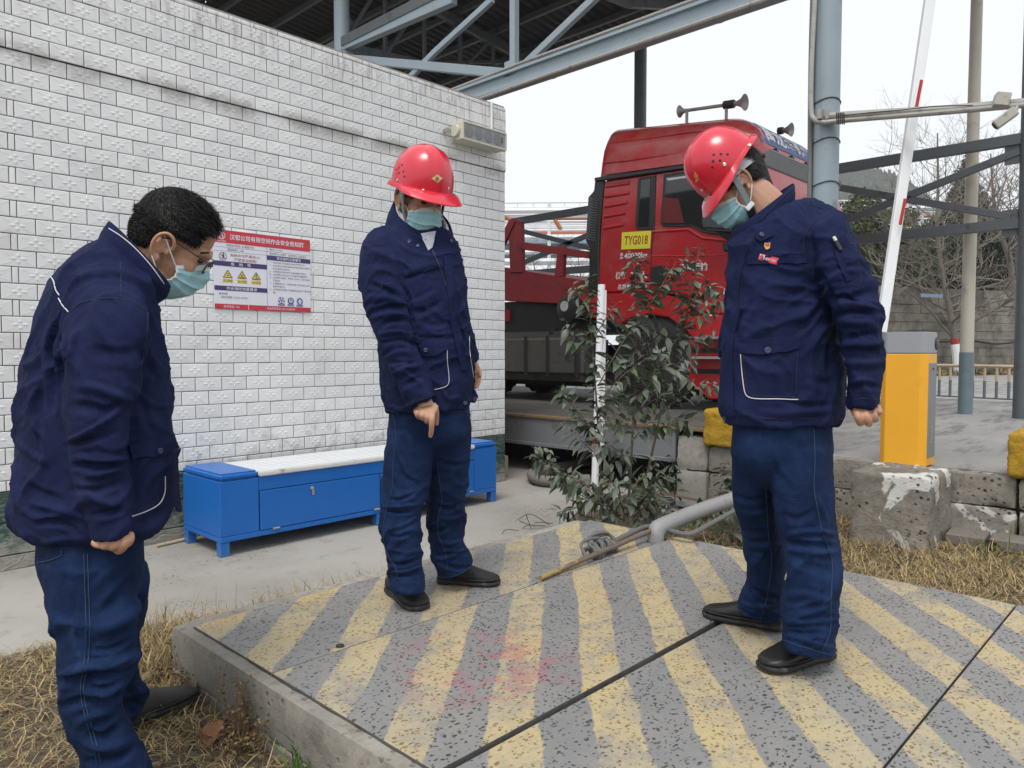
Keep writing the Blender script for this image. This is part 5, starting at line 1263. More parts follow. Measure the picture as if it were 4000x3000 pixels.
def face_mask(H, person, pull=.0, chin=-.126, top=.004, wide=1.22, side_sh=0.0):
    nu, nv = 48, 30; g = []
    for j in range(nv + 1):
        v = j / nv
        for i in range(nu + 1):
            a = (i / nu * 2 - 1)
            uu = top + .008 * math.exp(-(a / .22) ** 2) + (chin - top) * v * (1 - .34 * abs(a) ** 2.2) - .030 * abs(a) ** 2 * (1 - v)
            ang = a * wide
            puff = math.sin(math.pi * min(1, max(0, v * .95 + .05))) ** .7
            fr = .068 + .030 * puff + .016 * math.exp(-(a / .28) ** 2) * math.exp(-((v - .22) / .3) ** 2)
            fr -= .014 * max(0, v - .72) / .28
            pl = 0
            for vc in (.26, .48, .70): pl += .0062 * max(0, 1 - abs(v - vc) / .075) * (1 - .3 * abs(a)) * (1 if v < vc else .35)
            crease = .0028 * math.sin(a * 19 + v * 5) * abs(a) ** 1.5
            s_ = (.068 + .006 * puff) * math.sin(ang) / math.sin(1.25); f_ = .014 + fr * math.cos(ang) ** .85 + pl + crease
            g.append(H(f_ + pull, s_ + pl * math.sin(ang) * .6, uu + side_sh * 0))
    g = np.array(g).reshape(nv + 1, nu + 1, 3)
    def shell(j0, j1, lift, name, m, parent):
        G = g[j0:j1 + 1]; c0 = H(.0, 0, -.06); D = G - c0; D /= np.linalg.norm(D, axis=2)[..., None]
        top_, bot_ = (G + D * (lift + .0012)).reshape(-1, 3), (G + D * (lift - .0012)).reshape(-1, 3); w = nu + 1; h_ = j1 - j0; n_ = len(top_); Fc = []
        for j in range(h_):
            for i in range(nu): a = j * w + i; Fc += [(a, a + 1, a + w + 1, a + w), (n_ + a, n_ + a + w, n_ + a + w + 1, n_ + a + 1)]
        rim_ = list(range(w)) + [j * w + nu for j in range(1, h_ + 1)] + [h_ * w + i for i in range(nu - 1, -1, -1)] + [j * w for j in range(h_ - 1, 0, -1)]
        for a, c in zip(rim_, rim_[1:] + rim_[:1]): Fc.append((a, a + n_, c + n_, c))
        b = MB(); b.add(np.vstack([top_, bot_]), Fc); return b.obj(name, m, parent, smooth=True, angle=60)
    mk = shell(0, nv, 0, 'face_mask', m_mask, person)
    shell(0, 3, .0016, 'top_band', m_maskw, mk)
    for e in (0, nu):
        b = MB(); b.tube([g[j, e] + H.f * .002 for j in range(nv + 1)], .0028, 6); b.obj('side_binding', m_maskw, mk, smooth=True)
    for sd_, e in ((-1, 0), (1, nu)):
        for j0, jl in ((1, .026), (nv - 1, -.034)):
            b = MB(); y = .084 * sd_
            b.tube([g[j0, e], (g[j0, e] + H(-.012, y + .006 * sd_, jl)) / 2 + H.l * sd_ * .006 * H.k, H(-.014, y + .004 * sd_, jl)], .0020, 6); b.obj('ear_loop', m_maskw, mk, smooth=True)
    return mk
def hard_hat(H, person, tilt=0.0, drop=0.0, brim=.052, sc=1.0, back=.008):
    """shell with centre rib, flared rim and front peak"""
    ct, st_ = math.cos(tilt), math.sin(tilt)
    def T(f, s_, u):
        f2, u2 = (f * ct + u * st_) * sc, (-f * st_ + u * ct) * sc
        return H(f2 - back, s_ * sc, u2 + .045 - drop)
    n = 72; rings_o = []; rings_i = []
    def R_(ph): return .134, .113
    for th in [2, 8, 16, 26, 36, 46, 56, 66, 74, 81, 87]:
        a = R(th); ro = []
        for i in range(n):
            ph = 2 * math.pi * i / n; e = 1 - .08 * math.sin(a) * 0
            f_ = .134 * math.sin(a) ** .86 * math.cos(ph); s_ = .113 * math.sin(a) ** .86 * math.sin(ph); u_ = .152 * math.cos(a) ** .85
            rib = .0050 * (math.exp(-(s_ / .017) ** 4)) * (1 if math.cos(ph) > -2 else 0) * math.cos(a * .85)
            rib += .0032 * math.exp(-((abs(s_) - .045) / .012) ** 4) * max(0, math.cos(a)) 
            ro.append((f_ * (1 + rib * 2), s_ * (1 + rib), u_ + rib))
        rings_o.append(ro)
    base = rings_o[-1]; flare = []
    for i in range(n):
        ph = 2 * math.pi * i / n; c_ = math.cos(ph)
        pk = brim * max(0, (c_ - .25) / .75) ** .75 if c_ > .25 else 0
        bk = .012 * max(0, -c_ - .3)
        ex_ = .010 + pk + bk; dn = .010 + pk * .42 + bk * .6
        l = math.hypot(.134 * c_, .113 * math.sin(ph)); flare.append((base[i][0] + ex_ * .134 * c_ / l, base[i][1] + ex_ * .113 * math.sin(ph) / l, -.004 - dn))
    mid = [tuple((np.array(a) * .45 + np.array(b) * .55) + (0, 0, .002)) for a, b in zip(base, flare)]
    outer = rings_o + [[(p[0], p[1], -.001) for p in base], mid, flare]
    inner = [[(p[0] * .975 if k < len(outer) - 2 else p[0], p[1] * .97 if k < len(outer) - 2 else p[1], p[2] - .0035) for p in q] for k, q in enumerate(outer)]
    b = MB(); b.rings([[T(*p) for p in q] for q in outer] + [[T(*p) for p in q] for q in inner[::-1]])
    o = b.obj('hard_hat', m_helm, person, smooth=True, angle=42); o['_T'] = 0
    return o, T
def ribbon(pts, w, th, wdir, name, m, parent):
    """flat strap through pts, wide along wdir"""
    pts = [np.array(p) for p in pts]; b = MB(); rg = []
    for i, p in enumerate(pts):
        d = ndir(pts[min(i + 1, len(pts) - 1)] - pts[max(i - 1, 0)]); wv = np.array(wdir) - d * (np.array(wdir) @ d); wv = ndir(wv) * w / 2; nv_ = ndir(np.cross(d, wv)) * th / 2
        rg.append([p - wv - nv_, p + wv - nv_, p + wv + nv_, p - wv + nv_])
    b.rings(rg); return b.obj(name, m, parent, smooth=True, angle=40)
def shoe(person, heel, toe, zg, m_up, name='shoe', w=.050, hgt=.075, pitch=0.0, laces=True, lift=0.0):
    heel = np.array((heel[0], heel[1], zg + lift)); toe = np.array((toe[0], toe[1], zg + lift)); L = np.linalg.norm(toe - heel); d = (toe - heel) / L; sd_ = np.array((-d[1], d[0], 0))
    up = UPZ.copy()
    if pitch: d, up = d * math.cos(pitch) - UPZ * math.sin(pitch), UPZ * math.cos(pitch) + d * math.sin(pitch)
    def ring(f, hw, z0, z1, p=2.6, n=20, rock=0):
        c = heel + d * L * f; zc, zh = (z0 + z1) / 2, (z1 - z0) / 2
        return [c + sd_ * hw * np.sign(math.cos(a)) * abs(math.cos(a)) ** (2 / p) + up * (zc + rock + zh * np.sign(math.sin(a)) * abs(math.sin(a)) ** (2 / p)) for a in np.linspace(0, 2 * math.pi, n, endpoint=False)]
    S = [(-.01, .016, .022, .050), (.02, .032, .018, .072), (.12, .038, .016, .090), (.25, .040, .016, .094), (.38, .041, .016, .092), (.50, .043, .016, .082), (.62, .047, .016, .068), (.75, .049, .016, .055), (.86, .045, .016, .048), (.95, .034, .018, .042), (1.0, .018, .022, .034)]
    k = w / .049
    b = MB(); b.rings([ring(f, hw * k, z0, z1) for f, hw, z0, z1 in S]); o = b.obj(name, m_up, person, smooth=True, angle=70)
    S2 = [(-.02, .020, .004, .024), (.02, .036, .0, .027), (.15, .041, .0, .027), (.35, .040, .002, .025), (.55, .045, .0, .023), (.75, .052, .0, .023), (.88, .048, .001, .022), (.97, .036, .004, .022), (1.015, .018, .008, .022)]
    b = MB(); b.rings([ring(f, hw * k, z0, z1, 4) for f, hw, z0, z1 in S2]); b.obj('sole', m_sole, o, smooth=True, angle=50)
    b = MB(); b.tube([heel + d * L * f + sd_ * hw * k * s_ + up * .030 for s_ in (1,) for f, hw in ((.0, .030), (.15, .0415), (.4, .0425), (.62, .049), (.8, .0475), (.93, .037), (1.0, .0))] + [heel + d * L * f - sd_ * hw * k + up * .030 for f, hw in ((.93, .037), (.8, .0475), (.62, .049), (.4, .0425), (.15, .0415), (.0, .030))], .0028, 6, closed=True); b.obj('welt', m_sole, o, smooth=True)
    if laces:
        for q in range(4):
            f = .44 + q * .055; z = .088 - q * .0085
            b = MB(); b.tube([heel + d * L * f + sd_ * s_ * .026 + up * (z + .004 - abs(s_) * .011) for s_ in (-1, -.5, 0, .5, 1)], .0028, 6); b.obj('lace', m_dark, o, smooth=True)
        b = MB(); b.tube(crom([heel + d * L * .42 + up * .096, heel + d * L * .44 + sd_ * .02 + up * .104, heel + d * L * .50 + sd_ * .03 + up * .088], 4), .0024, 5); b.tube(crom([heel + d * L * .42 + up * .096, heel + d * L * .43 - sd_ * .02 + up * .105, heel + d * L * .49 - sd_ * .03 + up * .09], 4), .0024, 5); b.obj('lace', m_dark, o, smooth=True)
    b = MB(); b.tube([heel + d * L * .17 + up * .06, heel + d * L * .19 + up * .13], [.034, .036], 12); b.obj('sock', m_dark, o, smooth=True)
    return o
def finger(mb, pts, r0, r1):
    P = crom(pts, 4); k = len(P); rr = [r0 + (r1 - r0) * i / (k - 1) for i in range(k)]
    rr[-1] *= .75
    mb.tube(list(P), rr, 10); ellipsoid(mb, P[-1], (r1 * .9,) * 3, nu=10, nv=8); ellipsoid(mb, P[k // 2], (rr[k // 2] * 1.06,) * 3, nu=10, nv=8)
# ================================================================== people: the three men
def cm(x0, y0, s): return lambda *pts: [(x0 + a / s, y0 + b / s) for a, b in pts]
L1 = cm(0, 1150, .907); LA = cm(0, 600, 1.382); LB = cm(0, 1800, 1.382)
M1 = cm(1380, 850, 1.176); MC = cm(1300, 500, 1.6586); MD = cm(1300, 1400, 1.58); MH = cm(1500, 1500, 5.53); MF = cm(1480, 520, 1.982)
RE = cm(2600, 450, 1.3822); RF = cm(2650, 1500, 1.3822); RH = cm(3250, 1500, 7.373); RC = cm(2700, 550, 4.1475)
def garment(fig, lofts, n=30):
    b = MB()
    for S in lofts: b.rings(sect_rings(fig, S, n))
    return b
def collar(fig, parent, bot, top, th, m, name='collar', n=40, open_front=None):
    r0, r1 = sect_rings(fig, [bot, top], n), None
    A, B = np.array(r0[0]), np.array(r0[1]); cA, cB = A.mean(0), B.mean(0)
    mid = (A + B) / 2 + ((A + B) / 2 - (cA + cB) / 2) * .03
    iA, iM, iB = A + (cA - A) * .10, mid + ((cA + cB) / 2 - mid) * .10, B + (cB - B) * .10
    roll = B + (B - cB) * .02 + (0, 0, .004)
    b = MB(); b.rings([list(A - (cB - cA) * .15), list(A), list(mid), list(B), list(roll * .5 + iB * .5 + np.array((0, 0, .004))), list(iB), list(iM), list(iA), list(iA - (cB - cA) * .15)], False, False)
    return b.obj(name, m, parent, smooth=True, angle=70)

# ---------------------------------------------------------------- man at left
FL = Fig(2.0)
pl_ = MB()
torsoL = [(78, 2078, 650, 2026, 0, .19, .015), (33, 2030, 668, 1975, 0, .20, .01), (36, 1900, 684, 1880, 0, .20), (54, 1790, 688, 1790, 0, .20), (54, 1613, 676, 1613, 0, .20), (72, 1468, 660, 1468, 0, .20), (109, 1324, 640, 1324, 0, .20), (150, 1200, 622, 1230, 0, .20), (200, 1085, 618, 1170, 0, .195), (262, 1010, 620, 1150, 0, .18), (330, 960, 618, 1130, 0, .15), (400, 930, 606, 1110, 0, .10)]
armL = [(300, 1095, 470, 1075, .08, .05), (268, 1150, 540, 1130, .13, .085), (244, 1240, 580, 1215, .165, .095), (236, 1330, 580, 1310, .18, .095), (243, 1430, 562, 1430, .185, .09), (236, 1530, 540, 1535, .19, .085), (232, 1613, 500, 1625, .19, .08), (255, 1760, 498, 1750, .19, .075), (272, 1880, 506, 1860, .19, .07), (318, 1985, 514, 1960, .19, .066), (342, 2060, 514, 2010, .19, .063), (358, 2119, 513, 2074, .19, .060)]
armL2 = [(330, 1110, 540, 1150, -.12, .07), (300, 1300, 560, 1310, -.20, .085), (300, 1550, 520, 1550, -.22, .08), (330, 1800, 520, 1800, -.22, .07), (380, 2060, 520, 2060, -.22, .06)]
pelvL = [(125, 2030, 572, 2030, 0, .165), (138, 2130, 562, 2130, 0, .17), (148, 2215, 566, 2205, 0, .165), (185, 2320, 545, 2300, 0, .13), (230, 2390, 480, 2370, 0, .06)]
legL = [(150, 2190, 520, 2190, .05, .12), (172, 2320, 525, 2310, .06, .115), (198, 2420, 548, 2390, .07, .11), (212, 2530, 540, 2500, .07, .10), (212, 2640, 515, 2610, .07, .092), (234, 2755, 482, 2710, .07, .086), (266, 2865, 520, 2830, .06, .086), (300, 2950, 555, 2915, .05, .086), (316, 3015, 578, 2985, .05, .088), (322, 3045, 580, 3015, .05, .086)]
legL2 = [(330, 2190, 566, 2190, -.07, .10), (380, 2290, 584, 2285, -.09, .095), (390, 2360, 572, 2350, -.11, .09), (390, 2470, 550, 2460, -.14, .085), (385, 2570, 542, 2560, -.19, .082), (392, 2650, 552, 2640, -.24, .08), (420, 2740, 572, 2690, -.29, .078), (446, 2815, 570, 2738, -.31, .075)]
HL = Head(FL.P(668, 962), (RT * math.cos(R(20)) + fw * math.sin(R(20))) * math.cos(R(33)) - UPZ * math.sin(R(33)), RT * math.sin(R(33)) + UPZ * math.cos(R(33)), 1.02)
head_parts(HL, pl_, FL.P(470, 1085), (.062, .072))
for S, k in ((torsoL, .62), (armL, .55), (armL2, .5), (pelvL, .7), (legL, .58), (legL2, .58)): pl_.rings(sect_rings(FL, S, 20, 3, k))
# right hand, half closed below the cuff
hb = lambda x, y, t: FL.P(x, y, t)
HB = cm(300, 1950, 5.53)
pl_.tube([hb(440, 2040, .19), hb(436, 2090, .19), hb(436, 2112, .19)], [.030, .034, .033], 14)
ellipsoid(pl_, hb(448, 2108, .195), (.032, .034, .026))
for P in (((505, 2085, .20), (508, 2108, .21), (495, 2125, .20), (478, 2118, .185)), ((482, 2096, .215), (486, 2126, .222), (466, 2152, .205), (448, 2140, .19)), ((455, 2104, .22), (452, 2132, .224), (436, 2138, .205), (425, 2128, .19)), ((424, 2110, .215), (418, 2130, .216), (404, 2132, .20), (400, 2122, .19))):
    finger(pl_, [hb(*q) for q in P], .0115, .0085)
finger(pl_, [hb(380, 2108, .20), hb(372, 2122, .205), hb(386, 2132, .21)], .011, .008)
me = solid(pl_, .0032, 1); me.name = 'person'; me.materials.append(m_skin); me.polygons.foreach_set('use_smooth', [True] * len(me.polygons))
manL = tag(link('person', me), 'bareheaded man in glasses and navy jacket bending forward at the left by the wall', 'person', 'men inspecting the pit covers')
jk = cloth('jacket', garment(FL, [torsoL, armL, armL2]), m_jack, manL, [
    (L1((235, 505), (330, 478), (432, 428)), 15, 9), (L1((245, 545), (330, 525), (440, 482)), 13, -8), (L1((258, 580), (350, 562), (446, 540)), 14, 8), (L1((250, 618), (340, 600), (444, 588)), 13, -8), (L1((258, 650), (350, 645), (452, 615)), 14, 8), (L1((266, 692), (360, 690), (455, 655)), 14, -7), (L1((285, 735), (370, 735), (460, 702)), 14, 6), (L1((305, 780), (390, 780), (464, 750)), 14, -6),
    (L1((218, 430), (300, 400), (400, 395), (470, 360)), 16, -6), (L1((230, 350), (330, 330), (480, 335)), 20, 5), (L1((228, 180), (222, 240), (222, 320)), 12, -7), (L1((300, 190), (400, 215), (500, 225)), 24, -4), (L1((250, 110), (240, 180), (236, 260)), 16, 5),
    (L1((150, 60), (112, 190), (128, 380), (165, 510)), 15, 6), (L1((185, 70), (165, 200), (182, 400)), 14, -7), (L1((205, 100), (200, 230), (214, 380)), 12, 5), (L1((95, 270), (110, 400), (150, 520), (190, 600)), 14, -5), (L1((60, 480), (120, 560), (200, 620)), 16, 5),
    (L1((130, 820), (220, 795), (310, 815)), 14, -7), (L1((90, 770), (180, 765), (290, 775)), 16, 6), (L1((50, 690), (130, 710), (250, 700)), 18, -4), (L1((110, 860), (230, 855), (330, 870)), 14, 5),
    (L1((480, 300), (540, 390), (600, 420)), 18, 5), (L1((480, 360), (530, 450), (590, 490)), 16, -5), (L1((470, 800), (530, 780), (590, 740)), 16, -5), (L1((470, 830), (540, 815), (600, 780)), 16, 5), (L1((520, 160), (560, 260), (590, 330)), 16, -4)],
    crump=((.0028, 7, None), (.0012, 19, None)), ridge=(.0085, 6.0, 1.5, 3))
TJ = bvh(jk)
co_ = collar(FL, jk, (372, 960, 622, 1184, 0, .102, .0), (420, 870, 676, 1136, .0, .104, .0), .01, m_jack)
TC = bvh(co_)
seam(TC, LA((590, 405), (660, 450), (740, 520), (820, 610), (885, 702)), .0014, 'piping', m_pipe_w, co_, .0012)
for P in (LA((650, 590), (655, 680), (650, 780)), LA((380, 855), (440, 805), (560, 782), (640, 785), (720, 800), (800, 850)), LA((330, 950), (322, 1000), (335, 1060)), LA((800, 860), (795, 960), (775, 1080), (755, 1200))):
    seam(TJ, P, .0020, 'seam', m_thr2, jk, -.0004)
seam(TJ, LA((272, 662), (292, 690), (302, 735), (322, 765)), .0016, 'piping', m_pipe_w, jk, .0012); seam(TJ, LA((318, 782), (340, 820), (372, 856)), .0016, 'piping', m_pipe_w, jk, .0012)
fl = patch(TJ, L1((452, 535), (606, 500), (632, 548), (462, 585)), .006, 'pocket_flap', m_jack, jk, bow=6)
TF = bvh(fl) if fl else TJ
stud(TF, *L1((566, 554))[0], .0075, 'snap', m_snap, jk)
seam(TJ, L1((468, 786), (520, 768), (565, 740), (583, 700), (584, 645)), .0013, 'piping', m_pipe_w, jk, .0012)
seam(TJ, L1((320, 880), (390, 872), (460, 838)), .0015, 'seam', m_thr2, jk, -.0002)
b = MB(); b.prism([FL.P(672, 1760, .12), FL.P(704, 1752, .12), FL.P(690, 1790, .12), FL.P(694, 1905, .12), FL.P(706, 2004, .12), FL.P(684, 1998, .12), FL.P(668, 1930, .12)], -fw * -.012); b.obj('front_placket', m_jackd, jk, bevel=.003)
tl_ = cloth('trousers', garment(FL, [pelvL, legL, legL2]), m_den, manL, [
    (LB((302, 1140), (420, 1095), (560, 1100), (715, 1060)), 18, 10), (LB((312, 1185), (450, 1155), (640, 1135)), 15, -9), (LB((470, 1215), (600, 1240), (690, 1195)), 15, 8), (LB((520, 1270), (600, 1290), (640, 1250)), 12, -8), (LB((330, 1330), (450, 1300), (560, 1330)), 16, -7), (LB((360, 1390), (480, 1370), (640, 1370)), 18, 8), (LB((420, 1470), (560, 1515), (700, 1420)), 16, -8), (LB((440, 1530), (600, 1560), (740, 1490)), 16, 8), (LB((500, 1600), (640, 1610), (770, 1560)), 14, -7),
    (LB((480, 910), (600, 860), (740, 745)), 22, 6), (LB((480, 820), (620, 720), (760, 610)), 22, -6), (LB((500, 700), (620, 600), (740, 560)), 24, 4), (LB((300, 640), (325, 860), (312, 1060)), 22, 5), (LB((380, 620), (400, 820), (370, 1020)), 18, -5), (LB((480, 1010), (600, 1000), (740, 930)), 16, -5), (LB((640, 1120), (700, 1100), (750, 1020)), 10, 5), (LB((720, 1200), (750, 1250), (785, 1260)), 10, 5), (LB((700, 1290), (740, 1310), (785, 1330)), 10, -5)],
    crump=((.0035, 6, None),), ridge=(.0095, 5.0, 1.5, 11, [(.0, 1), (.45, .9), (.7, .35)]))
TT = bvh(tl_)
for dx in (0, 20): seam(TT, LB((455 + dx, 500), (462 + dx, 700), (468 + dx, 900), (462 + dx, 1050), (440 + dx * .8, 1200), (445 + dx * .8, 1300), (485 + dx, 1460), (530 + dx, 1640)), .0011, 'seam', m_thread, tl_, .0022)
seam(TT, LB((205, 550), (260, 540), (330, 512), (335, 480)), .0011, 'seam', m_thread, tl_, .0022)
zg = 0.0
hq = onz(500, 2848, 0); tq = onz(672, 2775, 0); d_ = (tq - hq) / np.linalg.norm(tq - hq); shoe(manL, hq - d_ * .05, hq + d_ * .235, .015, m_suede, laces=False)
hq = onz(380, 3170, 0); shoe(manL, hq, hq + (RT * .9 + fw * .35) * .28, .0, m_suede, laces=False)
hair(HL, manL, lambda f, s_, u: (u > .085 and f < .070) or (f < .058 and u > .040 and f > -.012) or (f <= -.012 and u > -.040 and not (abs(s_) > .05 and u < .020 and f > -.035)), 24000, lambda p: .020 if p[2] > .08 else (.013 if p[2] > .03 else .007), lambda p: (.9 if p[2] > .05 else -.2, .15 * np.sign(p[1]), -.55), seed=3, wild=.30, cap=.35)
face_mask(HL, manL, pull=-.002)
eyes(HL, manL)
gl = MB()
for sd_ in (1, -1):
    HL.tube(gl, [(.100, .062 * sd_, .022), (.06, .076 * sd_, .024), (.0, .088 * sd_, .026), (-.018, .092 * sd_, .016)], .0016, 6)
    ring_ = [(.104 + .004 * math.cos(a) * 0, (.033 + .027 * math.cos(a)) * sd_, .006 + .018 * math.sin(a)) for a in np.linspace(0, 2 * math.pi, 20, endpoint=False)]
    gl.tube([HL(*p) for p in ring_], .0020 * HL.k, 6, closed=True)
HL.tube(gl, [(.104, .008, .010), (.107, 0, .013), (.104, -.008, .010)], .0016, 6)
go = gl.obj('glasses', m_dark, manL, smooth=True)
t = NT('lens_glass'); t.set(Base_Color=(.05, .055, .06), Roughness=.05); t.b.inputs['Alpha'].default_value = .45
for sd_ in (1, -1):
    b = MB(); b.prism([HL(.103, (.033 + .026 * math.cos(a)) * sd_, .006 + .017 * math.sin(a)) for a in np.linspace(0, 2 * math.pi, 20, endpoint=False)], HL.f * .0015); b.obj('lens', t.m, go)

# ---------------------------------------------------------------- man in the middle
FM = Fig(2.98); pm = MB()
torsoM = [(1504, 1610, 1836, 1590, 0, .145), (1490, 1530, 1848, 1520, 0, .15), (1484, 1432, 1852, 1440, 0, .15), (1478, 1340, 1845, 1340, 0, .15), (1478, 1260, 1832, 1260, 0, .15), (1474, 1180, 1822, 1170, 0, .15), (1468, 1100, 1815, 1100, 0, .145), (1452, 1030, 1805, 1030, 0, .14), (1440, 970, 1793, 975, 0, .125), (1462, 915, 1778, 935, 0, .105), (1500, 880, 1762, 910, 0, .085)]
armM = [(1452, 905, 1520, 890, .02, .05), (1418, 955, 1552, 930, .045, .08), (1402, 1020, 1575, 1000, .07, .086), (1399, 1085, 1590, 1065, .09, .086), (1412, 1160, 1598, 1135, .11, .082), (1434, 1230, 1604, 1200, .13, .078), (1456, 1300, 1613, 1268, .15, .075), (1482, 1360, 1624, 1326, .17, .07), (1520, 1440, 1650, 1395, .19, .064), (1556, 1512, 1676, 1458, .20, .06), (1593, 1590, 1703, 1546, .21, .056)]
armM2 = [(1720, 940, 1790, 945, -.06, .07), (1745, 1050, 1812, 1050, -.10, .08), (1755, 1180, 1830, 1180, -.13, .075), (1775, 1300, 1850, 1300, -.14, .068), (1800, 1415, 1868, 1408, -.14, .06)]
pelvM = [(1520, 1555, 1830, 1550, 0, .125), (1514, 1650, 1838, 1640, 0, .13), (1512, 1712, 1836, 1700, 0, .12), (1570, 1790, 1780, 1780, 0, .05)]
legM = [(1511, 1680, 1722, 1680, .02, .105), (1508, 1760, 1702, 1760, .03, .10), (1503, 1830, 1686, 1830, .04, .095), (1487, 1930, 1667, 1930, .05, .087), (1481, 2033, 1649, 2015, .06, .08), (1495, 2120, 1648, 2110, .07, .076), (1510, 2200, 1651, 2200, .085, .074), (1522, 2290, 1656, 2287, .10, .072), (1526, 2308, 1658, 2302, .10, .071)]
legM2 = [(1660, 1680, 1838, 1680, -.03, .10), (1676, 1800, 1837, 1820, -.04, .095), (1666, 1940, 1817, 1950, -.07, .086), (1669, 2040, 1819, 2012, -.09, .08), (1680, 2125, 1810, 2105, -.11, .077), (1692, 2200, 1842, 2160, -.13, .078), (1704, 2238, 1850, 2192, -.14, .076), (1710, 2250, 1848, 2206, -.14, .074)]
yv, pv = R(39), R(24)
fM = (-fw * math.cos(yv) + RT * math.sin(yv)) * math.cos(pv) - UPZ * math.sin(pv)
HM = Head(FM.P(1640, 786, .02), fM, UPZ, 1.04)
head_parts(HM, pm, FM.P(1625, 955, -.02))
for S, k in ((torsoM, .62), (armM, .55), (armM2, .5), (pelvM, .7), (legM, .58), (legM2, .58)): pm.rings(sect_rings(FM, S, 20, 3, k))
h_ = lambda x, y, t: FM.P(*MH((x, y))[0], t)
pm.tube([h_(830, 300, .21), h_(880, 420, .215), h_(900, 520, .22)], [.026, .030, .034], 14)
pm.rings(sect_rings(FM, [MH((700, 480))[0] + MH((1120, 400))[0] + (.215, .016), MH((632, 560))[0] + MH((1150, 500))[0] + (.225, .020), MH((640, 630))[0] + MH((1150, 590))[0] + (.235, .020), MH((690, 690))[0] + MH((1110, 660))[0] + (.235, .015)], 16, 4))
finger(pm, [h_(1045, 620, .245), h_(1040, 760, .262), h_(1030, 890, .262), h_(1022, 1010, .255), h_(1003, 1125, .245)], .0122, .0088)
finger(pm, [h_(905, 600, .245), h_(925, 720, .258), h_(930, 810, .245), h_(920, 790, .215)], .0115, .0095)
finger(pm, [h_(800, 600, .242), h_(815, 690, .252), h_(830, 740, .236), h_(840, 720, .21)], .0112, .0092)
finger(pm, [h_(700, 590, .235), h_(718, 660, .243), h_(755, 715, .226), h_(780, 700, .205)], .0105, .0085)
finger(pm, [h_(1105, 470, .225), h_(1130, 620, .215), h_(1135, 740, .205), h_(1140, 860, .20)], .0120, .0085)
q = lambda x, y: FM.P(x, y, -.14)
pm.tube([q(1836, 1400), q(1850, 1435), q(1856, 1460)], [.024, .024, .021], 12)
for P in (((1860, 1440), (1872, 1470), (1868, 1500), (1858, 1514)), ((1856, 1450), (1866, 1478), (1862, 1500)), ((1850, 1455), (1858, 1484), (1855, 1502)), ((1846, 1455), (1850, 1480), (1848, 1494)), ((1862, 1430), (1874, 1450), (1876, 1468))): finger(pm, [FM.P(x, y, -.14 + .012 * i_) for i_, (x, y) in enumerate(P)], .0095, .0075)
me = solid(pm, .0032, 1); me.name = 'person'; me.materials.append(m_skin); me.polygons.foreach_set('use_smooth', [True] * len(me.polygons))
manM = tag(link('person', me), 'man in red hard hat with diamond emblem pointing down with one finger', 'person', 'men inspecting the pit covers')
jm = cloth('jacket', garment(FM, [torsoM, armM, armM2]), m_jack, manM, [
    (M1((60, 290), (150, 320), (238, 365)), 10, -7), (M1((55, 340), (150, 360), (245, 405)), 11, 6), (M1((75, 400), (165, 405), (250, 440)), 10, -7), (M1((85, 440), (180, 440), (255, 470)), 10, 7), (M1((95, 490), (185, 475), (258, 500)), 9, -7), (M1((105, 535), (190, 520), (270, 548)), 10, 8), (M1((120, 580), (205, 565), (280, 590)), 9, -8), (M1((135, 620), (220, 605), (292, 625)), 10, 7), (M1((160, 665), (240, 650), (305, 660)), 9, -7), (M1((175, 705), (250, 695), (320, 700)), 10, 6), (M1((195, 750), (275, 740), (340, 735)), 9, -5),
    (M1((45, 180), (110, 170), (180, 180)), 16, 4), (M1((215, 270), (250, 360), (262, 470)), 8, -8), (M1((232, 285), (300, 262), (335, 252)), 9, -5), (M1((255, 400), (330, 375), (405, 330)), 16, 5), (M1((265, 450), (340, 440), (420, 400)), 14, -4), (M1((280, 500), (350, 515), (440, 480)), 14, 4),
    (M1((430, 290), (440, 400), (465, 540), (490, 690)), 8, 5), (M1((450, 300), (465, 430), (490, 560), (520, 700)), 7, -6), (M1((478, 300), (490, 420), (505, 520)), 8, 4), (M1((470, 520), (500, 560), (520, 620)), 7, 5),
    (M1((140, 700), (150, 780), (170, 850)), 12, -4), (M1((160, 860), (220, 880), (300, 850)), 9, 3), (M1((400, 780), (440, 830), (510, 820)), 9, 3)],
    voxel=.006, crump=((.0024, 8, None),), ridge=(.0075, 7.5, 1.5, 21))
TJ = bvh(jm)
co_ = collar(FM, jm, (1500, 897, 1772, 948, 0, .115, .085), (1534, 800, 1766, 902, 0, .108, .082), .01, m_jack)
TC = bvh(co_)
for P in (MF((255, 843), (200, 800), (120, 700), (60, 610)),): seam(TC, P, .0020, 'seam', m_thr2, co_, .0)
for x, y in MF((237, 840), (302, 872), (560, 835)): stud(TC, x, y, .0072, 'snap', m_snap, jm); stud(TJ, x, y, .0072, 'snap', m_snap, jm)
sh = collar(FM, jm, (1535, 862, 1762, 925, 0, .098, .075), (1547, 797, 1748, 888, .0, .088, .066), .008, M('shirt_white', (.55, .56, .60), .8, var=.1), 'shirt_collar')
patch(TJ, [(1644, 915), (1703, 905), (1688, 968), (1672, 980)], .004, 'shirt', M('shirt_stripe', (.40, .42, .48), .8, var=.3, vscale=60), jm, nx=5, ny=6)
for P in (M1((52, 130), (110, 122), (150, 130), (180, 165), (205, 225)), M1((200, 232), (225, 262), (330, 245)), M1((285, 560), (430, 545)), M1((250, 850), (310, 838), (378, 810)), M1((145, 885), (250, 900), (400, 893), (520, 868))):
    seam(TJ, P, .0020, 'seam', m_thr2, jm, -.0003)
patch(TJ, M1((222, 245), (296, 212), (330, 240), (232, 272)), .004, 'chest_flap', m_jack, jm)
patch(TJ, M1((300, 225), (372, 200), (390, 228), (322, 252)), .004, 'chest_flap', m_jack, jm)
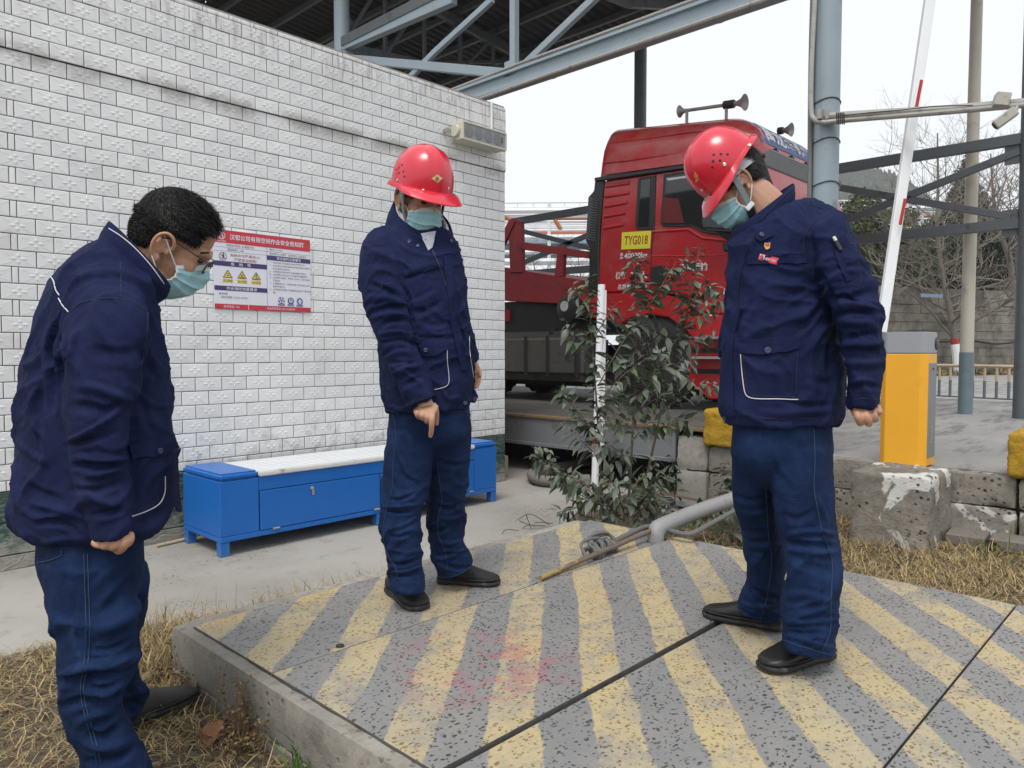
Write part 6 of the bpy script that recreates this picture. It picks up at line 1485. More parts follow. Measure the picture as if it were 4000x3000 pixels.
patch(TJ, M1((442, 190), (472, 180), (490, 215), (450, 225)), .004, 'chest_flap', m_jack, jm)
fl = patch(TJ, M1((278, 565), (428, 546), (440, 603), (316, 634)), .006, 'pocket_flap', m_jack, jm, bow=8); TF = bvh(fl) if fl else TJ
stud(TF, *M1((332, 609))[0], .0085, 'snap', m_snap, jm)
seam(TJ, M1((432, 605), (432, 660), (440, 740), (432, 770), (400, 784), (372, 790)), .0014, 'piping', m_pipe_w, jm, .0014)
seam(TJ, M1((533, 545), (535, 620), (545, 690), (552, 735)), .0014, 'piping', m_pipe_w, jm, .0014)
patch(TJ, M1((528, 520), (552, 535), (556, 575), (534, 552)), .005, 'pocket_flap', m_jack, jm, nx=4, ny=4)
patch(TJ, [M1((412, 180), (425, 300), (440, 420), (462, 560), (492, 700)), M1((446, 170), (457, 300), (477, 420), (497, 560), (524, 700))], .006, 'front_placket', m_jack, jm, nx=5, ny=30)
seam(TJ, M1((362, 150), (385, 200), (412, 270), (426, 320)), .0030, 'zip', m_dark, jm, .002)
stud(TJ, *M1((513, 852))[0], .0085, 'snap', m_snap, jm)
b = MB(); b.prism([FM.P(*p, .02) for p in M1((522, 700), (548, 770), (575, 822), (560, 852), (535, 850), (518, 790))], fw * .012); pf = b.obj('placket_end', m_jack, jm, bevel=.003)
b = MB(); b.lathe([(.009, 0), (.008, .004), (0, .004)], FM.P(*M1((557, 832))[0], .022), -fw, 14); b.obj('snap', m_snap, jm)
tm_ = cloth('trousers', garment(FM, [pelvM, legM, legM2]), m_den, manM, [
    (MD((300, 850), (400, 865), (555, 815)), 9, -6), (MD((330, 920), (450, 905), (560, 880)), 9, 7), (MD((320, 970), (430, 965), (545, 935)), 8, -8), (MD((310, 1030), (420, 1035), (540, 1005)), 9, 7), (MD((320, 1090), (440, 1105), (545, 1075)), 9, -6), (MD((330, 1160), (450, 1180), (548, 1150)), 9, 6), (MD((345, 1240), (440, 1265), (555, 1235)), 8, -7), (MD((355, 1290), (450, 1305), (558, 1285)), 8, 7), (MD((365, 1345), (460, 1345), (560, 1330)), 7, -6),
    (MD((650, 620), (740, 650), (840, 640)), 10, -4), (MD((640, 890), (720, 935), (812, 915)), 9, -6), (MD((600, 970), (700, 985), (812, 950)), 9, 6), (MD((600, 1050), (700, 1060), (800, 1030)), 9, -5), (MD((620, 1120), (720, 1145), (800, 1130)), 9, 6), (MD((640, 1200), (740, 1190), (850, 1175)), 8, -7), (MD((650, 1250), (760, 1230), (855, 1205)), 8, 8), (MD((650, 1300), (760, 1285), (845, 1245)), 7, -6), (MD((400, 420), (470, 520), (520, 640)), 16, 4), (MD((380, 600), (450, 720), (540, 760)), 14, -4)],
    voxel=.006, crump=((.0028, 7, None),), ridge=(.0095, 6.0, 1.5, 31, [(.25, 1), (.75, .9), (.95, .25)]))
TT = bvh(tm_)
seam(TT, MD((372, 350), (385, 400), (390, 520), (372, 650), (370, 800), (335, 920), (318, 1020), (315, 1120), (345, 1220), (400, 1320), (370, 1390)), .0011, 'seam', m_thread, tm_, .0022)
seam(TT, MD((645, 640), (660, 760), (675, 880), (655, 960), (650, 1080), (690, 1180), (705, 1260), (700, 1310)), .0011, 'seam', m_thread, tm_, .0022)
seam(TT, MD((645, 1338), (700, 1352), (790, 1325), (855, 1280)), .0011, 'seam', m_thread, tm_, .0022)
hq, tq = onz(1552, 2322, ZS), onz(1648, 2388, ZS); d_ = (tq - hq) / np.linalg.norm(tq - hq); shoe(manM, tq - d_ * .29, tq, ZS, m_shoem, w=.053)
hq, tq = onz(1712, 2275, ZS), onz(1950, 2285, ZS); d_ = (tq - hq) / np.linalg.norm(tq - hq); shoe(manM, tq - d_ * .265, tq, ZS, m_shoem, w=.050)
hair(HM, manM, lambda f, s_, u: (f < .045 and u > .015 and abs(s_) > .03 or f < -.02 and u > -.03) and u < .075, 2500, lambda p: .010, lambda p: (-.2, 0, -.6), cap=.25, seed=5)
mkM = face_mask(HM, manM, pull=.003, top=-.002, chin=-.136)
eyes(HM, manM)
ht, TM_ = hard_hat(HM, manM, tilt=R(-5), drop=-.010)
TH_ = bvh(ht)
for x, y in MF((180, 246), (155, 266), (190, 297), (157, 309), (198, 337), (138, 283)): stud(TH_, x, y, .0042, 'vent_hole', m_black, ht, .0006, .0002)
for x, y in MF((344, 440), (538, 427), (144, 363)): stud(TH_, x, y, .0055, 'rivet', m_brass, ht, .003, .0002)
m_gold = M('emblem_gold', (.55, .33, .08), .4); m_emw = M('emblem_cream', (.62, .58, .42), .5)
dm = MF((450, 354))[0]
def flat_on(tree, quadpx, name, m, parent, lift):
    P = onsurf(tree, quadpx, lift)
    if len(P) < 3: return
    b = MB(); b.prism(P, ndir(np.cross(P[1] - P[0], P[2] - P[0])) * .0006); return b.obj(name, m, parent)
flat_on(TH_, MF((405, 352), (452, 319), (496, 348), (456, 388)), 'emblem', m_gold, ht, .0012); flat_on(TH_, MF((413, 352), (452, 326), (488, 348), (456, 381)), 'emblem', m_emw, ht, .0020)
P = [(dm[0] + 8.5 * math.cos(a), dm[1] + 9.5 * math.sin(a)) for a in np.linspace(0, 2 * math.pi, 14, endpoint=False)]; flat_on(TH_, P, 'emblem', m_gold, ht, .0028)
P = [(dm[0] + 6.5 * math.cos(a), dm[1] + 7.5 * math.sin(a)) for a in np.linspace(0, 2 * math.pi, 14, endpoint=False)]; flat_on(TH_, P, 'emblem', M('emblem_red', (.5, .10, .07), .5), ht, .0036)
sp_ = [HM(.020, -.094, .045), HM(.030, -.092, .0), HM(.045, -.080, -.055), HM(.075, -.050, -.110), HM(.085, .0, -.132), HM(.070, .055, -.108), HM(.040, .083, -.04), HM(.020, .094, .045)]
ribbon(crom(sp_, 5), .017, .003, HM.f, 'chin_strap', m_strap, ht)
b = MB(); b.box(HM(.021, -.094, .035), (.022, .006, .03), mat=HM.M); b.obj('strap_buckle', m_band, ht, bevel=.002)

# ---------------------------------------------------------------- man at right
FR = Fig(2.4); pr = MB()
torsoR = [(2826, 1652, 3286, 1656, 0, .165), (2815, 1600, 3300, 1592, 0, .17), (2817, 1500, 3303, 1490, 0, .17), (2820, 1400, 3300, 1400, 0, .17), (2822, 1318, 3290, 1320, 0, .17), (2829, 1220, 3272, 1220, 0, .17), (2837, 1120, 3255, 1120, 0, .17), (2840, 1030, 3252, 1020, 0, .165), (2840, 970, 3262, 950, 0, .158), (2862, 925, 3264, 880, 0, .145), (2905, 890, 3240, 818, 0, .125), (2955, 858, 3185, 788, 0, .10), (2990, 845, 3118, 790, 0, .07)]
armR = [(3160, 815, 3262, 808, .03, .05), (3160, 885, 3314, 868, .07, .085), (3172, 970, 3348, 952, .10, .09), (3188, 1075, 3402, 1052, .125, .09), (3226, 1170, 3438, 1148, .14, .086), (3260, 1240, 3450, 1225, .15, .081), (3282, 1318, 3453, 1310, .15, .076), (3296, 1400, 3453, 1400, .15, .071), (3305, 1480, 3451, 1480, .15, .067), (3311, 1545, 3446, 1545, .15, .064), (3314, 1592, 3440, 1588, .15, .062)]
armR2 = [(2880, 930, 3000, 900, -.09, .07), (2850, 1050, 3000, 1040, -.14, .085), (2830, 1200, 2960, 1200, -.17, .08), (2806, 1350, 2920, 1350, -.17, .07), (2830, 1480, 2930, 1480, -.16, .065), (2850, 1570, 2930, 1570, -.15, .06)]
pelvR = [(2862, 1600, 3250, 1600, 0, .145), (2857, 1700, 3255, 1700, 0, .15), (2860, 1790, 3252, 1785, 0, .14), (2940, 1900, 3180, 1900, 0, .06)]
legR2 = [(2857, 1760, 3030, 1760, -.03, .11), (2861, 1900, 3025, 1900, -.06, .105), (2880, 2020, 3040, 2020, -.10, .098), (2905, 2120, 3060, 2120, -.14, .09), (2914, 2220, 3066, 2220, -.18, .086), (2903, 2305, 3058, 2315, -.22, .083), (2880, 2366, 3054, 2408, -.25, .082), (2874, 2380, 3050, 2424, -.255, .08)]
legR = [(2990, 1740, 3254, 1740, .02, .13), (3008, 1880, 3255, 1880, .035, .122), (3040, 2040, 3264, 2050, .05, .108), (3062, 2140, 3280, 2150, .06, .10), (3067, 2255, 3290, 2265, .07, .096), (3056, 2380, 3278, 2400, .08, .092), (3052, 2470, 3262, 2490, .085, .09), (3055, 2505, 3252, 2540, .09, .088), (3058, 2514, 3248, 2556, .09, .086)]
pv = R(47)
fR = (-RT * .985 - fw * .17) * math.cos(pv) - UPZ * math.sin(pv)
HR = Head(FR.P(2860, 734, .0), fR, UPZ * math.cos(pv) - RT * math.sin(pv), .93)
head_parts(HR, pr, FR.P(3010, 850), (.066, .078))
for S, k in ((torsoR, .62), (armR, .55), (armR2, .5), (pelvR, .7), (legR, .58), (legR2, .58)): pr.rings(sect_rings(FR, S, 20, 3, k))
h_ = lambda x, y, t: FR.P(*RH((x, y))[0], t)
pr.tube([h_(980, 450, .15), h_(990, 600, .155), h_(1000, 700, .16)], [.030, .034, .034], 14)
pr.rings(sect_rings(FR, [RH((570, 600))[0] + RH((1420, 600))[0] + (.155, .020), RH((590, 720))[0] + RH((1400, 700))[0] + (.165, .022), RH((630, 840))[0] + RH((1350, 800))[0] + (.17, .020), RH((700, 930))[0] + RH((1280, 860))[0] + (.165, .014)], 16, 4))
finger(pr, [h_(710, 800, .175), h_(760, 960, .19), h_(808, 1095, .182), h_(815, 1130, .17)], .0128, .0108)
finger(pr, [h_(930, 800, .178), h_(1000, 950, .195), h_(1052, 1110, .188), h_(1060, 1150, .172)], .0128, .0108)
finger(pr, [h_(1150, 780, .174), h_(1205, 900, .188), h_(1240, 1010, .18), h_(1240, 1020, .165)], .0118, .0100)
finger(pr, [h_(1330, 730, .165), h_(1360, 800, .172), h_(1350, 860, .168)], .0110, .0085)
finger(pr, [h_(620, 700, .15), h_(680, 840, .135), h_(760, 960, .13)], .0125, .0095)
me = solid(pr, .0032, 1); me.name = 'person'; me.materials.append(m_skin); me.polygons.foreach_set('use_smooth', [True] * len(me.polygons))
manR = tag(link('person', me), 'man in red hard hat and badge looking down at the right with arm hanging', 'person', 'men inspecting the pit covers')
jr = cloth('jacket', garment(FR, [torsoR, armR, armR2]), m_jack, manR, [
    (RE((880, 1000), (980, 965), (1050, 985)), 11, -9), (RE((905, 1030), (1010, 1010), (1140, 1030)), 12, 9), (RE((915, 1085), (1030, 1065), (1160, 1080)), 11, -9), (RE((935, 1135), (1050, 1125), (1168, 1115)), 12, 8), (RE((945, 1195), (1050, 1175), (1172, 1165)), 11, -9), (RE((955, 1245), (1055, 1235), (1172, 1225)), 12, 8), (RE((960, 1300), (1060, 1280), (1170, 1280)), 12, -7), (RE((965, 1350), (1065, 1345), (1172, 1335)), 14, 5), (RE((985, 1480), (1080, 1455), (1172, 1482)), 11, -6), (RE((985, 1440), (1080, 1420), (1170, 1435)), 13, 5),
    (RE((860, 960), (940, 900), (1060, 890)), 16, 6), (RE((840, 900), (930, 850), (1020, 850)), 16, -5), (RE((830, 850), (880, 960), (910, 1040)), 10, -8), (RE((960, 960), (1050, 940), (1130, 930)), 14, -5),
    (RE((830, 900), (720, 970), (590, 1060)), 18, -5), (RE((845, 940), (740, 1060), (620, 1130)), 20, 6), (RE((860, 1010), (770, 1130), (680, 1180)), 16, -5), (RE((890, 1080), (820, 1200), (790, 1320)), 16, 5), (RE((920, 1180), (880, 1330), (900, 1500)), 14, -6), (RE((950, 1250), (920, 1400), (950, 1560)), 12, 5),
    (RE((420, 1250), (390, 1100), (440, 960)), 18, 4), (RE((480, 960), (440, 1060), (410, 1140)), 16, -4), (RE((340, 1040), (380, 1100), (360, 1180)), 10, 5), (RE((335, 960), (375, 1010), (350, 1090)), 10, -5), (RE((330, 1160), (365, 1220), (345, 1300)), 10, -4),
    (RE((560, 1555), (700, 1575), (900, 1560)), 14, -6), (RE((450, 1590), (640, 1610), (930, 1600)), 14, 5), (RE((740, 1400), (820, 1450), (940, 1450)), 14, -4), (RE((560, 1330), (640, 1370), (700, 1460)), 14, -3)],
    crump=((.0026, 7, None),), ridge=(.0085, 6.5, 1.5, 41))
TJ = bvh(jr)
co_ = collar(FR, jr, (2866, 965, 3104, 800, 0, .108, .03), (2856, 905, 3104, 720, 0, .114, .030), .01, m_jack)
TC = bvh(co_)
seam(TC, RC((1640, 760), (1500, 900), (1300, 1100), (1100, 1310)), .0020, 'seam', m_thr2, co_, 0)
for P in (RE((700, 450), (800, 490), (880, 520), (800, 580), (750, 650), (750, 780), (800, 900)), RE((870, 500), (960, 540), (1000, 600)), RE((445, 790), (480, 765), (750, 740)), RE((490, 610), (450, 720), (410, 900), (400, 1050), (375, 1200), (370, 1340), (365, 1480), (380, 1640)), RE((470, 630), (430, 720), (385, 900), (370, 1060), (350, 1200), (345, 1400), (350, 1620)), RE((320, 1625), (600, 1640), (960, 1640)), RE((985, 1540), (1080, 1530), (1168, 1540)), RE((940, 740), (975, 890), (1055, 905), (1020, 690)), RE((905, 715), (1020, 690))):
    seam(TJ, P, .0020, 'seam', m_thr2, jr, -.0003)
patch(TJ, RE((447, 768), (752, 742), (756, 800), (445, 805)), .004, 'chest_flap', m_jack, jr, nx=12)
fl = patch(TJ, RE((400, 1216), (722, 1190), (720, 1258), (400, 1284)), .006, 'pocket_flap', m_jack, jr, nx=12, bow=12); TF = bvh(fl) if fl else TJ
stud(TF, *RE((551, 1270))[0], .010, 'snap', m_snap, jr)
seam(TJ, RE((406, 1290), (412, 1380), (425, 1480), (445, 1520), (500, 1531), (600, 1532), (716, 1534)), .0016, 'piping', m_pipe_w, jr, .0016)
seam(TJ, RE((712, 1262), (706, 1400), (705, 1520)), .0020, 'seam', m_thr2, jr, 0); seam(TJ, RE((420, 1290), (426, 1380), (440, 1480), (470, 1512), (600, 1520), (700, 1522)), .0020, 'seam', m_thr2, jr, 0)
stud(TJ, *RE((320, 1640))[0], .009, 'snap', m_snap, jr)
patch(TJ, RE((480, 660), (560, 600), (580, 650), (505, 685)), .005, 'collar_tab', m_jack, jr, nx=6, ny=5); stud(TJ, *RE((512, 650))[0], .008, 'snap', m_snap, jr, lift=.007)
patch(TJ, RE((905, 735), (945, 728), (1000, 890), (972, 900)), .004, 'sleeve_pocket', m_jack, jr, nx=5, ny=8)
patch(TJ, [RE((365, 720), (345, 900), (348, 1060), (330, 1200), (320, 1400), (318, 1615)), RE((450, 700), (408, 900), (400, 1050), (374, 1200), (368, 1400), (376, 1625))], .006, 'front_placket', m_jack, jr, nx=6, ny=34)
def plate(tree, quad, th, name, m, parent, lift=.002): return patch(tree, quad, th, name, m, parent, nx=4, ny=3, lift=lift)
bd = plate(TJ, RE((509, 748), (606, 775), (598, 810), (501, 781)), .003, 'name_badge', M('badge_red', (.55, .02, .06), .3), jr)
TB = bvh(bd)
plate(TB, RE((511, 750), (536, 757), (530, 790), (503, 782)), .0008, 'badge_panel', M('badge_white', (.66, .66, .67), .3), bd, .0008)
q = onsurf(TB, RE((519, 765))[0:1], .003)
if q: 
    hN = hit(TB, *RE((519, 765))[0])[1]; b = MB(); b.lathe([(0, 0), (.0055, 0), (.0055, .0006), (0, .0008)], q[0], hN, 12); b.obj('badge_logo', M('logo_red', (.4, .03, .06), .4), bd)
Pq = [onsurf(TB, RE(p), .0022) for p in ((540, 766), (598, 783), (594, 799), (535, 783))]
if all(len(x) for x in Pq):
    V, Fc = text_verts('安全生产 以我而行', 1, .02); lo, hi = V.min(0), V.max(0); u = (V[:, 0] - lo[0]) / (hi[0] - lo[0]); v = 1 - (V[:, 1] - lo[1]) / (hi[1] - lo[1])
    Pq = [x[0] for x in Pq]; P = np.outer((1 - u) * (1 - v), Pq[0]) + np.outer(u * (1 - v), Pq[1]) + np.outer(u * v, Pq[2]) + np.outer((1 - u) * v, Pq[3]); b = MB(); b.add(P, Fc); b.obj('lettering', M('badge_ink', (.66, .45, .45), .4), bd)
pn = flat_on(TJ, RE((534, 690), (548, 694), (564, 691), (562, 716), (550, 729), (538, 727), (531, 712)), 'lapel_pin', m_gold, jr, .004)
if pn: flat_on(TJ, RE((537, 693), (548, 697), (561, 694), (559, 708), (546, 712), (535, 706)), 'pin_enamel', M('pin_red', (.45, .02, .02), .25), pn, .0055); flat_on(TJ, RE((537, 713), (548, 716), (559, 712), (556, 722), (547, 726), (540, 724)), 'pin_enamel', M('pin_gold', (.7, .5, .08), .3), pn, .0055)
pA, pB = RE((905, 663), (938, 738)); P = onsurf(TJ, [pA, pB], .008); b = MB(); b.tube([P[0], P[0] + (P[1] - P[0]) * .15, P[1]], [.0055, .0062, .0055], 10); pen = b.obj('pen', m_brass, jr, smooth=True)
b = MB(); b.tube([P[0] + (P[1] - P[0]) * .3, P[1]], .0063, 10); b.obj('pen_barrel', m_dark, pen, smooth=True)
trr = cloth('trousers', garment(FR, [pelvR, legR, legR2]), m_den, manR, [
    (RF((570, 850), (690, 868), (840, 880)), 12, -9), (RF((590, 815), (710, 790), (840, 795)), 13, 8), (RF((610, 890), (740, 915), (868, 910)), 12, 6), (RF((560, 690), (640, 740), (760, 720)), 14, -4), (RF((600, 980), (700, 1000), (860, 990)), 18, -3), (RF((600, 1150), (710, 1130), (840, 1160)), 14, 5), (RF((575, 1210), (700, 1215), (850, 1220)), 12, -5), (RF((565, 1270), (700, 1275), (850, 1275)), 11, 7), (RF((560, 1320), (700, 1325), (840, 1330)), 10, -8), (RF((560, 1365), (680, 1385), (830, 1400)), 10, 6),
    (RF((300, 600), (380, 620), (470, 600)), 12, -5), (RF((310, 690), (390, 700), (480, 680)), 12, 5), (RF((330, 780), (420, 785), (510, 760)), 12, -5), (RF((345, 870), (430, 880), (540, 870)), 13, 4), (RF((345, 1100), (430, 1130), (545, 1150)), 10, -7), (RF((335, 1150), (430, 1190), (545, 1210)), 10, 8), (RF((325, 1195), (420, 1245), (540, 1265)), 9, -6), (RF((480, 560), (530, 700), (560, 830)), 14, 5), (RF((430, 330), (520, 440), (640, 520)), 20, -4), (RF((560, 360), (680, 480), (720, 600)), 22, 4), (RF((760, 560), (800, 700), (830, 780)), 14, 4)],
    crump=((.0030, 6, None),), ridge=(.0095, 5.5, 1.5, 51, [(.2, 1), (.65, .9), (.85, .25)]))
TT = bvh(trr)
seam(TT, RF((728, 238), (735, 400), (730, 560), (752, 680), (775, 800), (815, 900), (828, 1000), (820, 1200), (815, 1340), (770, 1440)), .0011, 'seam', m_thread, trr, .0022)
seam(TT, RF((470, 560), (480, 760), (500, 940), (490, 1060), (465, 1200), (430, 1300)), .0011, 'seam', m_thread, trr, .0022)
seam(TT, RF((562, 1380), (640, 1410), (740, 1440), (810, 1460)), .0011, 'seam', m_thread, trr, .0022)
tq, hq = onz(2978, 2622, ZS), onz(3238, 2560, ZS); d_ = (tq - hq) / np.linalg.norm(tq - hq); shoe(manR, tq - d_ * .285, tq, ZS, m_shoe, w=.053)
tq, hq = onz(2752, 2402, ZS), onz(3040, 2458, ZS); d_ = (tq - hq) / np.linalg.norm(tq - hq); shoe(manR, tq - d_ * .285, tq, ZS, m_shoe, w=.050)
hair(HR, manR, lambda f, s_, u: (f < .050 and u > .012 and abs(s_) > .03 and f > -.004) or (f <= -.004 and u > -.052 and not (abs(s_) > .055 and u < .010 and f > -.035)), 9000, lambda p: .010 if p[2] > -.02 else .005, lambda p: (-.5, 0, -.9), cap=.8, seed=8, wild=.15, bulge=.030)
mkR = face_mask(HR, manR, pull=.003)
eyes(HR, manR)
ht, TR_ = hard_hat(HR, manR, tilt=R(9), drop=-.018, brim=.052, sc=.95, back=.040)
TH_ = bvh(ht)
for x, y in RC((366, 226), (480, 216), (588, 219), (354, 332), (466, 320), (343, 430)): stud(TH_, x, y, .0042, 'vent_hole', m_black, ht, .0006, .0002)
for x, y in RC((540, 384), (176, 796), (940, 72)): stud(TH_, x, y, .0058, 'rivet', m_brass, ht, .003, .0002)
Pq = [onsurf(TH_, RC(p), .0016) for p in ((30, 480), (105, 520), (135, 620), (70, 680))]
if all(len(x) for x in Pq):
    V, Fc = text_verts('安全', 1, .02); V, Fc = text_verts('全', 1, .03); lo, hi = V.min(0), V.max(0); u = (V[:, 0] - lo[0]) / (hi[0] - lo[0]); v = 1 - (V[:, 1] - lo[1]) / (hi[1] - lo[1])
    Pq = [x[0] for x in Pq]; P = np.outer((1 - u) * (1 - v), Pq[0]) + np.outer(u * (1 - v), Pq[1]) + np.outer(u * v, Pq[2]) + np.outer((1 - u) * v, Pq[3]); b = MB(); b.add(P, Fc); b.obj('lettering', M('helmet_gold', (.65, .35, .03), .4), ht)
band = [HR(.02, .092, .040), HR(-.04, .096, .032), HR(-.088, .078, .024), HR(-.120, .045, .018), HR(-.130, 0, .016), HR(-.120, -.045, .018), HR(-.088, -.078, .024), HR(-.02, -.094, .036)]
ribbon(crom(band, 5), .026, .003, HR.u, 'head_band', m_band, ht)
b = MB(); b.box(HR(-.132, .018, .018), (.014, .05, .036), mat=HR.M); b.lathe([(.020, 0), (.020, .018), (.014, .022), (0, .022)], HR(-.136, .0, .018), -HR.f, 14); b.obj('band_knob', m_dark, ht, bevel=.002)
sp_ = [HR(.016, .102, .048), HR(.022, .098, .010), HR(.030, .086, -.035), HR(.040, .076, -.075)]
ribbon(crom(sp_, 5), .020, .003, HR.f, 'chin_strap', m_strap, ht)
b = MB(); b.box(HR(.0425, .076, -.080), (.032, .010, .016), mat=HR.M); b.obj('strap_buckle', m_maskw, ht, bevel=.002)
ribbon(crom([HR(.044, .074, -.085), HR(.056, .052, -.118), HR(.066, 0, -.138), HR(.056, -.052, -.118), HR(.03, -.086, -.035), HR(.018, -.1, .045)], 5), .028, .004, HR.f, 'chin_cup', m_black, ht)
# ================================================================== vegetation
def tint_mat(name, rough=.9, trans=0.0):
    t = NT(name); a = t.new('ShaderNodeVertexColor', layer_name='tint')
    t.set(Base_Color=a.outputs[0], Roughness=rough)
    if trans: t.b.inputs['Subsurface Weight'].default_value = trans; t.b.inputs['Subsurface Scale'].default_value = .01
    t.b.inputs['Specular IOR Level'].default_value = .3; return t.m
def tinted(name, V, Fc, cols, m, parent=None, smooth=False, **props):
    me = bpy.data.meshes.new(name); me.from_pydata([tuple(v) for v in V], [], Fc); me.update()
    ca = me.color_attributes.new('tint', 'FLOAT_COLOR', 'POINT'); C = np.ones((len(V), 4)); C[:, :3] = cols; ca.data.foreach_set('color', C.ravel())
    me.materials.append(m)
    if smooth: me.polygons.foreach_set('use_smooth', [True] * len(me.polygons))
    return link(name, me, parent, **props)
m_grass = tint_mat('dry_grass_blade', .85)
def blades(n, sampler, Lr, wd, lay, cols, seed, curl=.5, kinds=None):
    r_ = np.random.default_rng(seed); P = sampler(r_, n); n = len(P)
    az = r_.uniform(0, 2 * np.pi, n); L = r_.uniform(*Lr, n) * r_.uniform(.7, 1.2, n); el = np.clip(r_.normal(lay, .35, n), .03, 1.45)
    dh = np.stack([np.cos(az), np.sin(az), np.zeros(n)], 1); up = np.array((0, 0, 1.))
    side = np.stack([-np.sin(az), np.cos(az), np.zeros(n)], 1) * (wd * r_.uniform(.6, 1.3, n))[:, None]
    d1 = dh * np.cos(el)[:, None] + up * np.sin(el)[:, None]; el2 = el - r_.uniform(0, 1.3, n) * curl; az2 = az + r_.normal(0, .5, n)
    d2 = np.stack([np.cos(az2), np.sin(az2), np.zeros(n)], 1) * np.cos(el2)[:, None] + up * np.sin(el2)[:, None]
    el3 = el2 - r_.uniform(0, 1.2, n) * curl; d3 = np.stack([np.cos(az2), np.sin(az2), np.zeros(n)], 1) * np.cos(el3)[:, None] + up * np.sin(el3)[:, None]
    p1 = P + d1 * (L * .4)[:, None]; p2 = p1 + d2 * (L * .35)[:, None]; p3 = p2 + d3 * (L * .3)[:, None]
    for q in (p1, p2, p3): q[:, 2] = np.maximum(q[:, 2], P[:, 2] + .002)
    V = np.stack([P - side, P + side, p1 + side * .9, p1 - side * .9, p2 + side * .6, p2 - side * .6, p3], 1).reshape(-1, 3)
    Fc = []
    for i in range(n): o = i * 7; Fc += [(o, o + 1, o + 2, o + 3), (o + 3, o + 2, o + 4, o + 5), (o + 5, o + 4, o + 6)]
    c = np.array(cols)[r_.choice(len(cols), n, p=kinds)] * r_.uniform(.65, 1.3, n)[:, None]
    return V, Fc, np.repeat(np.clip(c, 0, 1), 7, 0)
straw = [(.40, .31, .165), (.30, .22, .11), (.20, .145, .08), (.10, .07, .045), (.10, .12, .04)]
def path_edge(x): return np.interp(x, [-6, .2, .68, .95, 1.17, 1.6, 2.1, 2.7, 3.3, 3.8, 4.4, 5.35], [3.5, 3.46, 3.43, 3.4, 3.33, 3.12, 3.0, 2.96, 2.98, 3.2, 3.5, 3.62])
def s_left(r_, n):
    P = np.stack([r_.uniform(-1.3, 1.06, n), r_.uniform(.7, 3.5, n), np.zeros(n)], 1)
    nz = np.array([noise.noise(Vector((p[0] * 2.2, p[1] * 2.2, 5))) for p in P])
    edge_j = path_edge(P[:, 0]) + r_.normal(0, .025, n)
    return P[(P[:, 1] < edge_j) & (nz + r_.uniform(-.3, .75, n) > -.12)]
V, Fc, c = blades(46000, s_left, (.05, .11), .0016, .34, straw, 1, kinds=[.38, .3, .18, .11, .03]); tinted('dry_grass', V, Fc, c, m_grass, kind='stuff')
def s_right(r_, n):
    P = np.stack([r_.uniform(3.5, 5.44, n), r_.uniform(-1.6, 2.75, n), np.zeros(n)], 1); nz = np.array([noise.noise(Vector((p[0] * 2.5, p[1] * 2.5, 1))) for p in P])
    ok = ~((P[:, 0] > 4.87) & (P[:, 1] > 1.23) & (P[:, 1] < 1.68)); sh = (P[:, 1] > 1.9)
    return P[ok & (nz + r_.uniform(-.3, .8, n) > np.where(sh, .25, -.15))]
V, Fc, c = blades(36000, s_right, (.045, .12), .0021, .55, [(.42, .315, .16), (.32, .235, .115), (.24, .17, .085), (.14, .09, .05), (.09, .13, .04)], 2, kinds=[.42, .3, .15, .10, .03]); tinted('dry_grass', V, Fc, c, m_grass, kind='stuff')
def s_strip(r_, n):
    x = r_.uniform(1.0, 3.3, n); y = 2.78 + (path_edge(x) - 2.78) * r_.uniform(0, 1, n) ** 1.4 + r_.normal(0, .02, n)
    P = np.stack([x, y, np.zeros(n)], 1); nz = np.array([noise.noise(Vector((p[0] * 3.1, p[1] * 3, 2))) for p in P])
    return P[nz + r_.uniform(-.3, .5, n) > np.interp(x, [1, 1.4, 2.1, 2.3, 3.3], [-.5, -.5, -.4, .15, .45])]
V, Fc, c = blades(17000, s_strip, (.07, .19), .0017, .70, straw, 4, kinds=[.42, .3, .16, .10, .02]); tinted('dry_grass', V, Fc, c, m_grass, kind='stuff')
def s_green(r_, n):
    c0 = onz(1215, 3010, 0); c1 = np.array((.95, 1.15, 0)); q = r_.normal(0, .05, (n, 3)); q[:, 2] = 0; a = onz(3920, 2190, 0)
    pick = r_.uniform(0, 1, n)[:, None]; return np.where(pick < .4, c0 + q * .7, np.where(pick < .6, c1 + q * .5, a + q * 3))
V, Fc, c = blades(170, s_green, (.07, .18), .0026, 1.0, [(.06, .13, .025), (.10, .17, .04)], 9, kinds=[.6, .4]); tinted('green_grass', V, Fc, c, m_grass, kind='stuff')
# grass tufts with long bent blades behind the slab corner
gt = MB()
for bx_, by_, tipx, tipy, tx2, ty2 in ((2145, 2050, 2070, 2008, 2010, 2038), (2130, 2054, 2060, 2052, 2040, 2068), (2075, 2062, 2058, 2020, 2055, 2008), (2090, 2056, 2040, 2040, 2028, 2030), (2028, 2072, 1975, 2070, 1955, 2096), (2160, 2045, 2110, 2040, 2085, 2044)):
    z0 = onz(bx_, by_, .02); dq = (z0 - EYE) @ FWD; gt.tube(crom([z0, dep(tipx, tipy, dq), dep(tx2, ty2, dq - .03)], 5), [.003] * 9 + [.002, .0006], 5)
tag(gt.obj('grass_tuft', M('grass_dull', (.10, .115, .05), .8), smooth=True), 'tuft of long bent grass blades behind the far corner of the slab', 'grass tuft')

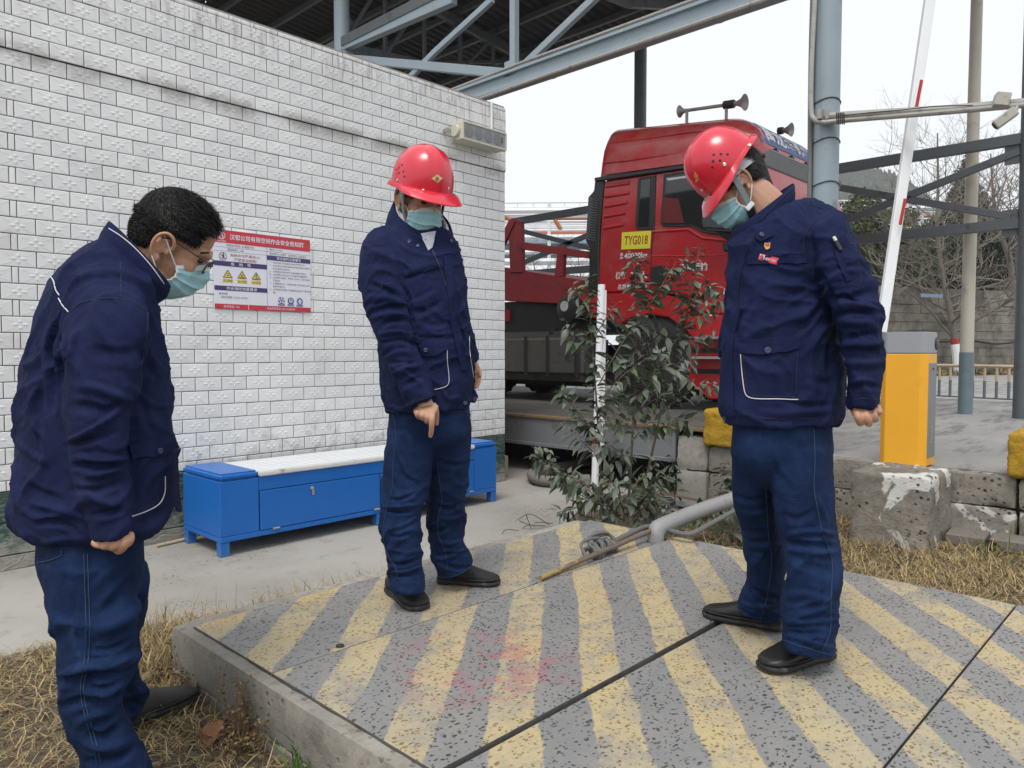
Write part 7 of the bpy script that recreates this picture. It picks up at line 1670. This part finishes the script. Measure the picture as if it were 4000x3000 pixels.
# dry brown weeds by the kerb
def dry_weed(base, h, n, name_label, seed, group=None):
    r_ = np.random.default_rng(seed); th = thing('dry_weed', name_label, 'weed', base, group); st_ = MB(); LV, LF, LC = [], [], []
    for k in range(n):
        a = r_.uniform(0, 2 * np.pi); sp_ = r_.uniform(.1, .75); L = h * r_.uniform(.5, 1.1); p = np.array(base, float) + (r_.normal(0, .035), r_.normal(0, .035), 0); d = np.array((math.cos(a) * sp_, math.sin(a) * sp_, 1.0)); pts = [p]
        for s_ in range(6): d = ndir(d + r_.normal(0, .22, 3)); p = p + d * L / 6; pts.append(p)
        st_.tube(pts, [.0022, .002, .0018, .0015, .0012, .001, .0006], 4)
        for s_ in range(1, 7):
            for _ in range(5):
                q = pts[s_] + r_.normal(0, .008, 3); u = ndir(r_.normal(0, 1, 3)); v = ndir(np.cross(u, r_.normal(0, 1, 3))); s2 = r_.uniform(.004, .012); o = len(LV)
                LV += [q - u * s2 * .4, q + v * s2, q + u * s2 * .4, q - v * s2 * .4 + u * s2 * .2]; LF += [(o, o + 1, o + 2), (o, o + 2, o + 3)]
                LC += [np.array([(.20, .12, .06), (.14, .085, .045), (.28, .19, .10), (.10, .10, .045)][r_.integers(4)])] * 4
    st_.obj('stem', M('weed_stem', (.15, .09, .05), .9), th); tinted('seed_heads', LV, LF, np.array(LC), m_grass, th, kind='stuff')
dry_weed(onz(985, 2880, 0), .20, 26, 'bushy brown dried weed with seed heads against the slab side', 31)
dry_weed(onz(770, 2700, 0), .17, 20, 'brown dried weed near the front corner of the slab', 32)
dry_weed(onz(905, 2930, 0) * (1, 1, 0), .13, 14, 'small reddish dried weed low beside the slab side', 33)
# fallen leaves
def leaf_shape(L, W, curl, lobes=0):
    mb = MB(); prof = [(0, .02), (.12, .30), (.3, .5), (.5, .48), (.72, .32), (.9, .12), (1, 0)]
    V = []
    for f, w in prof:
        zc = -curl * L * f * f
        V += [(f * L, -w * W, zc + .10 * w * W), (f * L, 0, zc - .05 * W), (f * L, w * W, zc + .10 * w * W)]
    Fc = []
    for i in range(len(prof) - 1):
        for j in range(2): a = i * 3 + j; Fc.append((a, a + 1, a + 4, a + 3))
    mb.add(V, Fc); return mb
m_dleaf = M('dead_leaf', (.26, .12, .055), .8, var=.35, vscale=30)
dl = leaf_shape(.10, .075, .25).mesh('fallen_leaf', [m_dleaf])
for k, (x, y, lb) in enumerate(((800, 2868, 'pale brown fallen leaf on the grass beside the slab'), (836, 2815, 'curled dry leaf lower left near the kerb of the slab'), (3305, 2062, 'large brown fallen leaf at the foot of the concrete plinth'), (3420, 2118, 'brown fallen leaf on the grass before the plinth'), (3392, 2085, 'small brown fallen leaf leaning on the plinth'), (3905, 2132, 'reddish fallen leaf at the wall foot under the yellow block'), (3520, 2140, 'dry leaf on the straw between plinth and slab'))):
    o = link('fallen_leaf', dl); o.location = tuple(onz(x, y, .035)); o.rotation_euler = (R(random.uniform(10, 40)), R(random.uniform(-30, 20)), random.uniform(0, 6)); o.scale = (random.uniform(.7, 1.1),) * 3; tag(o, lb, 'leaf', 'fallen leaves')

# ---------------------------------------------------------------- the shrub in front of the truck
t = NT('shrub_leaf'); rnd = t.new('ShaderNodeObjectInfo').outputs['Random']; co = t.coord('world')
dust = t.noise(co, 5, 5, .6)
c = t.mix(t.noise(co, 17, 4), (.038, .062, .030), (.070, .105, .055)); c = t.mix(t.math('MULTIPLY', t.ramp(dust, .35, .65), .75), c, (.17, .18, .16)); c = t.mix(t.ramp(rnd, .86, .94), c, (.12, .19, .06)); c = t.mix(t.ramp(rnd, .955, .965), c, (.17, .09, .035))
t.set(Base_Color=c, Roughness=.5); t.b.inputs['Specular IOR Level'].default_value = .45; m_leaf = t.m
m_bark = M('shrub_bark', (.13, .10, .08), .9, bump=.4, bscale=90)
shb = thing('shrub', 'tall leafy green shrub growing behind the slab in front of the red truck', 'shrub', (4.2, 2.88, 0))
D0 = 4.95
br = [
    [(2360, 2040, 0), (2345, 1850, .05), (2335, 1650, .05), (2318, 1400, .0), (2303, 1200, -.05), (2298, 1075, -.05)], [(2450, 2050, .1), (2465, 1800, .1), (2478, 1560, .1), (2484, 1350, .1), (2495, 1150, .05), (2502, 1000, .0)], [(2492, 1150, .05), (2480, 1060, .1), (2468, 985, .1)],
    [(2480, 2050, -.05), (2540, 1800, -.1), (2575, 1640, -.1), (2600, 1480, -.1), (2640, 1350, -.1), (2680, 1250, -.1), (2700, 1120, -.15), (2735, 960, -.15)], [(2590, 1600, 0), (2680, 1540, .1), (2760, 1500, .2), (2815, 1510, .2)], [(2340, 1500, .2), (2430, 1340, .2), (2520, 1220, .2), (2560, 1130, .2)],
    [(2338, 1570, .25), (2430, 1470, .25), (2530, 1400, .25), (2605, 1375, .25)], [(2500, 1480, .1), (2600, 1440, .15), (2690, 1470, .15)], [(2340, 1700, .0), (2250, 1600, .1), (2185, 1520, .15)], [(2345, 1790, .1), (2270, 1720, .15), (2200, 1640, .15)],
    [(2400, 1990, .1), (2250, 1880, .2), (2130, 1800, .25), (2085, 1790, .25)], [(2370, 1980, .1), (2260, 1930, .2), (2170, 1870, .2), (2140, 1760, .2)], [(2640, 2010, 0), (2632, 1880, .05), (2625, 1780, .05)], [(2760, 2040, 0), (2815, 1920, .05), (2830, 1800, .05)],
    [(2690, 1280, 0), (2760, 1200, .1), (2830, 1160, .1)], [(2540, 1190, .1), (2600, 1090, .1), (2640, 1025, .1)], [(2680, 1250, -.05), (2640, 1130, .0), (2610, 1050, .0)], [(2690, 1200, -.1), (2750, 1120, -.05), (2800, 1130, .0)], [(2480, 1500, .1), (2420, 1420, .2), (2380, 1400, .2)],
    [(2478, 1620, .15), (2560, 1560, .25), (2620, 1560, .25)], [(2470, 1720, .15), (2540, 1650, .25), (2610, 1670, .25)], [(2465, 1800, .1), (2380, 1740, .2), (2330, 1750, .2)], [(2440, 1990, .2), (2380, 1930, .3), (2300, 1960, .35)], [(2460, 1990, .2), (2520, 1930, .3), (2600, 1950, .35)], [(2470, 2030, .2), (2560, 1990, .3), (2660, 2010, .35)],
    [(2500, 1930, .1), (2560, 1870, .2), (2600, 1860, .2)], [(2560, 1700, 0), (2640, 1640, .1), (2700, 1660, .1)], [(2345, 1850, .1), (2420, 1780, .2), (2470, 1790, .2)], [(2318, 1400, 0), (2250, 1330, .05), (2210, 1250, .05)], [(2320, 1320, 0), (2370, 1240, .05), (2410, 1180, .05)], [(2305, 1220, 0), (2260, 1150, .05), (2235, 1110, .05)],
    [(2780, 2060, .1), (2850, 2000, .2), (2900, 2020, .25)], [(2800, 2080, .2), (2860, 2080, .3), (2920, 2090, .3)], [(2690, 2040, .2), (2760, 1990, .3), (2830, 1990, .3)], [(2840, 2030, .0), (2860, 1930, .05), (2850, 1850, .05)], [(2640, 1340, -.1), (2560, 1290, .0), (2500, 1270, .05)], [(2700, 1130, -.1), (2660, 1040, -.05), (2700, 990, -.05)],
    [(2420, 2020, .3), (2320, 1920, .42), (2230, 1860, .45), (2170, 1850, .45)], [(2430, 2030, .3), (2330, 1960, .45), (2250, 1950, .45)], [(2440, 2010, .3), (2400, 1900, .42), (2350, 1850, .45)], [(2450, 2020, .3), (2470, 1920, .4), (2450, 1850, .42)], [(2470, 2020, .3), (2540, 1960, .4), (2580, 1900, .42)], [(2480, 2030, .3), (2570, 2020, .42), (2640, 1970, .45)], [(2400, 1700, .3), (2440, 1640, .35), (2500, 1610, .35)], [(2480, 1560, .25), (2540, 1500, .35), (2560, 1440, .35)], [(2600, 1480, .1), (2550, 1400, .2), (2530, 1330, .2)], [(2470, 1900, .3), (2540, 1840, .4), (2570, 1790, .4)], [(2335, 1650, .25), (2380, 1640, .32), (2420, 1600, .35)],
    [(2350, 1760, .05), (2300, 1660, .1), (2255, 1640, .1)], [(2335, 1640, 0), (2390, 1560, .1), (2440, 1540, .1)], [(2300, 1960, .2), (2230, 1990, .3), (2180, 2000, .3)], [(2420, 2010, .3), (2340, 2030, .4), (2280, 2030, .4)], [(2540, 2040, .3), (2600, 2060, .4), (2680, 2070, .4)], [(2590, 1520, -.05), (2650, 1420, 0), (2720, 1400, .05)], [(2650, 1330, -.1), (2720, 1330, 0), (2790, 1290, .05)]]
lm = [leaf_shape(.094, .041, c_).mesh('leaf', [m_leaf], True) for c_ in (.25, .45, .7)]
rl = random.Random(5); leaves = []
for k, B in enumerate(br):
    P3 = [dep(x, y, D0 - tt) for x, y, tt in B]; Cc = crom(P3, 8); n_ = len(Cc); r0 = .011 if k in (0, 1, 3) else .0045
    mb = MB(); mb.tube(list(Cc), [r0 * (1 - .78 * i / (n_ - 1)) for i in range(n_)], 6); mb.obj('stem', m_bark, shb, smooth=True)
    L = np.linalg.norm(np.diff(Cc, axis=0), axis=1).sum(); cnt = int(L / .0122); start = .36 if k in (0, 1, 3) else .08
    for j in range(cnt):
        f = start + (1 - start) * (j + rl.random()) / cnt; i = min(int(f * (n_ - 1)), n_ - 2); p = Cc[i] + (Cc[i + 1] - Cc[i]) * (f * (n_ - 1) - i); ax = ndir(Cc[i + 1] - Cc[i])
        az = j * 2.4 + rl.uniform(-.7, .7); sd_ = ndir(np.cross(ax, (0, 0, 1)) + 1e-6); up_ = np.cross(sd_, ax); out = sd_ * math.cos(az) + up_ * math.sin(az); d = ndir(out + ax * rl.uniform(.1, .9) + np.array((0, 0, rl.uniform(-.75, .1))))
        nrm = ndir(np.array((0, 0, 1.)) - d * d[2] + np.array((rl.gauss(0, .35), rl.gauss(0, .35), 0))); sv = ndir(np.cross(nrm, d)); nrm = np.cross(d, sv)
        sc = rl.uniform(.38, 1.2) * (1 if f < .9 else .65); leaves.append((p + d * .012, d, sv, nrm, sc, rl.randrange(3)))
rl.shuffle(leaves); LMv = MB()
for i, (p, d, sv, nrm, sc, kk) in enumerate(leaves):
    mw = Matrix(((d[0], sv[0], nrm[0], p[0]), (d[1], sv[1], nrm[1], p[1]), (d[2], sv[2], nrm[2], p[2]), (0, 0, 0, 1)))
    if i < 300:
        o = link('leaf', lm[kk], shb); o.matrix_basis = mw @ Matrix.Scale(sc, 4)
    else:
        for_v = leaf_shape(.094 * sc, .041 * sc, (.25, .45, .7)[kk]); Mx = np.array(mw)[:3, :3]
        LMv.add([Mx @ np.array(v) + p for v in for_v.v], for_v.f)
LMv.obj('leaves', m_leaf, shb, smooth=True, kind='stuff')

# ---------------------------------------------------------------- trees beyond the wall
m_treebark = M('bare_bark', (.16, .14, .115), .9, var=.3, vscale=12, bump=.4, bscale=20)
def bare_tree(base, top_pts, label, seed, n1=16, L1=1.6, white=False, group='bare trees beyond the far wall', droop=.0, start=.28, r0=.09, cat='tree'):
    th = thing('bare_tree', label, cat, base, group); r_ = random.Random(seed)
    Cc = crom([np.array(base)] + [np.array(p) for p in top_pts], 8); n_ = len(Cc); b = MB(); b.tube(list(Cc), [r0 * (1 - .85 * (i / (n_ - 1)) ** .8) for i in range(n_)], 8); b.obj('trunk', m_treebark, th, smooth=True)
    tw = MB()
    def grow(p, d, L, r, lv):
        pts = [p]; dd = d.copy(); m = 4
        for s_ in range(m): dd = ndir(dd + np.array((r_.gauss(0, .16), r_.gauss(0, .16), r_.gauss(.05, .12) - droop))); pts.append(pts[-1] + dd * L / m)
        tw.tube(pts, [r, r * .85, r * .7, r * .55, r * .3], 4, cap=False)
        if lv < 3:
            for _ in range((4, 4, 3)[lv]):
                i = r_.randint(1, m); a = ndir(np.array((r_.gauss(0, 1), r_.gauss(0, 1), r_.gauss(.15, .6)))); grow(pts[i], ndir(dd * .9 + a * .8), L * r_.uniform(.4, .7), r * .55, lv + 1)
    for k in range(n1):
        f = start + (1 - start) * (k + r_.random()) / n1; i = min(int(f * (n_ - 1)), n_ - 1); a = k * 2.4 + r_.uniform(-.5, .5)
        grow(Cc[i], ndir((math.cos(a), math.sin(a), r_.uniform(.1, .8))), L1 * (1.15 - .65 * (f - start) / (1 - start)) * r_.uniform(.7, 1.2), r0 * .38 * (1.1 - f), 0)
    tw.obj('branches', m_treebark, th, kind='stuff'); return th, Cc
dB = 25.2; bt = dep(3742, 1482, dB)
th, Cc = bare_tree((bt[0], bt[1], ZR), [dep(3735, 1380, dB), dep(3712, 1220, dB), dep(3682, 1080, dB), dep(3662, 900, dB), dep(3664, 700, dB), dep(3662, 520, dB)], 'slim bare tree with whitewashed red banded foot before the block wall', 21, n1=44, L1=3.0, start=.22, r0=.15)
b = MB(); b.tube([Cc[0], Cc[6], Cc[10]], [.145, .142, .138], 10); b.obj('whitewash', m_white, th, smooth=True); b = MB(); b.tube([Cc[10] + (Cc[11] - Cc[10]) * .1, Cc[11] + (Cc[12] - Cc[11]) * .1], .137, 10); b.obj('red_band', m_refl, th, smooth=True)
for k, (x0, d_, pts, lb, L1_, n1_) in enumerate(((3960, 31, [(3950, 1050), (3905, 900), (3880, 760), (3870, 600)], 'bare grey tree forking behind the wall right of the cream pole', 2.8, 20), (4060, 34, [(4050, 1000), (4010, 850), (3990, 700)], 'bare tree at the right edge behind the block wall', 2.8, 20), (3890, 40, [(3895, 1000), (3890, 850), (3930, 690)], 'thin bare tree behind the cream pole', 2.6, 14))):
    bare_tree(dep(x0, 1290, d_), [dep(*p, d_) for p in pts], lb, 50 + k, n1=n1_, L1=L1_, start=.12, r0=.17)
for k, (x0, d_, w_) in enumerate(((2090, 33, 1), (2200, 34, 1), (2265, 32, 1))): bare_tree(dep(x0, 1260, d_), [dep(x0 + 8, 1120, d_), dep(x0 - 6, 1010, d_), dep(x0 + 10, 930, d_)], ['bare bush seen through the left gap of the flatbed frame', 'bare bush seen between the flatbed stakes', 'bare bush just behind the cab air duct'][k], 70 + k, n1=14, L1=1.5, start=.1, r0=.05, group='bare bushes behind the truck', cat='bush')
def leafy(base, blobs, label, n, size, cols, seed, name='evergreen_tree', cat='tree', group=None, droop=0.0):
    r_ = np.random.default_rng(seed); th = thing(name, label, cat, base, group); b = MB(); top_ = np.array(blobs[-1][0]); b.tube([np.array(base, float), (np.array(base) + top_) / 2, top_], [.16, .12, .05], 7)
    for c_, rr in blobs[:-1]: b.tube([np.array(base) + (top_ - np.array(base)) * .35, np.array(c_)], [.08, .03], 5)
    b.obj('trunk', m_treebark, th, smooth=True)
    V, Fc, C_ = [], [], []; tot = sum(rr[0] * rr[2] for _, rr in blobs)
    for c_, rr in blobs:
        for _ in range(int(n * rr[0] * rr[2] / tot)):
            q = r_.normal(0, 1, 3); q /= np.linalg.norm(q); q *= r_.uniform(.45, 1.05) ** .5 * (1 + .22 * noise.noise(Vector(q * 3 + seed))); p = np.array(c_) + q * rr
            cl = noise.noise(Vector(p * .9)); 
            if cl < -.28: continue
            for _ in range(3):
                pp_ = p + r_.normal(0, size * .8, 3); u = ndir(r_.normal(0, 1, 3) + (0, 0, -droop)); v = ndir(np.cross(u, r_.normal(0, 1, 3))); s_ = size * r_.uniform(.6, 1.3); o = len(V)
                V += [pp_ - u * s_, pp_ + v * s_ * .45, pp_ + u * s_, pp_ - v * s_ * .45]; Fc.append((o, o + 1, o + 2, o + 3)); cc = np.array(cols[r_.integers(len(cols))]) * r_.uniform(.7, 1.3); C_ += [cc] * 4
    tinted('crown', V, Fc, np.array(C_), m_grass, th, kind='stuff'); return th
gr = [(.034, .055, .018), (.05, .075, .024), (.07, .09, .032), (.09, .10, .04)]
d = 31
leafy(dep(3440, 1300, d), [(dep(3340, 1000, d), (1.6, 1.5, 1.9)), (dep(3440, 1060, d), (1.6, 1.5, 1.6)), (dep(3540, 1020, d), (1.3, 1.5, 1.5)), (dep(3330, 880, d), (1.1, 1.1, 1.0)), (dep(3470, 920, d), (1.4, 1.3, 1.3)), (dep(3375, 810, d), (.6, .7, .7))], 'round dense green bush tree behind the wall at the man\'s shoulder', 9000, .085, gr, 1)
d = 34; dk = [(.020, .032, .018), (.030, .042, .022), (.040, .05, .026)]
con = [(dep(x, y, d), (w_, w_, h_)) for x, y, w_, h_ in ((3760, 1080, 2.1, .8), (3720, 1000, 2.2, .8), (3780, 950, 1.9, .8), (3740, 900, 1.6, .7), (3790, 840, 1.1, .7), (3775, 770, .75, .7), (3775, 700, .45, .6), (3778, 650, .2, .4))]
leafy(dep(3765, 1300, d), con, 'dark conifer with drooping branches behind the slim bare tree', 7500, .095, dk, 2, name='conifer', droop=.9)
leafy(dep(3610, 1300, 38), [(dep(3600, 1090, 38), (2.2, 1.5, 1.3)), (dep(3680, 1080, 38), (1.9, 1.4, 1.5)), (dep(3640, 1000, 38), (1.5, 1.3, 1.4))], 'dark evergreen thicket low behind the block wall', 5500, .10, dk, 3, name='evergreen_bush', cat='bush')
leafy(dep(3900, 1250, 42), [(dep(3850, 1100, 42), (2.6, 1.5, 1.5)), (dep(3960, 1080, 42), (2.4, 1.4, 1.6)), (dep(4030, 1000, 42), (2.0, 1.3, 1.2))], 'brownish hedge behind the bare trees at the right edge', 5000, .10, [(.06, .055, .04), (.05, .06, .03), (.09, .075, .055)], 4, name='hedge', cat='hedge')
# leaf litter at the foot of the far wall
V, Fc, c = blades(3000, lambda r_, n: gA + np.outer(r_.uniform(0, 1, n), gB - gA) + np.outer(r_.uniform(.2, 2.2, n), nw) + np.array((0, 0, .02)), (.12, .30), .05, .3, [(.25, .15, .07), (.18, .12, .05), (.30, .22, .12), (.07, .09, .03)], 12, kinds=[.35, .3, .2, .15]); tinted('leaf_litter', V, Fc, c, m_grass, kind='stuff')
b = MB(); b.box(dep(3640, 1155, 24.5), (1.0, .02, .12), rz=ang_w); tag(b.obj('poster_board', M('poster_blue', (.20, .25, .34), .6, var=.3, vscale=9)), 'pale blue board lying along the top of the block wall', 'board')

# ---------------------------------------------------------------- the air
hz = MB(); hz.bx((-110, -110, -1.2), (520, 520, 118))
t = NT('haze_air'); t.n.remove(t.b); pv_ = t.new('ShaderNodeVolumePrincipled'); pv_.inputs['Color'].default_value = (.90, .94, .98, 1); pv_.inputs['Density'].default_value = .0006; pv_.inputs['Anisotropy'].default_value = .2
t.l.new(pv_.outputs[0], t.out.inputs['Volume']); hz.obj('haze', t.m, kind='stuff')
